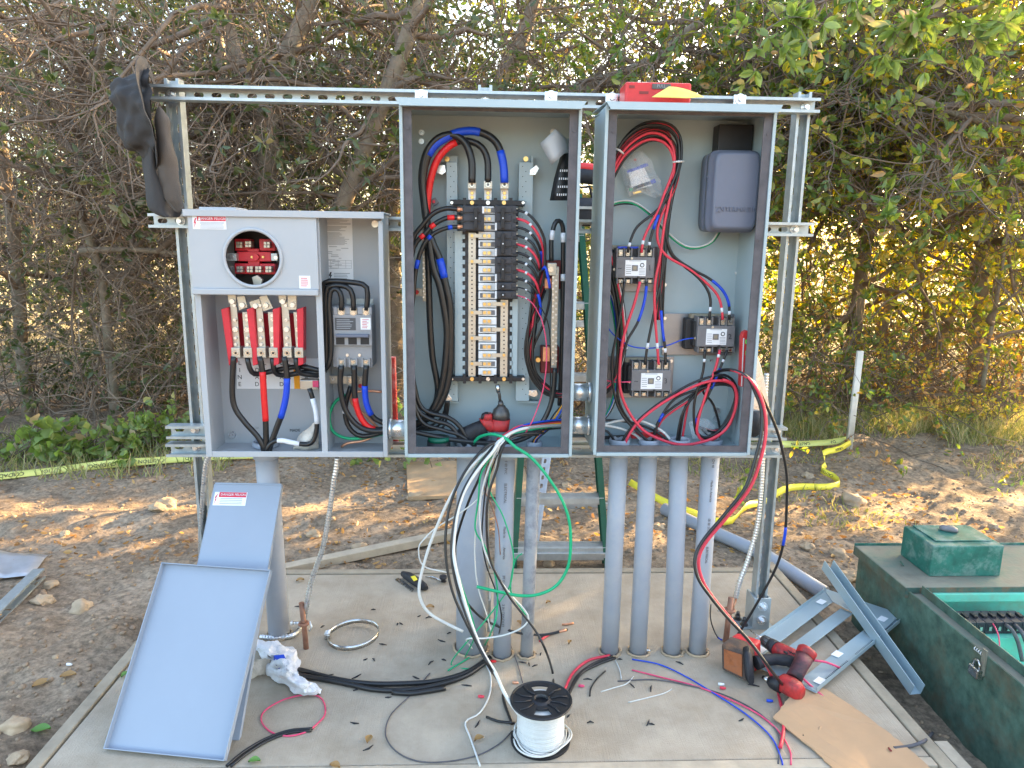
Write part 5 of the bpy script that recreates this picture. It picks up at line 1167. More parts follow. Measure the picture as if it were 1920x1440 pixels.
def rod(base, top, Y, r, label, zc):
    b = gp(*base); tp = at(top[0], top[1], Y); t = thing('ground_rod', label, 'ground rod', b)
    MB().tube([b-Vector((0, 0, .03)), b.lerp(tp, .5), tp], [r, r, r*.98], 14).build('rod', G['copper_rod'], t)
    c = b.lerp(tp, zc); MB().tube([c+Vector((1.5*r*math.cos(a), 1.5*r*math.sin(a), 0)) for a in [2*math.pi*k/20 for k in range(21)]], .0055, 8, False).build('clamp', G['copper_rod'], t)
    MB().cyl(c+Vector((-.035, 0, .002)), c+Vector((-.01, 0, .001)), .0045, n=10).build('clamp_bolt', G['zinc'], t); MB().cyl(c+Vector((-.04, 0, .002)), c+Vector((-.034, 0, .002)), .008, n=6).build('clamp_nut', G['zinc'], t)
    if zc < .62: MB().tube([c+Vector((.02, -.005, .01)), c+Vector((.028, -.012, -.005)), c+Vector((.02, -.015, -.018))], .003, 6).build('clamp_arm', G['zinc'], t)
rod((575, 1216), (565, 1130), 2.135, .0085, 'short rusty copper ground rod standing on the left of the pad', .55)
rod((1360, 1205), (1371, 1120), 2.17, .0095, 'copper ground rod with clamp near the right post base', .72)
wire('bare copper wire from the ground rod clamp into the spiral conduit', [(1374, 1140, 2.19), (1379, 1128, 2.20), (1381, 1118, 2.20)], .004, 'copper')
wire('short dark wire standing up beside the right conduit with blue crimp', [(1333, 1133, 2.14), (1332, 1158, 2.13), (1338, 1180, 2.13), (1346, 1195), (1354, 1200)], .0022, K, None, [(.86, 1.0, TBL)])
# ------------------------------------------------------------------ wires lying on the pad
wire('heavy black cable lying on the pad from the towel to the thick conduit, upper', [(918, 1232), (880, 1258), (840, 1272), (790, 1280), (700, 1282), (630, 1273), (560, 1255)], .0075, K, name='cable', cat='cable')
wire('heavy black cable lying on the pad from the towel to the thick conduit, lower', [(910, 1243), (875, 1266), (830, 1282), (770, 1293), (705, 1293), (640, 1280), (560, 1266)], .0075, K, name='cable', cat='cable')
wire('short heavy black cable stub ending in front of the towel cables', [(735, 1298), (770, 1300), (800, 1296), (835, 1290)], .0075, K, name='cable', cat='cable')
wire('thin grey wire lying in a big open loop on the pad', [(806, 1262), (771, 1302), (733, 1340), (723, 1377), (742, 1408), (783, 1427), (837, 1428), (896, 1416), (937, 1394), (960, 1371)], .0018, 'gasket')
wire('short black wire poking left out of the spool base', [(912, 1344), (933, 1352), (967, 1356)], .0034, K)
wire('red wire curving from the first right conduit towards the spool', [(1143, 1229), (1104, 1238), (1075, 1261), (1060, 1290), (1055, 1306)], .0044, RD)
wire('black wire curving beside the red one near the spool, inner', [(1148, 1231), (1110, 1246), (1082, 1268), (1068, 1295)], .0042, K)
wire('black wire curving beside the red one near the spool, with white tag', [(1154, 1233), (1120, 1246), (1090, 1262), (1072, 1290), (1066, 1305)], .0042, K)
wire('blue wire trailing across the pad to the bottom edge', [(1185, 1236), (1237, 1246), (1287, 1269), (1342, 1302), (1400, 1340), (1446, 1382), (1465, 1423), (1467, 1434)], .0022, BL)
wire('pink wire trailing across the pad to the bottom edge', [(1185, 1256), (1237, 1269), (1300, 1285), (1358, 1307), (1417, 1336), (1458, 1369), (1481, 1407), (1483, 1434)], .0022, PK)
wire('dark grey wire trailing across the pad beside the pink one', [(1158, 1277), (1225, 1274), (1287, 1284), (1350, 1300), (1408, 1327), (1450, 1361), (1463, 1394), (1459, 1432)], .0020, 'gasket')
wire('pink wire loop lying in front of the towel', [(584, 1367), (609, 1340), (604, 1311), (580, 1302), (534, 1311), (497, 1332), (490, 1352), (509, 1373), (542, 1380), (572, 1373), (588, 1364)], .0022, PK)
wire('black double wire running off the bottom edge under the pink loop', [(586, 1366), (542, 1370), (497, 1386), (455, 1411), (425, 1436)], .0040, K)
wire('second black wire beside it running off the bottom edge', [(584, 1370), (542, 1374), (500, 1390), (460, 1415), (433, 1437)], .0036, K)
wire('thin dark wire standing behind the spool', [(955, 1202), (962, 1222), (972, 1250), (980, 1280)], .0014, 'gasket')
wire('black curved wire offcut right of the spool', [(1135, 1258), (1120, 1272), (1108, 1290), (1106, 1305)], .0022, K)
wire('grey cable stub at the right front of the pad by the cardboard', [(1676, 1403), (1710, 1398), (1735, 1388), (1748, 1377)], .0044, 'gasket')
wire('black stripped wire end on the pad right of the mud-stained conduit', [(1010, 1196), (1030, 1190), (1050, 1183), (1064, 1180)], .0038, K)
wire('short red wire end under the black one right of the mud-stained conduit', [(1012, 1202), (1022, 1194), (1036, 1187)], .0038, RD)
wire('short copper pigtail on the pad behind the spool', [(1054, 1171), (1066, 1170), (1075, 1168)], .0036, 'copper')
wire('pink wire lying over the right bracket behind the tools', [(1526, 1238, 1.95), (1550, 1242, 1.95), (1577, 1253, 1.94)], .0036, PK)
wire('pink wire poking out from under the cardboard', [(1502, 1269, 1.88), (1524, 1289, 1.86), (1548, 1310, 1.83)], .0036, PK)
for k, q in enumerate([[(1127, 1297), (1150, 1290), (1175, 1282), (1188, 1268)], [(1178, 1317), (1215, 1308), (1245, 1300), (1260, 1292)], [(1154, 1238), (1162, 1256), (1165, 1273)]]):
    wire(['white wire offcut lying left of the pink wire', 'white wire offcut lying below the pink wire', 'short white wire offcut below the first right conduit'][k], q, .0016, WH)
# stripped insulation slivers
r_ = random.Random(4)
spots = [(205, 0), ] and [(786, 1155), (804, 1158), (752, 1169), (842, 1187), (828, 1201), (808, 1243), (832, 1237), (842, 1278), (875, 1285), (980, 1242), (992, 1245), (1003, 1248), (955, 1185), (917, 1216), (1014, 1226), (1215, 1355), (1222, 1358), (1274, 1243), (1390, 1349), (1413, 1285), (1107, 1355), (1221, 1291), (1066, 1342), (895, 1357), (700, 1143), (605, 1175), (685, 1236), (700, 1237), (668, 1268), (648, 1285), (668, 1292), (617, 1268), (728, 1307), (690, 1402), (665, 1355), (718, 1208), (745, 1170), (560, 1138), (780, 1270), (1150, 1225), (1162, 1236), (940, 1212), (1102, 1274), (1185, 1285)]
for i, (x, y) in enumerate(spots):
    p = gp(x, y, .002); a = r_.uniform(0, 3.14); l = r_.uniform(.007, .017); d = Vector((math.cos(a), math.sin(a), 0))*l; c = Vector((-d.y, d.x, 0))*r_.uniform(-.3, .3)
    o = MB().tube([p-d, p+c+Vector((0, 0, r_.uniform(0, .003))), p+d], [.0012, .0028, .001], 5).build('insulation_scrap', G['tool_black']); tag(o, 'small black sliver of stripped insulation on the concrete pad', 'scrap', 'insulation slivers on the pad')
for (x, y, m_, lb, cat) in ((1355, 1290, RD, 'tiny red wire cap left of the cardboard', 'wire cap'), (1443, 1314, BL, 'tiny blue wire cap beside the drill', 'wire cap'), (1481, 1259, RD, 'tiny red wire cap between the bracket bars', 'wire cap'), (902, 1306, RD, 'tiny red wire scrap in front of the thick conduit', 'scrap'), (1090, 1286, PK, 'tiny pink wire scrap right of the spool', 'scrap'), (925, 1240, TR, 'crumpled red tape scrap by the heavy cables', 'scrap'), (966, 1280, 'copper', 'stub of cut black cable with copper end behind the spool', 'cable stub'), (1214, 1220, 'zinc', 'loose hex bolt between the second and third right conduits', 'bolt'), (1352, 1283, 'paper', 'torn paper scrap beside the trailing wires', 'scrap'), (130, 1248, 'paper', 'crumpled paper scrap on the dirt left of the pad', 'scrap')):
    on = x > 250; p = gp(x, y, .004) if on else gd(x, y, .004)
    o = MB().tube([p+Vector((-.008, .002, 0)), p, p+Vector((.009, -.002, 0.001))], [.004, .0046, .003], 8).build(cat.replace('wire cap', 'crimp connector').replace(' ', '_'), G[m_]); tag(o, lb, cat)
# fallen leaves on the pad
lm = leaf_mat('fallen_leaf', [(0, (.42, .30, .04)), (.5, (.34, .19, .08)), (1, (.45, .33, .05))], .2)
lg = leaf_mat('green_leaf', [(0, (.10, .24, .04)), (1, (.13, .28, .05))], .2)
def flat_leaf(px, py, s, a, m_, label, dirt=False):
    p = gd(px, py, .004) if dirt else gp(px, py, .003); P = []
    for i in range(7):
        u = i/6; wd = math.sin(math.pi*min(1, u*1.02))**.8*.36*s; row = []
        for j in (-1, 0, 1): row.append(Vector((p.x+math.cos(a)*(u-.5)*s-math.sin(a)*j*wd, p.y+math.sin(a)*(u-.5)*s+math.cos(a)*j*wd, p.z+.006*abs(j)+.004*math.sin(u*3))))
        P.append(row)
    o = MB().grid(P).build('fallen_leaf', m_); tag(o, label, 'leaf', 'fallen leaves')
for a in ((1028, 1131, .02, .4, lm, 'yellow leaf on the pad behind the spool, farther one'), (1068, 1206, .02, 1.2, lm, 'yellow leaf on the pad behind the spool, nearer one'), (973, 1169, .022, 2.2, lm, 'brown leaf at the foot of the lettered conduit'), (477, 1429, .03, .1, lg, 'green leaf on the pad at the bottom edge'), (692, 1388, .028, 1.4, lm, 'curled tan leaf inside the thin grey wire loop'), (235, 1267, .028, 1.0, lg, 'green leaf on the pad left of the large cover'), (563, 1089, .03, .3, lm, 'pale leaf on the pad behind the thin spiral conduit'), (806, 1140, .032, .1, lm, 'tan leaf on the pad left of the thick conduit'), (898, 1387, .028, .5, lm, 'brown leaf on the pad left of the spool'), (628, 1438, .03, 2.8, lm, 'brown leaf at the front form board')): flat_leaf(*a)
for a in ((77, 1372, .05, 0.2, lg, 'yellow green leaf on the dirt near the lower left corner'), (78, 1285, .05, .8, lm, 'orange brown leaf on the dirt left of the pad'), (128, 1270, .045, .3, lm, 'curled tan leaf on the dirt near the paper scrap'), (194, 1287, .05, .5, lm, 'brown leaf by the left form board')): flat_leaf(*a, dirt=True)

# ------------------------------------------------------------------ covers leaning on the left
def leaning(BLp, BRp, TLp, label, th, lip, mt, z=0.002):
    A, B = gp(*BLp, z), gp(*BRp, z); u = B-A
    lo, hi = A.y-.2, A.y+1.2
    f = lambda Y: (at(*TLp, Y)-A).dot(u)
    for _ in range(60):
        mid = (lo+hi)/2
        if f(lo)*f(mid) <= 0: hi = mid
        else: lo = mid
    v = at(*TLp, (lo+hi)/2)-A; n = u.cross(v).normalized()
    if n.y > 0: n = -n
    t = thing('steel_cover', label, 'cover', A.lerp(B, .5)); q = lambda a, b, c: A+u*a+v*b+n*c
    MB().slab([q(0, 0, 0), q(1, 0, 0), q(1, 1, 0), q(0, 1, 0)], th).build('face', G[mt], t)
    if lip:
        eu, ev = lip/u.length, lip/v.length; w_ = .0022; wu, wv = w_/u.length, w_/v.length
        for (a0, a1, b0, b1) in ((0, wu, 0, 1), (1-wu, 1, 0, 1), (wu, 1-wu, 1-wv, 1), (wu, 1-wu, 0, wv)):
            vs = [q(a, b, c) for c in (.0003, .016) for a, b in ((a0, b0), (a1, b0), (a1, b1), (a0, b1))]
            MB().add(vs, [(0,3,2,1),(4,5,6,7),(0,1,5,4),(1,2,6,5),(2,3,7,6),(3,0,4,7)]).build('turned_edge', G[mt], t)
    else:
        for (a0, a1, b0, b1) in ((-.012, -.001, 0, 1), (1.001, 1.012, 0, 1), (0, 1, 1.001, 1.008)):
            vs = [q(a, b, c) for c in (-.016, .0003) for a, b in ((a0, b0), (a1, b0), (a1, b1), (a0, b1))]
            MB().add(vs, [(0,3,2,1),(4,5,6,7),(0,1,5,4),(1,2,6,5),(2,3,7,6),(3,0,4,7)]).build('turned_edge', G[mt], t)
    return t, q, u, v, n
t2_, q2, u2, v2, n2 = leaning((302, 1385), (446, 1388), (403, 908), 'smaller grey cover with danger sticker leaning behind the large one', .0015, 0, 'cover_grey')
leaning((200, 1404), (425, 1427), (308, 1057), 'large blank grey cover leaning at the front left of the pad', .0015, .015, 'cover_grey')
ss = MB().slab([q2(.00+.03, .905, .001), q2(.52, .905, .001), q2(.52, .965, .001), q2(.03, .965, .001)], .0004).build('warning_sticker', G['paper'], t2_)
MB().slab([q2(.10, .942, .0016), q2(.51, .942, .0016), q2(.51, .964, .0016), q2(.10, .964, .0016)], .0003).build('red_band', G['danger_red'], ss)
text_part('lettering', 'DANGER PELIGRO', v2.length*.0142, G['white_plastic'], ss, q2(.325, .953, .0020), u2, v2, .0002)
MB().slab([q2(.05, .912, .0016), q2(.075, .935, .0016), q2(.06, .934, .0016), q2(.085, .96, .0016), q2(.04, .94, .0016), q2(.055, .938, .0016)], .0003).build('lightning_bolt', G['danger_red'], ss)
mb = MB()
for k in range(4): mb.slab([q2(.13, .912+k*.0075, .0016), q2(.46, .912+k*.0075, .0016), q2(.46, .9145+k*.0075, .0016), q2(.13, .9145+k*.0075, .0016)], .0003)
mb.build('fine_print', G['faint_ink'], ss)

# ------------------------------------------------------------------ hose clamp, wire stripper, towel
c = gp(663, 1197, 0); t = thing('hose_clamp', 'large stainless hose clamp ring lying on the pad', 'clamp', c); rr_ = .083; P = []
for z_ in (.001, .017): P.append([Vector((c.x+rr_*math.cos(2*math.pi*k/64), c.y+rr_*math.sin(2*math.pi*k/64)*.95, z_+.006*math.sin(2*math.pi*k/64+1)+.006)) for k in range(65)])
MB().grid(P).build('band', G['steel'], t, solid=.0012)
MB().box(c.x-rr_-.009, c.x-rr_+.008, c.y-.012, c.y+.012, .002, .020).build('screw_housing', G['steel'], t, bevel=.002)
for k in range(3): MB().cyl((c.x-rr_-.010, c.y-.010+k*.009, .021), (c.x-rr_+.007, c.y-.006+k*.009, .024), .003, n=8).build('thread', G['zinc'], t)
ws = thing('wire_stripper', 'black handled wire stripper tool lying behind the thick conduit', 'tool', gp(780, 1090))
def gpz(x, y, z): return gp(x, y, z)
MB().loft([(gpz(757, 1076, .016), (.012, 0, 0), (0, 0, .012)), (gpz(765, 1080, .018), (.017, .004, 0), (0, 0, .016)), (gpz(780, 1090, .018), (.017, .006, 0), (0, 0, .016)), (gpz(794, 1100, .016), (.014, .006, 0), (0, 0, .014)), (gpz(799, 1103, .014), (.008, .004, 0), (0, 0, .008))], 12, 3).build('handle_grip', G['tool_black'], ws)
MB().slab([gpz(740, 1086, .004), gpz(748, 1083, .004), gpz(776, 1104, .004), gpz(773, 1109, .004)][::-1], .004).build('blade', G['steel'], ws)
MB().slab([gpz(770, 1081, .036), gpz(778, 1079, .036), gpz(783, 1086, .036), gpz(776, 1089, .036)][::-1], .002).build('yellow_badge', G['caution'], ws)
sd_ = thing('side_cutter', 'small tool with round black knob beside the stripper', 'tool', gp(826, 1085))
MB().loft([(gpz(832, 1090, .004), (.011, 0, 0), (0, .011, 0)), (gpz(831, 1086, .016), (.008, 0, 0), (0, .008, 0)), (gpz(831, 1084, .022), (.015, 0, 0), (0, .015, 0)), (gpz(831, 1080, .030), (.014, 0, 0), (0, .014, 0))], 16).build('knob', G['tool_black'], sd_)
MB().tube([gpz(798, 1081, .004), gpz(812, 1082, .006), gpz(828, 1089, .005)], [.002, .004, .003], 8).build('blade', G['steel'], sd_)
# towel
P = []; out = [(478, 1210), (492, 1200), (516, 1200), (540, 1214), (556, 1222), (559, 1240), (562, 1262), (580, 1284), (606, 1289), (604, 1302), (578, 1308), (545, 1300), (522, 1280), (508, 1262), (494, 1240), (484, 1225)]
cxp, cyp = 533, 1252; nO = len(out)
for i in range(13):
    f = 1-i/12; row = []
    for k in range(nO*4+1):
        a = (k//4) % nO; g = (k % 4)/4; x = out[a][0]+(out[(a+1) % nO][0]-out[a][0])*g; y = out[a][1]+(out[(a+1) % nO][1]-out[a][1])*g
        x = cxp+(x-cxp)*f; y = cyp+(y-cyp)*f; hgt = .006+.066*(1-f**2.6)
        q = gp(x, y, 0); h = hgt*(1+.85*mnoise.noise(Vector((q.x*24, q.y*24, 1)))+.30*mnoise.noise(Vector((q.x*55, q.y*55, 4))))
        row.append(gp(x, y, max(.002, h)))
    P.append(row)
tw = thing('towel', 'crumpled white terry towel with blue patch on the left of the pad', 'towel', gp(533, 1300))
cl = MB().grid(P).build('cloth', G['towel'], tw, subsurf=2)
for nm_, sc_, st_2 in (('fold', .05, .036), ('crease', .022, .005), ('terry', .003, .0020)):
    tx = bpy.data.textures.new(nm_, 'CLOUDS'); tx.noise_scale = sc_; tx.noise_depth = 2
    dm = cl.modifiers.new(nm_, 'DISPLACE'); dm.texture = tx; dm.strength = st_2; dm.mid_level = .5; dm.texture_coords = 'LOCAL'
MB().slab([gp(513, 1229, .084), gp(532, 1227, .084), gp(537, 1237, .080), gp(524, 1241, .080), ][::-1], .03).build('blue_patch', G['tape_blue'], tw)
MB().loft([(gp(470, 1262, .02), (.018, 0, 0), (0, 0, .02)), (gp(480, 1252, .026), (.024, .01, 0), (0, 0, .026)), (gp(496, 1250, .028), (.022, .01, 0), (0, 0, .028)), (gp(505, 1246, .02), (.01, .01, 0), (0, 0, .016))], 14).build('rolled_end', G['glove'], tw)

# ------------------------------------------------------------------ wire spool
p = gp(1013, 1388, 0); zt_ = .118; Rf = .079
t = thing('wire_spool', 'black plastic spool wound with white wire at the front of the pad', 'spool', p)
def flange(z, name, slots):
    mb = MB(); n = 48; rad = [.018, .026, .040, .064, .072, Rf]
    vs = [(p.x+r*math.cos(2*math.pi*k/n), p.y+r*math.sin(2*math.pi*k/n), z+(.004 if j == 0 else 0)) for j, r in enumerate(rad) for k in range(n)]
    f = []
    for j in range(len(rad)-1):
        for k in range(n):
            a = (k+.5)/n*360
            if slots and j == 2 and (66 < a < 114 or 246 < a < 294): continue
            f.append((j*n+k, j*n+(k+1) % n, (j+1)*n+(k+1) % n, (j+1)*n+k))
    mb.add(vs, f); return mb.build(name, G['spool_black'], t, solid=.005)
ft = flange(zt_, 'top_flange', True); flange(.004, 'bottom_flange', False)
for k in range(12):
    a = 2*math.pi*k/12+.13
    if abs(math.sin(a)) > .92: continue
    MB().tube([(p.x+.026*math.cos(a), p.y+.026*math.sin(a), zt_+.004), (p.x+.050*math.cos(a+.10), p.y+.050*math.sin(a+.10), zt_+.0045), (p.x+.070*math.cos(a), p.y+.070*math.sin(a), zt_+.004)], .0022, 5).build('rib', G['spool_black'], ft)
MB().tube([(p.x+Rf*math.cos(a), p.y+Rf*math.sin(a), zt_+.002) for a in [2*math.pi*k/64 for k in range(65)]], .0032, 8, False).build('rim', G['spool_black'], ft)
MB().cyl((p.x, p.y, .006), (p.x, p.y, zt_-.004), .020, n=24).build('core', G['spool_black'], t)
for k in range(3): MB().box(p.x-.0185, p.x+.0185, p.y-.0012, p.y+.0012, zt_-.02-k*.001, zt_+.004) if False else None
MB().cyl((p.x, p.y, .010), (p.x, p.y, zt_-.007), .0585, n=40).build('inner_winding', G['insul_white'], t)
H_ = []; turns = 26
for k in range(turns*40+1):
    a = 2*math.pi*k/40; z = .010+(zt_-.02)*k/(turns*40); rr_ = .0600+.0022*mnoise.noise(Vector((z*160, 1, 2)))+(.004 if z < .03 else 0)*(1-z/.03)
    H_.append((p.x+rr_*math.cos(a), p.y+rr_*math.sin(a), z))
MB().tube(H_, .0023, 6).build('winding', G['insul_white'], t, recalc=False)
for j in range(3):
    L_ = [(p.x+(.068+.004*j+.006*math.sin(3*a+j))*math.cos(a), p.y+(.068+.004*j+.004*math.sin(2*a))*math.sin(a)-.002*j, .012+.004*j+.006*math.sin(a*2+j)) for a in [2*math.pi*k/48*0.92+.8+j*1.3 for k in range(49)]]
    MB().tube(L_, .0023, 6).build('loose_turn', G['insul_white'], t, recalc=False)
MB().tube([(p.x-.035, p.y+.003, zt_+.02), (p.x-.048, p.y-.04, zt_-.02), (p.x-.045, p.y-.045, zt_-.05)], .0023, 6).build('loose_tail', G['insul_white'], t) if False else None

# ------------------------------------------------------------------ cordless tools
def tool_station(c, d, up_, ra, rb):
    c = Vector(c); d = Vector(d).normalized(); a = d.cross(Vector(up_)).normalized(); b = a.cross(d).normalized(); return (c, a*ra, b*rb)
# impact driver in the middle panel
im = thing('impact_driver', 'red and black cordless impact driver lying in the bottom of the middle panel', 'power tool', at(915, 815, 2.08))
Y_ = 2.09; A = lambda x, y, dy=0: at(x, y, Y_+dy)
axis_ = (A(939, 763)-A(937, 800)).normalized()
MB().loft([tool_station(A(937, 806), axis_, (0, -1, 0), 0.0264, 0.0264), tool_station(A(937, 800), axis_, (0, -1, 0), 0.0282, 0.0282), tool_station(A(939, 785), axis_, (0, -1, 0), 0.0282, 0.0282)], 20, 2.6).build('motor_housing', G['tool_red'], im)
MB().loft([tool_station(A(939, 786), axis_, (0, -1, 0), 0.0270, 0.0270), tool_station(A(939.3, 776), axis_, (0, -1, 0), 0.0266, 0.0266), tool_station(A(939.6, 768), axis_, (0, -1, 0), 0.0228, 0.0228), tool_station(A(939.8, 763), axis_, (0, -1, 0), 0.0144, 0.0144), tool_station(A(939.8, 760), axis_, (0, -1, 0), 0.0120, 0.0120)], 24).build('gear_case', G['tool_grey'], im)
MB().tube([A(939.8, 762), A(939, 757), A(938, 752)], [.0085, .0085, .007], 14).build('collet', G['tool_grey'], im)
MB().tube([A(938, 753), A(936, 738), A(934.5, 735)], [.0048, .0048, .0055], 10).build('bit_shank', G['tool_grey'], im)
MB().tube([A(934.5, 735), A(933.5, 729), A(932.8, 722)], [.006, .0065, .0068], 12).build('nut_setter', G['steel'], im)
hd = (A(872, 822, -.01)-A(915, 795)).normalized()
MB().loft([tool_station(A(926, 795), hd, (0, -1, 0), 0.0264, 0.0228), tool_station(A(913, 797), hd, (0, -1, 0), 0.0252, 0.0228), tool_station(A(905, 796), hd, (0, -1, 0), 0.0216, 0.0216)], 16, 2.8).build('shoulder', G['tool_red'], im)
MB().loft([tool_station(A(908, 800), hd, (0, -1, 0), 0.0228, 0.0222), tool_station(A(895, 806), hd, (0, -1, 0), 0.0246, 0.0228), tool_station(A(880, 813), hd, (0, -1, 0), 0.0252, 0.0228), tool_station(A(868, 819), hd, (0, -1, 0), 0.0264, 0.0252), tool_station(A(862, 822), hd, (0, -1, 0), 0.0240, 0.0228)], 16, 2.6).build('grip', G['tool_black'], im)
MB().loft([tool_station(A(915, 775, -.004), (0, 0, 1), (0, -1, 0), 0.0120, 0.0144), tool_station(A(915, 780, -.004), (0, 0, 1), (0, -1, 0), 0.0144, 0.0156), tool_station(A(914, 792, -.002), (0, 0, 1), (0, -1, 0), 0.0156, 0.0168)], 12, 3).build('trigger_guard', G['tool_red'], im)
MB().loft([tool_station(A(902, 781, -.004), (-1, 0, .3), (0, -1, 0), 0.0084, 0.0108), tool_station(A(908, 779, -.004), (-1, 0, .3), (0, -1, 0), 0.0108, 0.0120), tool_station(A(914, 778, -.004), (-1, 0, .3), (0, -1, 0), 0.0084, 0.0108)], 12, 3).build('trigger', G['tool_black'], im)
# drill with battery lying on the pad
dr = thing('cordless_drill', 'dirty red cordless drill with brown battery lying by the brackets', 'power tool', gp(1400, 1275))
g_ = lambda x, y, z: gp(x, y, z)
bd_ = (g_(1428, 1240, .06)-g_(1352, 1232, .055)).normalized()
bv = [(1352, 1205), (1397, 1222), (1399, 1277), (1353, 1255)]
F0 = [g_(1352, 1207, .085), g_(1399, 1222, .085), g_(1399, 1279, .008), g_(1353, 1256, .008)]
off = Vector((.045, .045, 0))
mb = MB(); mb.add(F0+[q+off for q in F0], [(0, 1, 2, 3), (7, 6, 5, 4), (0, 4, 5, 1), (1, 5, 6, 2), (2, 6, 7, 3), (3, 7, 4, 0)]); mb.build('battery', G['battery_dirt'], dr, bevel=.006)
cF = sum(F0, Vector())/4; s_ = lambda q, k: cF+(q-cF)*k
fn = (F0[1]-F0[0]).cross(F0[3]-F0[0]).normalized(); fn = fn if fn.y < 0 else -fn
MB().slab([s_(q, .72)+fn*.0025 for q in F0], .004).build('label_plate', mat('orange_plate', (.33, .10, .03), .7, 0, .4, 25, stain=(.12, .06, .04), stain_amt=.8, stain_scale=25), dr)
mb = MB(); F1 = [q+off*1.02 for q in F0]; cc = sum(F1, Vector())/4; F1 = [cc+(q-cc)*.97 for q in F1]; off2 = Vector((.028, .022, .0))
mb.add(F1+[q+off2 for q in F1], [(0, 1, 2, 3), (7, 6, 5, 4), (0, 4, 5, 1), (1, 5, 6, 2), (2, 6, 7, 3), (3, 7, 4, 0)]); mb.build('foot', G['red_plastic'], dr, bevel=.006)
MB().loft([(g_(1399, 1218, .085), (.012, .004, 0), (0, .004, .010)), (g_(1404, 1250, .05), (.014, .005, 0), (0, .004, .04)), (g_(1409, 1275, .02), (.010, .004, 0), (0, .004, .014))], 12, 3).build('battery_latch', G['tool_black'], dr)
MB().tube([g_(1417, 1243, .052), g_(1435, 1238, .056), g_(1455, 1236, .058), g_(1475, 1238, .058), g_(1492, 1244, .056)], [.021, .0175, .0165, .0175, .021], 18).build('grip', G['tool_black'], dr)
MB().tube([g_(1508, 1243, .058), g_(1500, 1237, .062), g_(1482, 1228, .065), g_(1462, 1219, .066), g_(1450, 1213, .066)], [.012, .0205, .0225, .0225, .0205], 20).build('motor_housing', G['tool_red'], dr)
MB().tube([g_(1504, 1241, .060), g_(1496, 1236, .063)], [.021, .0228], 20).build('end_cap', G['tool_black'], dr)
MB().tube([g_(1468, 1233, .056), g_(1458, 1229, .056)], [.009, .009], 10).build('trigger', G['tool_black'], dr)
MB().tube([g_(1456, 1216, .067), g_(1449, 1211, .067), g_(1444, 1208, .067)], [.0225, .0215, .0200], 20).build('clutch_ring', G['tool_black'], dr)
MB().tube([g_(1444, 1208, .067), g_(1437, 1203, .067), g_(1431, 1199, .066), g_(1428, 1197, .066)], [.0185, .0175, .0145, .006], 20).build('chuck', G['tool_grey'], dr)
for k in range(10):
    a = 2*math.pi*k/10; p0_, p1_ = g_(1444, 1208, .067), g_(1432, 1200, .066); d_ = (p1_-p0_).normalized(); n_ = d_.orthogonal().normalized(); n_ = Matrix.Rotation(a, 3, d_) @ n_
    MB().tube([p0_+n_*.0185, p1_+n_*.0155], .0016, 5).build('chuck_rib', G['tool_black'], dr)
MB().tube([g_(1429, 1198, .066), g_(1418, 1190, .065), g_(1405, 1181, .064)], [.0045, .0028, .0018], 8).build('drill_bit', G['steel'], dr)
for k in range(4):
    q0 = g_(1478+k*5, 1219+k*2.4, .085); MB().tube([q0, q0+Vector((.004, -.010, -.004))], .0016, 5).build('vent', G['tool_black'], dr)
MB().tube([g_(1470, 1222, .0865), g_(1476, 1225, .0865)], .0035, 8).build('housing_screw', G['tool_black'], dr)
i2 = thing('small_impact_driver', 'red compact driver with empty battery socket beside the drill', 'power tool', gp(1480, 1300))
tw_ = mat('tool_worn', (.12, .035, .04), .55, 0, .5, 30, stain=(.02, .02, .025), stain_amt=.95, stain_scale=16)
ax2 = (g_(1513, 1221, .108)-g_(1490, 1270, .058)).normalized(); sd3 = Vector((1, .25, 0)); sd3 = (sd3-ax2*sd3.dot(ax2)).normalized(); fr3 = ax2.cross(sd3)
def st3(x, y, z, ra, rb): return (g_(x, y, z), sd3*ra, fr3*rb)
MB().loft([st3(1488, 1272, .055, .022, .022), st3(1494, 1261, .068, .0215, .020), st3(1503, 1244, .086, .0225, .021), st3(1509, 1231, .098, .0255, .023)], 22, 2.6).build('grip', tw_, i2)
MB().loft([st3(1509, 1231, .098, .026, .0235), st3(1513, 1222, .107, .0275, .0250), st3(1514, 1219, .110, .0270, .0245)], 22, 2.8).build('socket_rim', G['tool_red'], i2)
MB().loft([st3(1514, 1219, .1104, .0205, .0185), st3(1514, 1218.8, .1108, .0205, .0185)], 22, 2.8).build('socket_opening', G['red_dark'], i2)
for k in (-1, 0, 1): 
    q0 = g_(1514, 1218.5, .1112)+sd3*.008*k; MB().tube([q0-fr3*.014, q0+fr3*.014], .0022, 6).build('socket_contact', G['tool_red'], i2)
ax3 = (g_(1462, 1277, .042)-g_(1500, 1299, .040)).normalized()
MB().loft([tool_station(g_(1505, 1301, .036), ax3, (0, 0, 1), .014, .016), tool_station(g_(1498, 1297, .040), ax3, (0, 0, 1), .022, .024), tool_station(g_(1484, 1288, .043), ax3, (0, 0, 1), .0245, .027), tool_station(g_(1470, 1281, .042), ax3, (0, 0, 1), .0235, .026), tool_station(g_(1464, 1278, .041), ax3, (0, 0, 1), .022, .024)], 22, 2.8).build('motor_housing', G['tool_red'], i2)
MB().loft([tool_station(g_(1467, 1286, .036), ax3, (0, 0, 1), .0235, .0235), tool_station(g_(1456, 1281, .036), ax3, (0, 0, 1), .0225, .0225), tool_station(g_(1448, 1278, .036), ax3, (0, 0, 1), .019, .019), tool_station(g_(1441, 1275, .035), ax3, (0, 0, 1), .011, .011)], 22).build('gear_case', G['black_plastic'], i2)
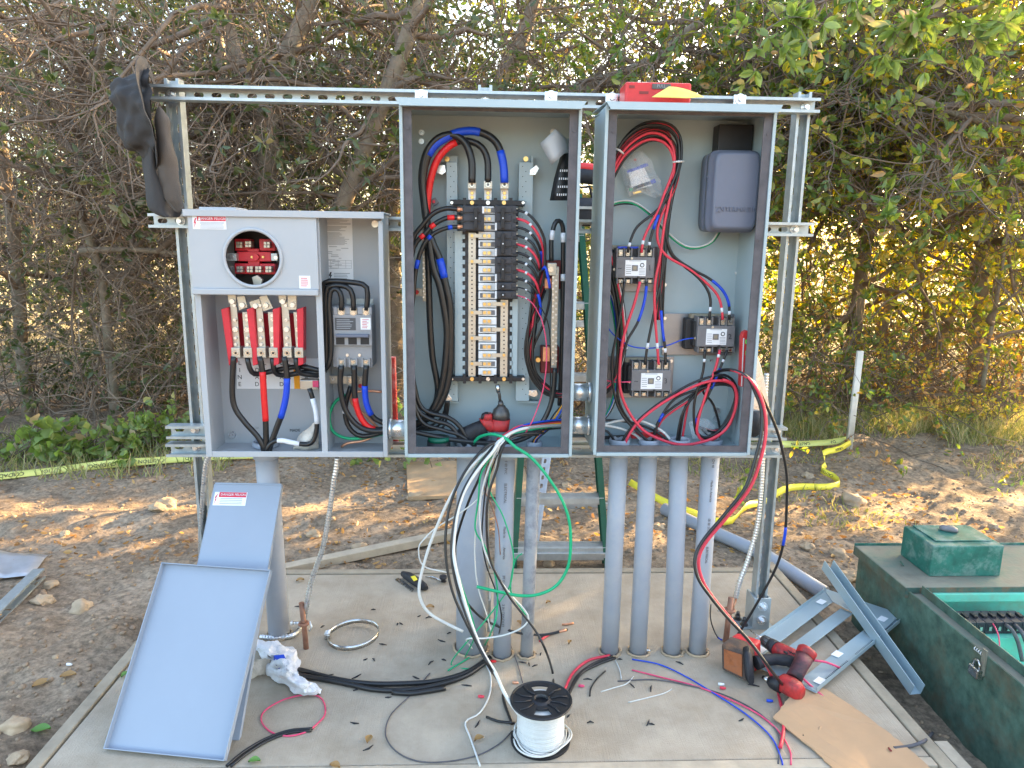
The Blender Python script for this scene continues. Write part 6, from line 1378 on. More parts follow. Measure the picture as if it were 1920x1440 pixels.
MB().tube([g_(1442, 1276, .035), g_(1436, 1273, .035), g_(1431, 1270, .034)], [.0085, .0085, .006], 14).build('collet', G['steel'], i2)
for k in range(3): 
    q0 = g_(1474+k*4, 1274+k*1.5, .066); MB().tube([q0, q0+Vector((.002, -.012, -.008))], .0015, 5).build('vent', G['tool_black'], i2)
# ------------------------------------------------------------------ cardboard
cb = [(1499, 1274, .030), (1552, 1294, .014), (1600, 1325, .009), (1655, 1365, .007), (1700, 1400, .007), (1760, 1452, .007), (1575, 1452, .007), (1520, 1400, .007), (1450, 1345, .012), (1476, 1312, .022)]
tcb = thing('cardboard_sheet', 'torn piece of brown corrugated cardboard at the lower right', 'cardboard', gp(1560, 1380))
cp = [gp(*q) for q in cb]; ed = []; rc2 = random.Random(8)
for i in range(len(cp)):
    a_, b_ = cp[i], cp[(i+1) % len(cp)]; m_ = max(2, int((b_-a_).length/.012)); sd4 = (b_-a_).cross(Vector((0, 0, 1))).normalized()
    for k in range(m_): ed.append(a_.lerp(b_, k/m_)+sd4*rc2.uniform(-.0022, .0022)*(1 if k else 0))
MB().slab(ed[::-1], .0036).build('sheet', G['cardboard'], tcb, recalc=True)
for q in ([(1511, 1290, .024), (1506, 1298, .021)], [(1671, 1408, .0105), (1666, 1402, .0105)]): MB().tube([gp(*k) for k in q], .0025, 6).build('notch', G['red_dark'], tcb)
MB().tube([gp(1530, 1378, .0075), gp(1537, 1365, .012), gp(1546, 1352, .009)], [.001, .003, .001], 6).build('crease', G['cardboard'], tcb)

# ------------------------------------------------------------------ steel trim brackets and channel on the right
def bar(t, name, a, b, width, th, m, lipside=0):
    a, b = Vector(a), Vector(b); d = (b-a).normalized(); s = Vector((0, 0, 1)).cross(d).normalized()*width
    MB().slab([a, b, b+s, a+s], th).build(name, G[m], t, bevel=.0006)
    return d, s
mat('trim_blue', (0.33, 0.42, 0.46), 0.36, 0.25, 0.06, 8)
fr = thing('trim_bracket', 'grey-blue slotted trim frame of three bars lying across the pad edge', 'bracket', gp(1560, 1200))
z_ = .030
A1, A2 = gp(1387, 1225, .030), gp(1548, 1108, .045); 
d, s = bar(fr, 'long_bar', A1, A2, -.055, .002, 'trim_blue'); B1, B2 = gp(1531, 1297, .028), gp(1690, 1165, .035)
bar(fr, 'long_bar', B1, B2, .060, .002, 'trim_blue'); 
M1, M2 = gp(1487, 1236, .026), gp(1600, 1150, .036); bar(fr, 'middle_bar', M1, M2, .045, .002, 'trim_blue')
MB().slab([gp(1543, 1103, .047), gp(1560, 1128, .047), gp(1660, 1180, .038), gp(1690, 1152, .038)][::-1], .002).build('end_plate', G['trim_blue'], fr, bevel=.0006)
MB().slab([gp(1396, 1240, .028), gp(1440, 1225, .029), gp(1545, 1285, .027), gp(1531, 1299, .026)][::-1], .002).build('end_plate', G['trim_blue'], fr, bevel=.0006)
for (P0, P1) in ((A1, A2), (B1, B2)):
    dd = (P1-P0).normalized(); MB().add([P0, P1, P1+Vector((0, 0, .014)), P0+Vector((0, 0, .014))], [(0, 1, 2, 3)]).build('turned_lip', G['trim_blue'], fr, solid=.0015)
    mb = MB(); sd2 = Vector((0, 0, 1)).cross(dd).normalized()*(-.010 if P0 is A1 else .010)
    for k in range(60):
        q = P0.lerp(P1, .08+.86*k/60)+sd2+Vector((0, 0, .0012)); 
        if 20 < k < 27 or 42 < k < 46: continue
        mb.slab([q-dd*.0011, q+dd*.0011, q+dd*.0011+sd2*.45, q-dd*.0011+sd2*.45], .0006)
    mb.build('row_of_slots', G['ink'], fr, kind='stuff')
for (x, y, z2) in ((1448, 1208, .034), (1540, 1128, .0485), (1570, 1226, .034), (1537, 1276, .032), (1427, 1218, .034), (1655, 1160, .042)):
    q = gp(x, y, z2); dd = (B2-B1).normalized(); s3 = Vector((0, 0, 1)).cross(dd).normalized(); MB().slab([q-dd*.018-s3*.012, q+dd*.018-s3*.012, q+dd*.018+s3*.012, q-dd*.018+s3*.012], .0006).build('paper_label', G['paper'], fr)
ch = thing('steel_channel', 'plain grey-blue steel channel leaning across the trim frame', 'channel', gp(1730, 1300, -.09))
E0 = gp(1549, 1066, .135); E1 = gp(1716, 1302, -.035); dd = (E1-E0).normalized(); sw = dd.cross(Vector((0, 0, 1))).normalized(); nn = sw.cross(dd).normalized()
if nn.z < 0: nn = -nn
wv, hv = .033, .040
def cbox(a0, a1, b0, b1):
    vs = [E0.lerp(E1, f)+sw*a+nn*b for f in (0, 1) for a, b in ((a0, b0), (a1, b0), (a1, b1), (a0, b1))]
    return MB().add(vs, [(0,3,2,1),(4,5,6,7),(0,1,5,4),(1,2,6,5),(2,3,7,6),(3,0,4,7)])
cbox(-wv/2, wv/2, 0, .0018).build('web', G['trim_blue'], ch); cbox(-wv/2-.0018, -wv/2, 0, hv).build('flange', G['trim_blue'], ch); cbox(wv/2, wv/2+.0018, 0, hv).build('flange', G['trim_blue'], ch)

# ------------------------------------------------------------------ green underground vault
VX0, VX1, VY0, VY1, VZ = 1.425, 2.55, 1.15, 2.50, .165
va = thing('green_vault', 'weathered dark green utility vault half open at the right edge', 'utility vault', (VX0, 1.8, -.12))
MB().box(VX0, VX0+.006, VY0, VY1, -.22, VZ).build('side_wall', G['vault_green'], va, bevel=.002)
MB().box(VX0+.006, VX1, VY1-.006, VY1, -.22, VZ).build('back_wall', G['vault_green'], va)
MB().box(VX0+.006, VX1, VY0+.006, VY1-.006, -.01, 0).build('floor', G['vault_inside'], va)
yl = 2.175
MB().box(VX0+.006, VX0+.040, VY0, yl-.004, VZ-.012, VZ-.006).build('top_ledge', G['vault_dusty'], va, bevel=.001)
MB().box(VX0+.040, VX0+.045, VY0, yl-.004, VZ-.03, VZ+.022).build('inner_lip', G['vault_green'], va, bevel=.001)
MB().box(VX0+.0455, VX0+.048, VY0, yl-.06, -.22, VZ+.012).build('inner_wall', G['vault_inside'], va)
MB().box(VX0+.0485, VX1, yl+.030, yl+.036, -.22, VZ-.035).build('inner_back', G['vault_inside'], va); MB().box(VX0+.0485, VX1, yl-.012, yl+.028, VZ-.035, VZ-.005).build('upper_rail', G['vault_inside'], va, bevel=.003)
# lid
MB().box(VX0-.012, VX1, yl, VY1+.012, VZ+.006, VZ+.014).build('lid', G['vault_dusty'], va, bevel=.003)
MB().box(VX0-.0145, VX0-.0125, yl, VY1+.012, VZ-.02, VZ+.013).build('lid_edge', G['vault_green'], va); MB().box(VX0-.012, VX1, yl-.0025, yl-.0005, VZ-.022, VZ+.013).build('lid_edge', G['rusty_edge'], va)
MB().box(VX0-.012, VX1, VY1+.0125, VY1+.0155, VZ-.02, VZ+.022).build('lid_edge', G['vault_box'], va)
bxp = gp(1742, 1081, VZ+.015); b2_ = gp(1873, 1079, VZ+.015); hz_ = at(1742, 1024, bxp.y).z; bk = gp(1692, 986, hz_)
cbx = thing('lid_box', 'scuffed green metal box standing on the vault lid', 'box', (bxp.x, bxp.y, VZ+.015))
MB().box(bxp.x, b2_.x, bxp.y, bk.y, VZ+.0145, hz_).build('body', G['vault_box'], cbx, bevel=.004)
MB().box(bxp.x+.03, b2_.x-.02, bxp.y+.035, bk.y-.004, hz_+.0005, hz_+.005).build('hatch', G['vault_box'], cbx, bevel=.002)
hc = Vector(((bxp.x+b2_.x)/2+.005, (bxp.y+bk.y)/2+.03, hz_))
MB().loft([(hc+Vector((-.026, .012, .012)), (.004, .010, 0), (0, 0, .006)), (hc+Vector((-.016, .008, .013)), (.006, .014, 0), (0, 0, .011)), (hc+Vector((.010, -.008, .014)), (.006, .013, 0), (0, 0, .011)), (hc+Vector((.022, -.014, .012)), (.004, .010, 0), (0, 0, .008))], 14).build('handle_cover', G['contactor'], cbx)
# lugs on the lid, hasp and padlock
MB().slab([gp(1686, 1053, VZ+.03), gp(1692, 1057, VZ+.016), gp(1694, 1062, VZ+.016), gp(1688, 1052, VZ+.034)], .003).build('lid_tab', G['vault_green'], va)
pk = at(1831, 1262, 1.86); xx = VX0
yy_ = gp(1829, 1262, .02).y
for Yq in [1.6+.01*k for k in range(40)]:
    if at(1829, 1258, Yq).x >= VX0-.014: break
q = at(1829, 1258, Yq); zq = q.z
pl = thing('padlock', 'small steel padlock hanging on the vault side', 'padlock', q)
MB().box(VX0-.022, VX0-.003, Yq-.020, Yq+.020, zq-.016, zq+.014).build('body', G['steel'], pl, bevel=.003)
MB().tube([(VX0-.012, Yq-.012, zq+.012), (VX0-.012, Yq-.012, zq+.026), (VX0-.012, Yq-.006, zq+.034), (VX0-.012, Yq+.006, zq+.034), (VX0-.012, Yq+.012, zq+.026), (VX0-.012, Yq+.012, zq+.012)], .0032, 8).build('shackle', G['steel'], pl)
MB().box(VX0-.006, VX0-.0005, Yq-.022, Yq-.004, zq-.004, zq+.075).build('hasp', G['vault_dusty'], va, bevel=.001)
MB().tube([(VX0-.003+.004*math.cos(k*1.2), Yq+.03-.0016*k, VZ-.004+.004*math.sin(k*1.2)) for k in range(24)], .0013, 5).build('spring', G['zinc'], va)
# row of old breakers inside
for k in range(7):
    t = thing('old_breaker', ['leftmost dusty black breaker inside the open vault', 'second dusty black breaker from the left inside the vault', 'third dusty black breaker from the left inside the vault', 'fourth dusty black breaker from the left inside the vault', 'fifth dusty black breaker in the vault near the picture edge', 'sixth dusty black breaker in the vault', 'seventh dusty black breaker in the vault'][k], 'breaker', (0, 0, 0), 'breakers inside the vault')
    x0 = at(1817, 1165, 2.05).x+k*.0305; y0 = 2.055; zb = at(1850, 1190, 2.05).z; zt2 = zb+.040
    MB().box(x0, x0+.029, y0, y0+.075, zb, zt2).build('body', G['breaker'], t, bevel=.0015)
    MB().box(x0+.006, x0+.023, y0-.0015, y0+.002, zb+.010, zb+.034).build('terminal_recess', G['ink'], t); MB().box(x0+.010, x0+.019, y0-.004, y0-.0016, zb+.012, zb+.026).build('terminal', G['steel'], t)
    MB().box(x0+.008, x0+.021, y0+.025, y0+.05, zt2, zt2+.008).build('toggle', G['black_plastic'], t, bevel=.001)
MB().box(VX0+.05, VX1, 2.03, 2.15, -.22, at(1850, 1190, 2.05).z-.001).build('breaker_shelf', G['vault_inside'], va)
wire('pink wire hanging from the old breakers in the vault', [(1862, 1170, 2.052), (1870, 1185, 2.02), (1874, 1205, 2.0), (1872, 1230, 1.98)], .0022, PK)
wire('heavy black cable from the old breakers, left one', [(1886, 1172, 2.052), (1898, 1182, 2.02), (1909, 1205, 2.0), (1917, 1240, 1.98)], .0060, 'gasket', name='cable', cat='cable')
wire('heavy black cable from the old breakers, right one', [(1903, 1172, 2.052), (1915, 1184, 2.02), (1926, 1210, 2.0)], .0060, 'gasket', name='cable', cat='cable')

# ------------------------------------------------------------------ hat on the left post
ht = thing('sun_hat', 'dark wide-brimmed sun hat with neck flap hung on the left post', 'hat', at(290, 300, 2.2))
P = []; Yc = 2.20
crown = [((262, 90), (262, 90))]
def hp(x, y, dy): return at(x, y, 2.18+dy)
# crown: stacked ellipses from the brim out to the left
cen = [(284, 213, 79, .108), (277, 214, 75, .098), (263, 214, 67, .086), (246, 212, 62, .076), (233, 210, 58, .066), (224, 206, 50, .052), (218, 203, 36, .036), (216, 202, 18, .018)]
st_ = []
for i, (x, y, hh, dp) in enumerate(cen):
    row = []
    for k in range(33):
        a = 2*math.pi*k/32; wob = 1+.10*mnoise.noise(Vector((math.cos(a)*2, math.sin(a)*2, i*.7)))
        c_ = hp(x+1.5*math.sin(3*a+i), y, -.01+math.cos(a)*dp*wob); row.append(c_+Vector((0, 0, math.sin(a)*hh*.00160*wob)))
    st_.append(row)
cr_ = MB().grid(st_).build('crown', G['hat'], ht, subsurf=2)
tx = bpy.data.textures.new('hat_fold', 'CLOUDS'); tx.noise_scale = .055; tx.noise_depth = 1
dm = cr_.modifiers.new('folds', 'DISPLACE'); dm.texture = tx; dm.strength = .045; dm.mid_level = .5; dm.texture_coords = 'LOCAL'
B_ = []
for i in range(7):
    f = .70+.30*i/6; row = []
    for k in range(41):
        a = 2*math.pi*k/40; z_ = math.sin(a); yv = math.cos(a)
        bx_ = 284+14*(-z_)*.7-(8*f*f if z_ > .3 else 0)
        x = 281-(22*max(0, z_-.2)*f*f)+(10*max(0, -z_)*f); y = 212-z_*108*f+ (4*-z_ if z_ < 0 else 0)
        row.append(hp(x+(11*yv*f if z_ > 0 else 3*yv), y, yv*.150*f)+Vector((.012*math.sin(2*a)*f, 0, 0)))
    B_.append(row)
MB().grid(B_).build('brim', G['hat'], ht, solid=.003, subsurf=1)
Fp = []
for (y, xa, xb, bulge) in ((200, 291, 300, 0), (225, 292, 314, -.01), (255, 293, 322, -.02), (290, 294, 328, -.025), (320, 294, 333, -.02), (350, 300, 338, -.01), (375, 312, 342, .0), (397, 330, 345, .01)):
    Fp.append([hp(xa+(xb-xa)*k/6, y+2*math.sin(k), -.055+bulge*math.sin(math.pi*k/6)+.008*mnoise.noise(Vector((k*.5, y*.03, 0)))) for k in range(7)])
nf_ = MB().grid(Fp).build('neck_flap', G['hat_flap'], ht, solid=.003, subsurf=2)
dm = nf_.modifiers.new('folds', 'DISPLACE'); dm.texture = tx; dm.strength = .02; dm.mid_level = .5; dm.texture_coords = 'LOCAL'
Fp = []
for (y, xa, xb) in ((262, 266, 290), (300, 264, 296), (330, 270, 300), (350, 272, 318), (375, 273, 335), (395, 276, 342), (408, 305, 338)):
    Fp.append([hp(xa+(xb-xa)*k/6, y+(4*math.sin(k*1.1) if y < 390 else 0), -.045+.03*math.cos(k*.9+y*.02)) for k in range(7)])
MB().grid(Fp).build('inner_flap', G['hat'], ht, solid=.003, subsurf=1)

# ------------------------------------------------------------------ red case, note pad on the right panel
rz = RZ1+.013
rc_ = thing('bit_case', 'red plastic bit case lying on top of the right panel', 'case', at(1234, 178, 2.1))
pa, pb = at(1172, 181, 2.08), at(1296, 181, 2.08); zt2 = at(1234, 154, 2.08).z
MB().box(pa.x, pb.x, 2.08, 2.17, rz, zt2).build('case_body', G['red_plastic'], rc_, bevel=.006)
for (a, b, c, d) in ((1199, 171, 1216, 176), (1262, 170, 1280, 175), (1180, 160, 1190, 165)): MB().pbox(a, b, c, d, 2.0785, .002).build('recess', G['red_dark'], rc_)
MB().pbox(1223, 157, 1258, 167, 2.0765, .0035).build('latch', G['tool_grey'], rc_, bevel=.001)
text_part('lettering', 'PULL', .011, G['faint_ink'], rc_, at(1240, 161.5, 2.0758), (1, 0, 0), (0, 0, 1))
MB().pbox(1215, 181, 1290, 183.5, 2.06, .06).build('clip', G['black_plastic'], rc_) if False else None
rows = []
for i, f in enumerate((0, .25, .5, .75, 1)):
    rows.append([at(1222+f*(1258-1222)*.9+g*(66+0*f), 182-f*20+g*g*18*f+g*2, 2.03+.02*f) for g in (0, .2, .4, .6, .8, 1)])
o = MB().grid(rows).build('note_sheet', G['yellow_pad'], solid=.0008); tag(o, 'curled yellow note sheet in front of the red case', 'paper')

# ------------------------------------------------------------------ step ladder with tools behind the middle panel
ld = thing('step_ladder', 'green fibreglass step ladder with aluminium steps behind the middle panel', 'ladder', gd(1050, 1062))
gb_ = gd(1142, 1066); gl_ = gd(957, 1066); YL0, YL1 = gb_.y, 3.25
zb = min(gb_.z, gl_.z); ztp = 1.50
XR0, XL0 = gb_.x, gl_.x; XR1, XL1 = XR0-.11, XL0+.11
def lrail(x0, x1, nm):
    for (dx0, dx1, dy0, dy1) in ((-.0015, .0015, -.035, .035), (-.024 if x0 > .2 else 0.0015, -.0016 if x0 > .2 else .024, -.035, -.032), (-.024 if x0 > .2 else .0015, -.0016 if x0 > .2 else .024, .032, .035)):
        vs = [(x0+a, YL0+b, zb) for a, b in ((dx0, dy0), (dx1, dy0), (dx1, dy1), (dx0, dy1))]+[(x1+a, YL1+b, ztp) for a, b in ((dx0, dy0), (dx1, dy0), (dx1, dy1), (dx0, dy1))]
        MB().add(vs, [(0,3,2,1),(4,5,6,7),(0,1,5,4),(1,2,6,5),(2,3,7,6),(3,0,4,7)]).build('rail', G['ladder_green'], ld)
lrail(XR0, XR1, 'r'); lrail(XL0, XL1, 'l')
for py in (1020, 928, 815, 700, 566, 440):
    for it in range(1):
        lo, hi = zb, ztp
        for _ in range(40):
            mid = (lo+hi)/2; f = (mid-zb)/(ztp-zb); q = at(1050, py, YL0+(YL1-YL0)*f)
            if q.z > mid: lo = mid
            else: hi = mid
    f = (lo-zb)/(ztp-zb); y = YL0+(YL1-YL0)*f; xl, xr = XL0+(XL1-XL0)*f, XR0+(XR1-XR0)*f
    MB().box(xl+.003, xr-.003, y-.036, y+.03, lo-.004, lo).box(xl+.003, xr-.003, y-.036, y-.033, lo-.03, lo-.004).build('step', G['aluminium'], ld, bevel=.002)
    for k in range(4): MB().box(xl+.004, xr-.004, y-.030+k*.014, y-.026+k*.014, lo+.0002, lo+.0022).build('tread_rib', G['aluminium'], ld)
for py, Yq in ((1043, 2.78), (605, 3.45), (948, 3.45)):
    q0 = at(962, py, Yq); q1 = at(1140, py, Yq); MB().box(q0.x, q1.x, Yq, Yq+.012, q0.z-.02, q0.z+.012).build('cross_brace', G['aluminium'], ld, bevel=.002)
mb = MB(); strut_mesh(mb, at(1002, 1016, 3.0), (at(1034, 800, 3.55)-at(1002, 1016, 3.0)).normalized(), (1, 0, 0), (0, .9, .4), 1.2, .05); mb.build('rear_leg', G['aluminium'], ld)
tb_ = thing('tool_bag', 'black and red tool bag hanging behind between the two tall panels', 'bag', at(1095, 400, 2.9))
MB().loft([(at(1095, 424, 2.95), (.09, 0, 0), (0, .06, 0)), (at(1095, 418, 2.95), (.11, 0, 0), (0, .07, 0)), (at(1095, 385, 2.95), (.11, 0, 0), (0, .07, 0)), (at(1095, 372, 2.95), (.09, 0, 0), (0, .05, 0))], 16, 3).build('pouch', G['tool_black'], tb_)
MB().pbox(1068, 387, 1130, 392, 2.872, .004).build('grey_band', G['aluminium'], tb_)
MB().tube([at(1070, 332, 2.95), at(1090, 328, 2.95), at(1110, 330, 2.95), at(1128, 334, 2.95)], [.03, .034, .034, .03], 14).build('tool_body', G['tool_black'], tb_)
MB().tube([at(1072, 320, 2.94), at(1090, 313, 2.94), at(1108, 315, 2.94), at(1128, 322, 2.94)], [.012, .018, .018, .014], 12).build('tool_top', G['red_plastic'], tb_)
MB().tube([at(1078, 375, 2.95), at(1082, 352, 2.95), at(1105, 350, 2.95), at(1112, 375, 2.95)], .006, 8).build('handle', G['tool_black'], tb_)
# rounded metal lid behind the right panel
q = [(1410, 655), (1418, 660), (1428, 690), (1440, 745), (1443, 765), (1437, 785), (1420, 800), (1405, 800)]
o = MB().ppoly(q, 2.19, .004).build('round_lid', G['zinc'], bevel=.0015); tag(o, 'shiny rounded metal lid edge showing behind the right panel', 'lid')
o = MB().loft([(at(1413, 770, 2.19), (.02, 0, 0), (0, .02, 0)), (at(1415, 785, 2.185), (.03, 0, 0), (0, .02, 0)), (at(1416, 805, 2.185), (.032, 0, 0), (0, .02, 0)), (at(1412, 818, 2.19), (.01, 0, 0), (0, .01, 0))], 14).build('black_bundle', G['tool_black']); tag(o, 'small black bundle tucked behind the lower right panel edge', 'bundle')
# ------------------------------------------------------------------ timber, pipes, sheet on the dirt
def beam(name, a, b, w_, h_, m_, label, cat):
    a, b = Vector(a), Vector(b); d = (b-a).normalized(); s = d.cross(Vector((0, 0, 1))).normalized()*w_/2; u_ = s.cross(d).normalized()*h_
    if u_.z < 0: u_ = -u_
    vs = [p_+x for p_ in (a, b) for x in (-s, s, s+u_, -s+u_)]
    o = MB().add(vs, [(0, 1, 2, 3), (7, 6, 5, 4), (0, 4, 5, 1), (1, 5, 6, 2), (2, 6, 7, 3), (3, 7, 4, 0)]).build(name, G[m_], bevel=.003); tag(o, label, cat); return o
beam('timber_plank', gd(536, 1080, .012), gd(905, 1004, .02), .05, .035, 'wood_pale', 'long pale plank lying on the dirt behind the pad', 'plank')
o = MB().slab([gd(762, 876, .03), gd(975, 868, .03), gd(1000, 930, .02), gd(765, 942, .03)][::-1], .018).build('plywood_sheet', G['plywood']); tag(o, 'weathered plywood sheet lying flat on the dirt behind the pad', 'plywood')
o = MB().tube([gd(1245, 964, .028), gd(1330, 1005, .028), gd(1430, 1050, .028), gd(1490, 1090, .028), gd(1545, 1125, .028)], .030, 20).build('lying_pipe', G['pvc']); tag(o, 'grey plastic pipe lying on the dirt behind the right conduits', 'pipe')
so = thing('loose_strut', 'loose slotted strut lying on the dirt at the left edge', 'strut', gd(60, 1110)); p0, p1 = gd(-60, 1232, .022), gd(86, 1084, .022); dS = (p1-p0).normalized(); sS = dS.cross(Vector((0, 0, 1))).normalized()
mb = MB(); strut_mesh(mb, p0+Vector((0, 0, 0)), dS, Vector((0, 0, 1)), sS*-1, (p1-p0).length, .05); mb.build('channel', G['galv'], so)
rows = []
for i in range(7):
    f = i/6; rows.append([gd(-40+130*g-30*f*g, 1038+55*f+8*g*(1-2*f), .012+.02*abs(mnoise.noise(Vector((f*4, g*4, 2))))) for g in [k/6 for k in range(7)]])
o = MB().grid(rows).build('plastic_sheet', mat('grey_sheet', (.40, .41, .44), .35, .3, .2, 10), solid=.002); tag(o, 'crumpled grey sheet on the dirt at the left edge', 'sheet')
st2 = gd(1591, 842); tp2 = at(1613, 658, st2.y)
o = MB().loft([(st2-Vector((0, 0, .05)), (.020, 0, 0), (0, .012, 0)), (tp2, (.020, 0, 0), (0, .012, 0))], 16, 10).build('survey_stake', G['stake_white']); tag(o, 'white wooden stake standing in the grass on the right', 'stake')
b3 = at(741, 838, 2.262); t3 = at(735, 670, 2.262)
o = MB().loft([(b3, (.0105, 0, 0), (0, .018, 0)), (t3, (.0105, 0, 0), (0, .018, 0))], 16, 10).build('painted_bar', G['red_paint']); tag(o, 'worn red bar standing between the meter enclosure and middle panel', 'bar')

# ------------------------------------------------------------------ caution tape
def ribbon(pts, width, m_, label, words, flip=True, tilt=(0, .6, .75), tsize=.032):
    P = spline(pts, .05); t = thing('caution_tape', label, 'tape', P[0]); rows = [[], []]; ups = []
    for i, p_ in enumerate(P):
        d = (P[min(i+1, len(P)-1)]-P[max(i-1, 0)]).normalized(); u_ = Vector(tilt)+Vector((0, .9*mnoise.noise(Vector((i*.17, 5, width*30))), .5*mnoise.noise(Vector((i*.21, 9, width*30))))); u_ = (u_-d*u_.dot(d)).normalized(); ups.append((p_, d, u_))
        rows[0].append(p_-u_*width/2); rows[1].append(p_+u_*width/2)
    MB().grid(rows).build('ribbon', G[m_], t, solid=.0006)
    for f, w_ in words:
        p_, d, u_ = ups[int(f*(len(ups)-1))]; n_ = d.cross(u_); n_ = n_ if n_.y < 0 else -n_
        x_ = d if d.cross(u_).dot(n_) > 0 else -d
        sg = -1 if flip else 1
        text_part('lettering', w_, tsize, G['ink'], t, p_+n_*.002, x_*sg, u_*sg, .0005)
    return t
ribbon([gd(-60, 908, .02), gd(0, 901, .025), gd(100, 890, .025), gd(210, 879, .03), gd(300, 872, .03), gd(350, 868, .03), gd(450, 863, .03), gd(620, 856, .03), gd(760, 850, .03)], .046, 'caution_pale', 'pale yellow caution tape along the foot of the bushes on the left', [(.10, 'CUIDADO'), (.19, 'CAUTION'), (.30, 'CUIDADO'), (.395, 'CAUTION'), (.49, 'CUIDADO'), (.60, 'CAUTION')])
ribbon([gd(1440, 847, .05), gd(1500, 846, .05), gd(1560, 842, .05), gd(1598, 838, .06)], .046, 'caution_pale', 'pale yellow caution tape tied to the white stake on the right', [(.45, 'CAUTION'), (.88, 'CUIDADO')])
ribbon([gd(1595, 842, .05), gd(1572, 853, .04), gd(1543, 864, .05), gd(1548, 880, .03), gd(1538, 893, .04), gd(1560, 901, .03), gd(1574, 913, .02), gd(1550, 919, .02), gd(1500, 922, .03), gd(1468, 931, .04), gd(1430, 947, .02), gd(1400, 962, .04), gd(1372, 986, .03), gd(1340, 983, .02), gd(1290, 968, .03), gd(1240, 945, .02), gd(1180, 913, .03)], .036, 'caution', 'bright yellow caution tape trailing crumpled over the right dirt', [(.12, 'CUIDADO'), (.30, 'CAUTION'), (.55, 'CUIDADO')], tilt=(.15, .55, .7), tsize=.022)
# ------------------------------------------------------------------ woodland
RG = np.random.default_rng(77)
def vnorm(a): return a/np.maximum(1e-9, np.linalg.norm(a, axis=-1, keepdims=True))
def grow(S, D, L, m=6, wander=.35, droop=0.0):
    """N curved stems: starts S, directions D, lengths L -> (N,m,3)"""
    N = len(S); P = np.zeros((N, m, 3)); P[:, 0] = S; D = vnorm(D.astype(float)); st = (L/(m-1))[:, None]
    for i in range(1, m):
        D = vnorm(D+RG.normal(0, wander, (N, 3))+np.array([0, 0, -droop])); P[:, i] = P[:, i-1]+D*st
    return P
def stems(P, R0, R1, k=4):
    """tube soup for (N,m,3) polylines with radii from R0 to R1"""
    if k <= 4 and len(P) > 100:
        k_ = np.ones(len(P), bool)
        for j_ in range(1, P.shape[1]): k_ &= open_to_sun(P[:, j_])
        P, R0, R1 = P[k_], R0[k_], R1[k_]
    N, m, _ = P.shape; T = np.gradient(P, axis=1); T = vnorm(T); a = vnorm(RG.normal(size=(N, 1, 3)))
    n = vnorm(np.cross(T, a)); b = np.cross(T, n); t = np.linspace(0, 1, m)[None, :]
    Rr = (R0[:, None]*(1-t)+R1[:, None]*t)
    ang = np.arange(k)*2*np.pi/k
    V = P[:, :, None, :]+(n[:, :, None, :]*np.cos(ang)[None, None, :, None]+b[:, :, None, :]*np.sin(ang)[None, None, :, None])*Rr[:, :, None, None]
    idx = np.arange(N*m*k).reshape(N, m, k); nx = np.roll(idx, -1, 2)
    F = np.stack([idx[:, :-1], nx[:, :-1], nx[:, 1:], idx[:, 1:]], -1).reshape(-1, 4)
    return V.reshape(-1, 3), F
def merge(parts):
    V, F, o = [], [], 0
    for v, f in parts: V.append(v); F.append(f+o); o += len(v)
    return np.concatenate(V), np.concatenate(F)
SD = np.array(sdir[:])
def open_to_sun(P):
    """gaps in the wood: True where a leaf or twig may stand, False where cut to let the low sun onto chosen patches"""
    t = P[:, 2]/SD[2]; gx_ = P[:, 0]-SD[0]*t; gy_ = P[:, 1]-SD[1]*t
    nz = vnoise(gx_*1.5, gy_*3.6, 71)*.55+vnoise(gx_*4.1, gy_*8.5, 72)*.45
    def band(x0, x1, y0, y1): return sst(x0-.3, x0+.3, gx_)*(1-sst(x1-.3, x1+.3, gx_))*sst(y0-.12, y0+.12, gy_)*(1-sst(y1-.12, y1+.12, gy_))
    lit = np.maximum(np.maximum(.70*band(-3.8, 1.3, 3.05, 3.85), .50*band(1.0, 4.6, 3.2, 4.1)), np.maximum(.40*band(-4, -.9, 2.85, 3.2), .62*band(1.5, 5.2, 4.6, 5.5)))
    cut = nz < lit  # foliage removed so that sun patches land in these bands
    s_ = (P[:, 1]-6.0)/SD[1]; xx = P[:, 0]-SD[0]*s_; zz = P[:, 2]-SD[2]*s_
    glow = sst(1.0, 1.9, xx)*(1-sst(4.0, 4.6, xx))*sst(.2, .5, zz)*(1-sst(2.6, 3.4, zz))
    left = .5*sst(-4.5, -3.8, xx)*(1-sst(.6, 1.2, xx))*sst(1.3, 1.7, zz)*(1-sst(3.2, 3.8, zz))
    nz2 = vnoise(xx*1.3, zz*1.3, 73)*.6+vnoise(xx*4, zz*4, 74)*.4
    cut |= (P[:, 1] > 6.7) & (nz2 < np.maximum(.80*glow, left))
    cut |= (P[:, 0] > 5.2) & (nz2 < .80*glow)
    cut &= ~((gx_ > -1.6) & (gx_ < 2.6) & (gy_ > 1.0) & (gy_ < 2.85))
    return ~(cut & (P[:, 1] > 4.3) & (RG.random(len(P)) < .97))
def leaves(P, D, size, wr=.24):
    k_ = open_to_sun(P); P, D, size = P[k_], D[k_], size[k_]
    return leaves_(P, D, size, wr)
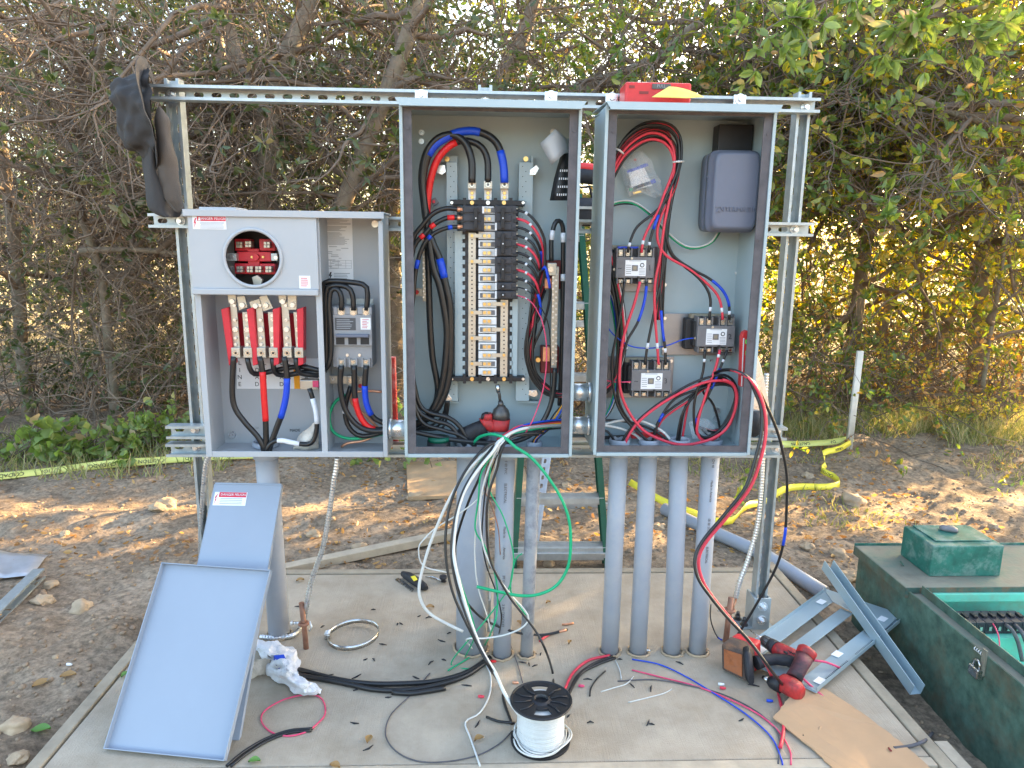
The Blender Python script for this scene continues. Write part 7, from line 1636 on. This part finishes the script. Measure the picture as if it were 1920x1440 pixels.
def leaves_(P, D, size, wr=.24):
    """folded pointed leaves at P along D"""
    N = len(P); D = vnorm(D); s = np.cross(D, vnorm(RG.normal(size=(N, 3)))); s = vnorm(s); n = np.cross(D, s); L = size[:, None]; w1 = L*wr*RG.uniform(.8, 1.15, (N, 1))
    bend = L*RG.uniform(-.05, .22, (N, 1))
    pt = lambda f, q, h: P+D*L*f+s*w1*q+n*(w1*abs(q)*h-bend*f*f)
    V = np.stack([P, pt(.28, .78, .45), pt(.62, .85, .45), pt(1, 0, 0), pt(.62, -.85, .45), pt(.28, -.78, .45)], 1).reshape(-1, 3); i = np.arange(N)[:, None]*6
    return V, np.concatenate([i+np.array([[0, 1, 2, 3]]), i+np.array([[0, 3, 4, 5]])], 1).reshape(-1, 4)
def pick(P, n, lo=.15):
    N, m, _ = P.shape; i = RG.integers(0, N, n); t = RG.uniform(lo, 1, n)*(m-1); j = np.minimum(t.astype(int), m-2); f = (t-j)[:, None]
    A, B = P[i, j], P[i, j+1]; return A*(1-f)+B*f, vnorm(B-A)
def side(D, spread=1.0): return vnorm(D*.6+RG.normal(0, spread, D.shape))

LM_dark = leaf_mat('leaf_dark', [(0, (.045, .065, .020)), (.45, (.085, .115, .035)), (.8, (.12, .14, .04)), (1, (.20, .15, .07))], .38)
LM_mid = leaf_mat('leaf_green', [(0, (.075, .13, .028)), (.4, (.13, .20, .04)), (.72, (.20, .25, .045)), (.88, (.40, .35, .05)), (1, (.42, .24, .09))], .42)
LM_yel = leaf_mat('leaf_yellow', [(0, (.11, .17, .035)), (.35, (.24, .29, .05)), (.7, (.50, .43, .05)), (1, (.54, .35, .07))], .45)
LM_broad = leaf_mat('leaf_broad', [(0, (.13, .20, .05)), (.5, (.24, .32, .075)), (.8, (.20, .27, .06)), (.93, (.42, .36, .12)), (1, (.42, .30, .18))], .40)
LM_brown = leaf_mat('leaf_dead', [(0, (.17, .095, .04)), (.5, (.34, .19, .075)), (1, (.50, .33, .12))], .40)
LM_grass = leaf_mat('grass_blade', [(0, (.13, .17, .04)), (.4, (.22, .24, .06)), (.75, (.38, .33, .12)), (1, (.45, .37, .19))], .40)

def trunk_tube(mb, path):
    P = spline([at(x, y, Y) for x, y, Y, r in path], .12); n = len(P); rr = [q[3] for q in path]
    Rv = []
    for i in range(n):
        t = i/(n-1)*(len(rr)-1); j = min(int(t), len(rr)-2); f = t-j; Rv.append((rr[j]*(1-f)+rr[j+1]*f)*(1+.10*mnoise.noise(Vector((i*.45, rr[0]*50, 0)))))
    mb.tube(P, Rv, 14); return np.array([p[:] for p in P])
def tree(name, label, base, paths, n1, n2, n3, nleaf, lmat, l1=(.7, 1.9), spread=.9, lsize=(.04, .075), droop=.05, zmin=.6, group='trees at the edge of the wood', tw='twig', cluster=4, lift=.1):
    p0 = at(*base[:3]); t = thing(name, label, 'tree', (p0.x, p0.y, 0), group)
    mb = MB(); TP = []
    for k, path in enumerate(paths):
        if k == 0:
            x, y, Y, r = path[0]; g = at(x, y, Y); path = [path[0]]+list(path[1:])
        TP.append(trunk_tube(mb, path))
    q = at(*paths[0][0][:3]); 
    if q.z > .05: mb.tube([Vector((q.x, q.y, -.15)), Vector((q.x, q.y, q.z*.5)), q], [paths[0][0][3]*1.25, paths[0][0][3]*1.08, paths[0][0][3]], 14)
    mb.build('trunk', G['bark'], t, recalc=False)
    A = np.concatenate([p[:-1] for p in TP]); Dt = np.concatenate([np.diff(p, axis=0) for p in TP]); ok = A[:, 2] > zmin; A, Dt = A[ok], Dt[ok]
    i = RG.integers(0, len(A), n1); S = A[i]; D = vnorm(RG.normal(0, 1, (n1, 3))*np.array([1, .8, .55])+np.array([0, .10, lift])); L = RG.uniform(*l1, n1)
    B1 = grow(S, D, L, 9, .22, droop*.6)
    s2, d2 = pick(B1, n2, .12); B2 = grow(s2, side(d2, spread), RG.uniform(.30, .95, n2), 7, .30, droop)
    B2 = B2[~((B2[:, :, 1] < 4.6) & (B2[:, :, 2] < 1.25)).any(1)]; n2 = len(B2)
    s3, d3 = pick(np.concatenate([B2]), n3, .2); B3 = grow(s3, side(d3, .8), RG.uniform(.10, .42, n3), 5, .32, droop)
    B3 = B3[~((B3[:, :, 1] < 4.6) & (B3[:, :, 2] < 1.25)).any(1)]; n3 = len(B3)
    B1 = B1[~((B1[:, :, 1] < 4.6) & (B1[:, :, 2] < 1.25)).any(1)]; n1 = len(B1)
    V, F = merge([stems(B1, RG.uniform(.012, .026, n1), np.full(n1, .004), 6), stems(B2, RG.uniform(.0035, .007, n2), np.full(n2, .0018), 4)])
    fast_mesh('branches', V, F, G['twig'], t, True)
    V, F = stems(B3, RG.uniform(.0020, .0034, n3), np.full(n3, .0011), 3); fast_mesh('twigs', V, F, G[tw], t, True)
    if nleaf:
        nc = nleaf//cluster; s4, d4 = pick(B3, nc, .55); s4 = np.repeat(s4, cluster, 0); d4 = np.repeat(d4, cluster, 0)
        V, F = leaves(s4+RG.normal(0, .008, s4.shape), vnorm(d4*.7+RG.normal(0, .7, d4.shape)+np.array([0, 0, .1])), RG.uniform(*lsize, len(s4)))
        fast_mesh('crown', V, F, lmat, t)
    return t
# --- trees on the left and centre, mostly bare
tree('bare_tree', 'grey forked tree rising behind the meter enclosure', (497, 400, 5.0), [[(497, 420, 5.0, .080), (496, 330, 5.0, .076), (499, 250, 5.0, .082), (500, 195, 5.0, .076)], [(499, 240, 5.0, .062), (478, 185, 5.0, .058), (448, 120, 5.05, .05), (428, 50, 5.1, .045), (418, -40, 5.1, .035)], [(500, 215, 5.0, .075), (522, 140, 5.02, .068), (555, 70, 5.05, .062), (590, -10, 5.1, .058), (610, -80, 5.1, .04)]], 26, 300, 1000, 2600, LM_dark)
tree('bare_tree', 'leaning tree crossing behind the left end of the top rail', (655, 400, 5.4), [[(620, 440, 5.0, .062), (660, 340, 4.95, .056), (690, 260, 4.9, .052), (722, 180, 4.85, .05), (765, 65, 4.8, .048), (790, -30, 4.75, .04)]], 18, 240, 800, 1800, LM_dark)
tree('bare_tree', 'thick brown tree close behind the left edge of the middle panel', (725, 430, 6.2), [[(728, 480, 6.2, .10), (724, 400, 6.2, .095), (735, 340, 6.2, .085), (748, 290, 6.25, .075), (770, 180, 6.3, .06), (800, 60, 6.4, .05), (810, -40, 6.4, .04)], [(612, 140, 6.6, .05), (640, 110, 6.6, .045), (670, 150, 6.5, .05), (700, 230, 6.4, .05)]], 18, 220, 700, 1800, LM_dark)
tree('bare_tree', 'mossy tree above the middle panel', (930, 200, 6.0), [[(915, 420, 6.0, .08), (922, 260, 6.0, .075), (935, 165, 5.95, .07), (965, 105, 5.9, .062), (985, 55, 5.9, .055), (1012, -30, 5.8, .045)], [(1040, 200, 5.6, .06), (1090, 165, 5.5, .055), (1160, 145, 5.4, .05), (1235, 108, 5.3, .042), (1290, 60, 5.2, .035), (1350, 20, 5.1, .025)]], 30, 480, 1700, 3200, LM_mid)
tree('bare_tree', 'pale broad tree far left behind the hat', (240, 400, 7.0), [[(262, 560, 7.0, .13), (250, 420, 7.0, .12), (228, 320, 7.0, .115), (205, 220, 7.0, .11), (150, 130, 7.0, .10), (105, 40, 7.0, .10), (95, -50, 7.0, .08)], [(430, 470, 6.8, .05), (425, 300, 6.8, .05), (418, 160, 6.8, .045), (400, -30, 6.8, .04)]], 30, 400, 1300, 3600, LM_dark, l1=(.9, 2.4))
tree('bare_tree', 'thin dark tree at the far left edge', (30, 500, 5.3), [[(40, 640, 5.4, .045), (30, 480, 5.35, .042), (10, 320, 5.3, .04), (-20, 150, 5.2, .035), (-30, -30, 5.2, .03)]], 26, 420, 1400, 1800, LM_dark, l1=(.8, 2.2), tw='twig_pale', zmin=.5)
tree('bare_tree', 'slim twiggy tree left of the hat', (180, 520, 5.0), [[(205, 660, 5.1, .030), (190, 520, 5.0, .028), (150, 380, 4.9, .026), (160, 220, 4.8, .024), (190, 90, 4.7, .02), (230, -30, 4.7, .016)], [(150, 470, 4.95, .020), (250, 468, 4.9, .018), (340, 476, 4.9, .016), (420, 486, 4.95, .012)]], 30, 460, 1600, 900, LM_dark, l1=(.6, 1.7), tw='twig_pale', zmin=.45)
tree('bare_tree', 'thin sunlit tree between the hat and the forked tree', (400, 300, 5.2), [[(392, 620, 5.3, .03), (388, 430, 5.25, .028), (400, 280, 5.2, .026), (370, 140, 5.1, .022), (395, 40, 5.0, .02), (420, -40, 5.0, .016)]], 22, 340, 1200, 700, LM_dark, l1=(.6, 1.5), tw='twig_pale', zmin=.7)
# --- leafy trees on the right
tree('leafy_tree', 'leafy tree arching over the top right of the right panel', (1400, 300, 5.6), [[(1380, 560, 5.8, .07), (1390, 380, 5.7, .065), (1420, 210, 5.5, .06), (1480, 90, 5.2, .05), (1540, -30, 5.0, .04)], [(1420, 210, 5.5, .04), (1520, 140, 5.0, .034), (1640, 160, 4.6, .03), (1720, 185, 4.4, .026), (1860, 235, 4.2, .02), (1960, 250, 4.1, .016)]], 50, 1000, 4200, 17000, LM_mid, lsize=(.045, .078), l1=(.6, 1.7))
tree('leafy_tree', 'yellowing leafy tree right of the right post', (1650, 330, 5.3), [[(1600, 640, 5.7, .055), (1620, 480, 5.5, .05), (1650, 330, 5.3, .045), (1700, 200, 5.1, .04), (1740, 60, 5.0, .035), (1780, -40, 4.9, .03)], [(1430, 340, 5.2, .02), (1520, 335, 5.1, .024), (1640, 345, 5.2, .03)]], 50, 1000, 4200, 18000, LM_yel, lsize=(.04, .08), l1=(.6, 1.7))
tree('leafy_tree', 'dark trunked tree at the right with glowing wood behind', (1835, 520, 6.2), [[(1828, 760, 6.2, .075), (1832, 640, 6.2, .07), (1838, 540, 6.2, .065), (1848, 430, 6.1, .06), (1862, 300, 6.0, .05), (1880, 100, 5.9, .04), (1890, -40, 5.9, .035)], [(1842, 500, 6.15, .035), (1880, 470, 6.0, .032), (1930, 440, 5.9, .03)], [(1725, 740, 6.6, .05), (1752, 660, 6.6, .045), (1800, 560, 6.6, .045), (1850, 470, 6.7, .04)]], 46, 850, 3200, 13000, LM_yel, lsize=(.04, .075), l1=(.6, 1.8))
tree('leafy_tree', 'slender leaning sapling stem at the far right', (1850, 600, 5.2), [[(1840, 745, 5.2, .016), (1855, 640, 5.15, .015), (1872, 540, 5.1, .014), (1885, 450, 5.1, .012), (1905, 280, 5.0, .010), (1915, 120, 4.9, .008)]], 14, 220, 800, 2200, LM_yel, l1=(.4, 1.1), lsize=(.04, .07))
tree('leafy_tree', 'twisted tree behind the bushes on the right', (1640, 620, 6.6), [[(1655, 800, 6.6, .06), (1660, 690, 6.6, .055), (1655, 610, 6.6, .05), (1690, 520, 6.7, .045), (1735, 420, 6.8, .04), (1750, 250, 6.9, .03)], [(1735, 690, 6.3, .035), (1738, 600, 6.3, .03), (1728, 520, 6.3, .028), (1715, 430, 6.3, .02)]], 34, 520, 1800, 3600, LM_mid, l1=(.6, 1.6))
# overhanging near branches, top right: big leaves
for (path, n_, lb) in (([(1990, -60, 3.2, .014), (1900, -10, 3.15, .011), (1800, 22, 3.1, .008), (1700, 38, 3.1, .005)], 420, 'near overhanging branch with big leaves at the top right corner'), ([(1700, -80, 3.4, .012), (1600, -20, 3.4, .009), (1500, 20, 3.4, .006), (1430, 60, 3.4, .004)], 260, 'near overhanging branch with big leaves above the right panel')):
    q = at(*path[0][:3]); t = thing('overhanging_branch', lb, 'branch', q); mb = MB(); P = trunk_tube(mb, path); mb.build('stem', G['twig'], t, recalc=False)
    B = grow(*[np.repeat(P[2:], 8, 0), vnorm(RG.normal(0, 1, (len(P[2:])*8, 3))+np.array([-.3, -.1, -.2]))], RG.uniform(.08, .28, len(P[2:])*8), 5, .3, .1)
    V, F = stems(B, np.full(len(B), .0028), np.full(len(B), .0013), 4); fast_mesh('twigs', V, F, G['twig'], t, True)
    s4, d4 = pick(B, n_//5, .6); s4 = np.repeat(s4, 5, 0); d4 = np.repeat(d4, 5, 0)
    V, F = leaves(s4, vnorm(d4+RG.normal(0, .8, d4.shape)), RG.uniform(.05, .095, len(s4)), .24); fast_mesh('leaves', V, F, LM_broad, t)

# --- woods behind: one mass of foliage and twigs
def wood_mass(name, label, n, xr, yr, zr, size, lm_, keep, seed, thin=None):
    r = np.random.default_rng(seed)
    P = np.stack([r.uniform(*xr, n*2), r.uniform(*yr, n*2), r.uniform(*zr, n*2)], -1)
    c = vnoise(P[:, 0]*.9+P[:, 1]*.3, P[:, 2]*1.0+P[:, 1]*.7, 31)*.6+vnoise(P[:, 0]*2.7, P[:, 2]*2.7+P[:, 1]*1.3, 37)*.4
    P = P[(c > keep+RG.uniform(-.05, .05, len(P)))][:n]
    t_ = P[:, 2]/SD[2]; hx_ = P[:, 0]-SD[0]*t_; hy_ = P[:, 1]-SD[1]*t_
    shade = (hx_ > -1.9) & (hx_ < 3.2) & (hy_ > .4) & (hy_ < 2.95)
    if thin: P = P[shade | (P[:, 0] < thin[0]) | (r.random(len(P)) < thin[1])]
    V, F = leaves(P, RG.normal(size=P.shape), r.uniform(*size, len(P)), .26); o = fast_mesh(name, V, F, lm_); tag(o, label, 'woodland', kind='stuff')
wood_mass('far_foliage', 'dark foliage of the wood behind the frame', 95000, (-8, 9), (7.4, 11.5), (.3, 5.6), (.06, .12), LM_dark, .42, 1, (2.2, .42))
wood_mass('upper_foliage', 'dark foliage of the tree tops behind the top rail', 30000, (-7, 5), (7.0, 9.5), (2.3, 5.2), (.06, .11), LM_dark, .36, 5)
wood_mass('right_foliage', 'yellow green foliage of the wood on the right', 30000, (1.2, 7.5), (6.0, 8.5), (.3, 4.5), (.05, .09), LM_yel, .44, 2, (1.0, .62))
wood_mass('shade_foliage', 'foliage of the wood beyond the right edge', 34000, (4.4, 13), (3.9, 9.5), (1.0, 6.5), (.10, .18), LM_mid, .34, 3, (0, .25))  # leaves out of view, added to keep the low sun off the pad
n = 5200; S = np.stack([RG.uniform(-5.5, 6.5, n), RG.uniform(6.3, 8.2, n), RG.uniform(.2, 3.6, n)], -1)
B = grow(S, RG.normal(0, 1, (n, 3))*np.array([1, .6, .9]), RG.uniform(.25, 1.1, n), 7, .28, .04)
V, F = stems(B, RG.uniform(.002, .006, n), np.full(n, .0015), 3); o = fast_mesh('twig_tangle', V, F, G['twig'], None, True); tag(o, 'tangle of bare twigs filling the wood behind the frame', 'twigs', kind='stuff')
n = 1500; S = np.stack([RG.uniform(-4.5, 2.2, n), RG.uniform(4.9, 5.9, n), RG.uniform(.1, 1.3, n)], -1)
B = grow(S, RG.normal(0, 1, (n, 3))*np.array([1, .5, .8])+np.array([0, 0, .3]), RG.uniform(.3, 1.2, n), 8, .25, .10)
V, F = stems(B, RG.uniform(.002, .005, n), np.full(n, .0013), 3); o = fast_mesh('bramble_canes', V, F, G['twig_pale'], None, True); tag(o, 'pale dead bramble canes low in the wood', 'twigs', kind='stuff')

# --- bushes and plants at the edge
def bush(name, label, px, py, Y, w_, h_, n, lm_, size, cat='bush', stemsN=60, wr=.28, group='bushes at the edge of the wood'):
    c = at(px, py, Y); g = gz(c.x, Y); t = thing(name, label, cat, (c.x, Y, g), group)
    S = np.tile(np.array([c.x, Y, g]), (stemsN, 1))+RG.normal(0, 1, (stemsN, 3))*np.array([w_*.30, w_*.12, 0]); S[:, 2] = g
    B = grow(S, RG.normal(0, 1, (stemsN, 3))*np.array([.8, .6, .2])+np.array([0, 0, 1.1]), RG.uniform(.45, 1.0, stemsN)*h_, 8, .22, .10)
    s2, d2 = pick(B, stemsN*4, .2); B2 = grow(s2, side(d2, .8), RG.uniform(.12, .4, stemsN*4)*h_, 5, .3, .08)
    V, F = merge([stems(B, np.full(stemsN, .005), np.full(stemsN, .002), 4), stems(B2, np.full(stemsN*4, .0024), np.full(stemsN*4, .0012), 3)]); fast_mesh('stems', V, F, G['twig'], t, True)
    s4, d4 = pick(B2, n//3, .3); s4 = np.repeat(s4, 3, 0); d4 = np.repeat(d4, 3, 0)
    V, F = leaves(s4+RG.normal(0, .012, s4.shape), vnorm(d4*.5+RG.normal(0, .7, d4.shape)), RG.uniform(*size, len(s4)), wr); fast_mesh('foliage', V, F, lm_, t)
bush('leafy_bush', 'olive bush just right of the right post', 1500, 720, 5.2, 1.0, 1.5, 3000, LM_mid, (.025, .05))
bush('leafy_bush', 'brownish bush behind the white stake', 1610, 720, 5.6, 1.2, 1.5, 3000, LM_brown, (.025, .05))
bush('leafy_bush', 'yellow green bush right of the white stake', 1700, 740, 5.5, 1.0, 1.1, 2600, LM_yel, (.025, .045))
bush('leafy_bush', 'low bright yellow shrub at the foot of the right trees', 1850, 780, 5.0, .6, .40, 900, LM_yel, (.02, .04))
bush('leafy_bush', 'tall green bush behind the gap between the tall panels', 1100, 700, 5.4, 1.0, 1.5, 2400, LM_brown, (.025, .05))
bush('leafy_bush', 'large green bush behind the right panel', 1320, 720, 5.6, 1.4, 1.8, 3000, LM_mid, (.03, .055))
bush('leafy_bush', 'dead brown bush beyond the dark trunked tree', 1880, 700, 6.0, 1.0, 1.3, 2600, LM_brown, (.025, .05))
bush('leafy_bush', 'dark evergreen bush low on the far left', 130, 700, 5.6, 1.4, 1.4, 2600, LM_dark, (.03, .05))
bush('leafy_bush', 'dark bush below the hat', 300, 700, 5.8, 1.2, 1.5, 2400, LM_dark, (.03, .05))
for i, (px, py, Y, w_, h_, n_, sz, lb) in enumerate(((20, 830, 4.35, .35, .40, 110, (.07, .11), 'broad-leaved plant with round leaves at the far left edge'), (110, 840, 4.4, .4, .34, 180, (.05, .085), 'broad-leaved plant with yellow leaves second from the left'), (190, 845, 4.45, .4, .32, 240, (.04, .07), 'leafy bramble in front of the dark bush'), (265, 845, 4.5, .4, .38, 300, (.03, .06), 'green bramble left of the left post'), (330, 840, 4.6, .35, .40, 300, (.03, .055), 'green bramble right behind the left post'), (740, 700, 4.3, .35, .60, 260, (.05, .08), 'bright green sapling between the meter enclosure and middle panel'))):
    bush('low_plant', lb, px, py, Y, w_, h_, n_, LM_broad, sz, 'plant', 14, .42, 'plants along the caution tape')
# grass
def grass(name, label, n, xr, yr, hr, keep, seed):
    r = np.random.default_rng(seed); x = r.uniform(*xr, n); y = r.uniform(*yr, n); k = vnoise(x*2.2, y*2.2, seed)*.6+vnoise(x*7, y*7, seed+1)*.4 > keep(x, y); x, y = x[k], y[k]; N = len(x)
    S = np.stack([x, y, ground_z(x, y)], -1); D = RG.normal(0, .35, (N, 3)); D[:, 2] = 1; P = grow(S, D, r.uniform(*hr, N), 4, .18, .12)
    sd_ = vnorm(np.cross(np.diff(P[:, :2], axis=1)[:, 0], np.tile([[0, 1., .2]], (N, 1))))*.0028
    V = np.stack([P[:, 0]-sd_, P[:, 0]+sd_, P[:, 1]-sd_*.9, P[:, 1]+sd_*.9, P[:, 2]-sd_*.6, P[:, 2]+sd_*.6, P[:, 3], P[:, 3]+sd_*.05], 1).reshape(-1, 3)
    i = np.arange(N)[:, None]*8; F = np.concatenate([i+np.array([[0, 1, 3, 2]]), i+np.array([[2, 3, 5, 4]]), i+np.array([[4, 5, 7, 6]])], 1).reshape(-1, 4)
    o = fast_mesh(name, V, F, LM_grass); tag(o, label, 'grass', kind='stuff')
grass('tall_grass', 'tall yellowing grass along the foot of the wood on the right', 12000, (1.0, 5.4), (4.6, 5.5), (.06, .20), lambda x, y: .34, 51)
grass('left_grass', 'short grass behind the caution tape on the left', 6000, (-4.2, 1.2), (3.95, 5.0), (.04, .15), lambda x, y: .36+.12*(y < 4.2)+.5*(x > -1.5), 52)
grass('sparse_grass', 'sparse dry grass on the dirt at the right', 5000, (1.2, 4.5), (3.2, 4.8), (.015, .06), lambda x, y: .62-.12*(y > 4.0), 53)
# litter of dead leaves and straw on the dirt
n = 4200; x = RG.uniform(-3.4, 3.8, n); y = RG.uniform(2.75, 4.9, n); k = vnoise(x*1.4, y*1.4, 61) > .42; x, y = x[k], y[k]
D = RG.normal(0, 1, (len(x), 3)); D[:, 2] *= .25
V, F = leaves(np.stack([x, y, ground_z(x, y)+.010], -1), D, RG.uniform(.012, .04, len(x)), .25); o = fast_mesh('leaf_litter', V, F, LM_brown); tag(o, 'dry leaf litter and straw on the dirt', 'leaf litter', kind='stuff')

for o in C.objects:
    if o.type == 'MESH' and o.parent is not None and o.name.split('.')[0] in ('twigs', 'branches', 'crown', 'foliage', 'leaves', 'stems'): o['kind'] = 'stuff'
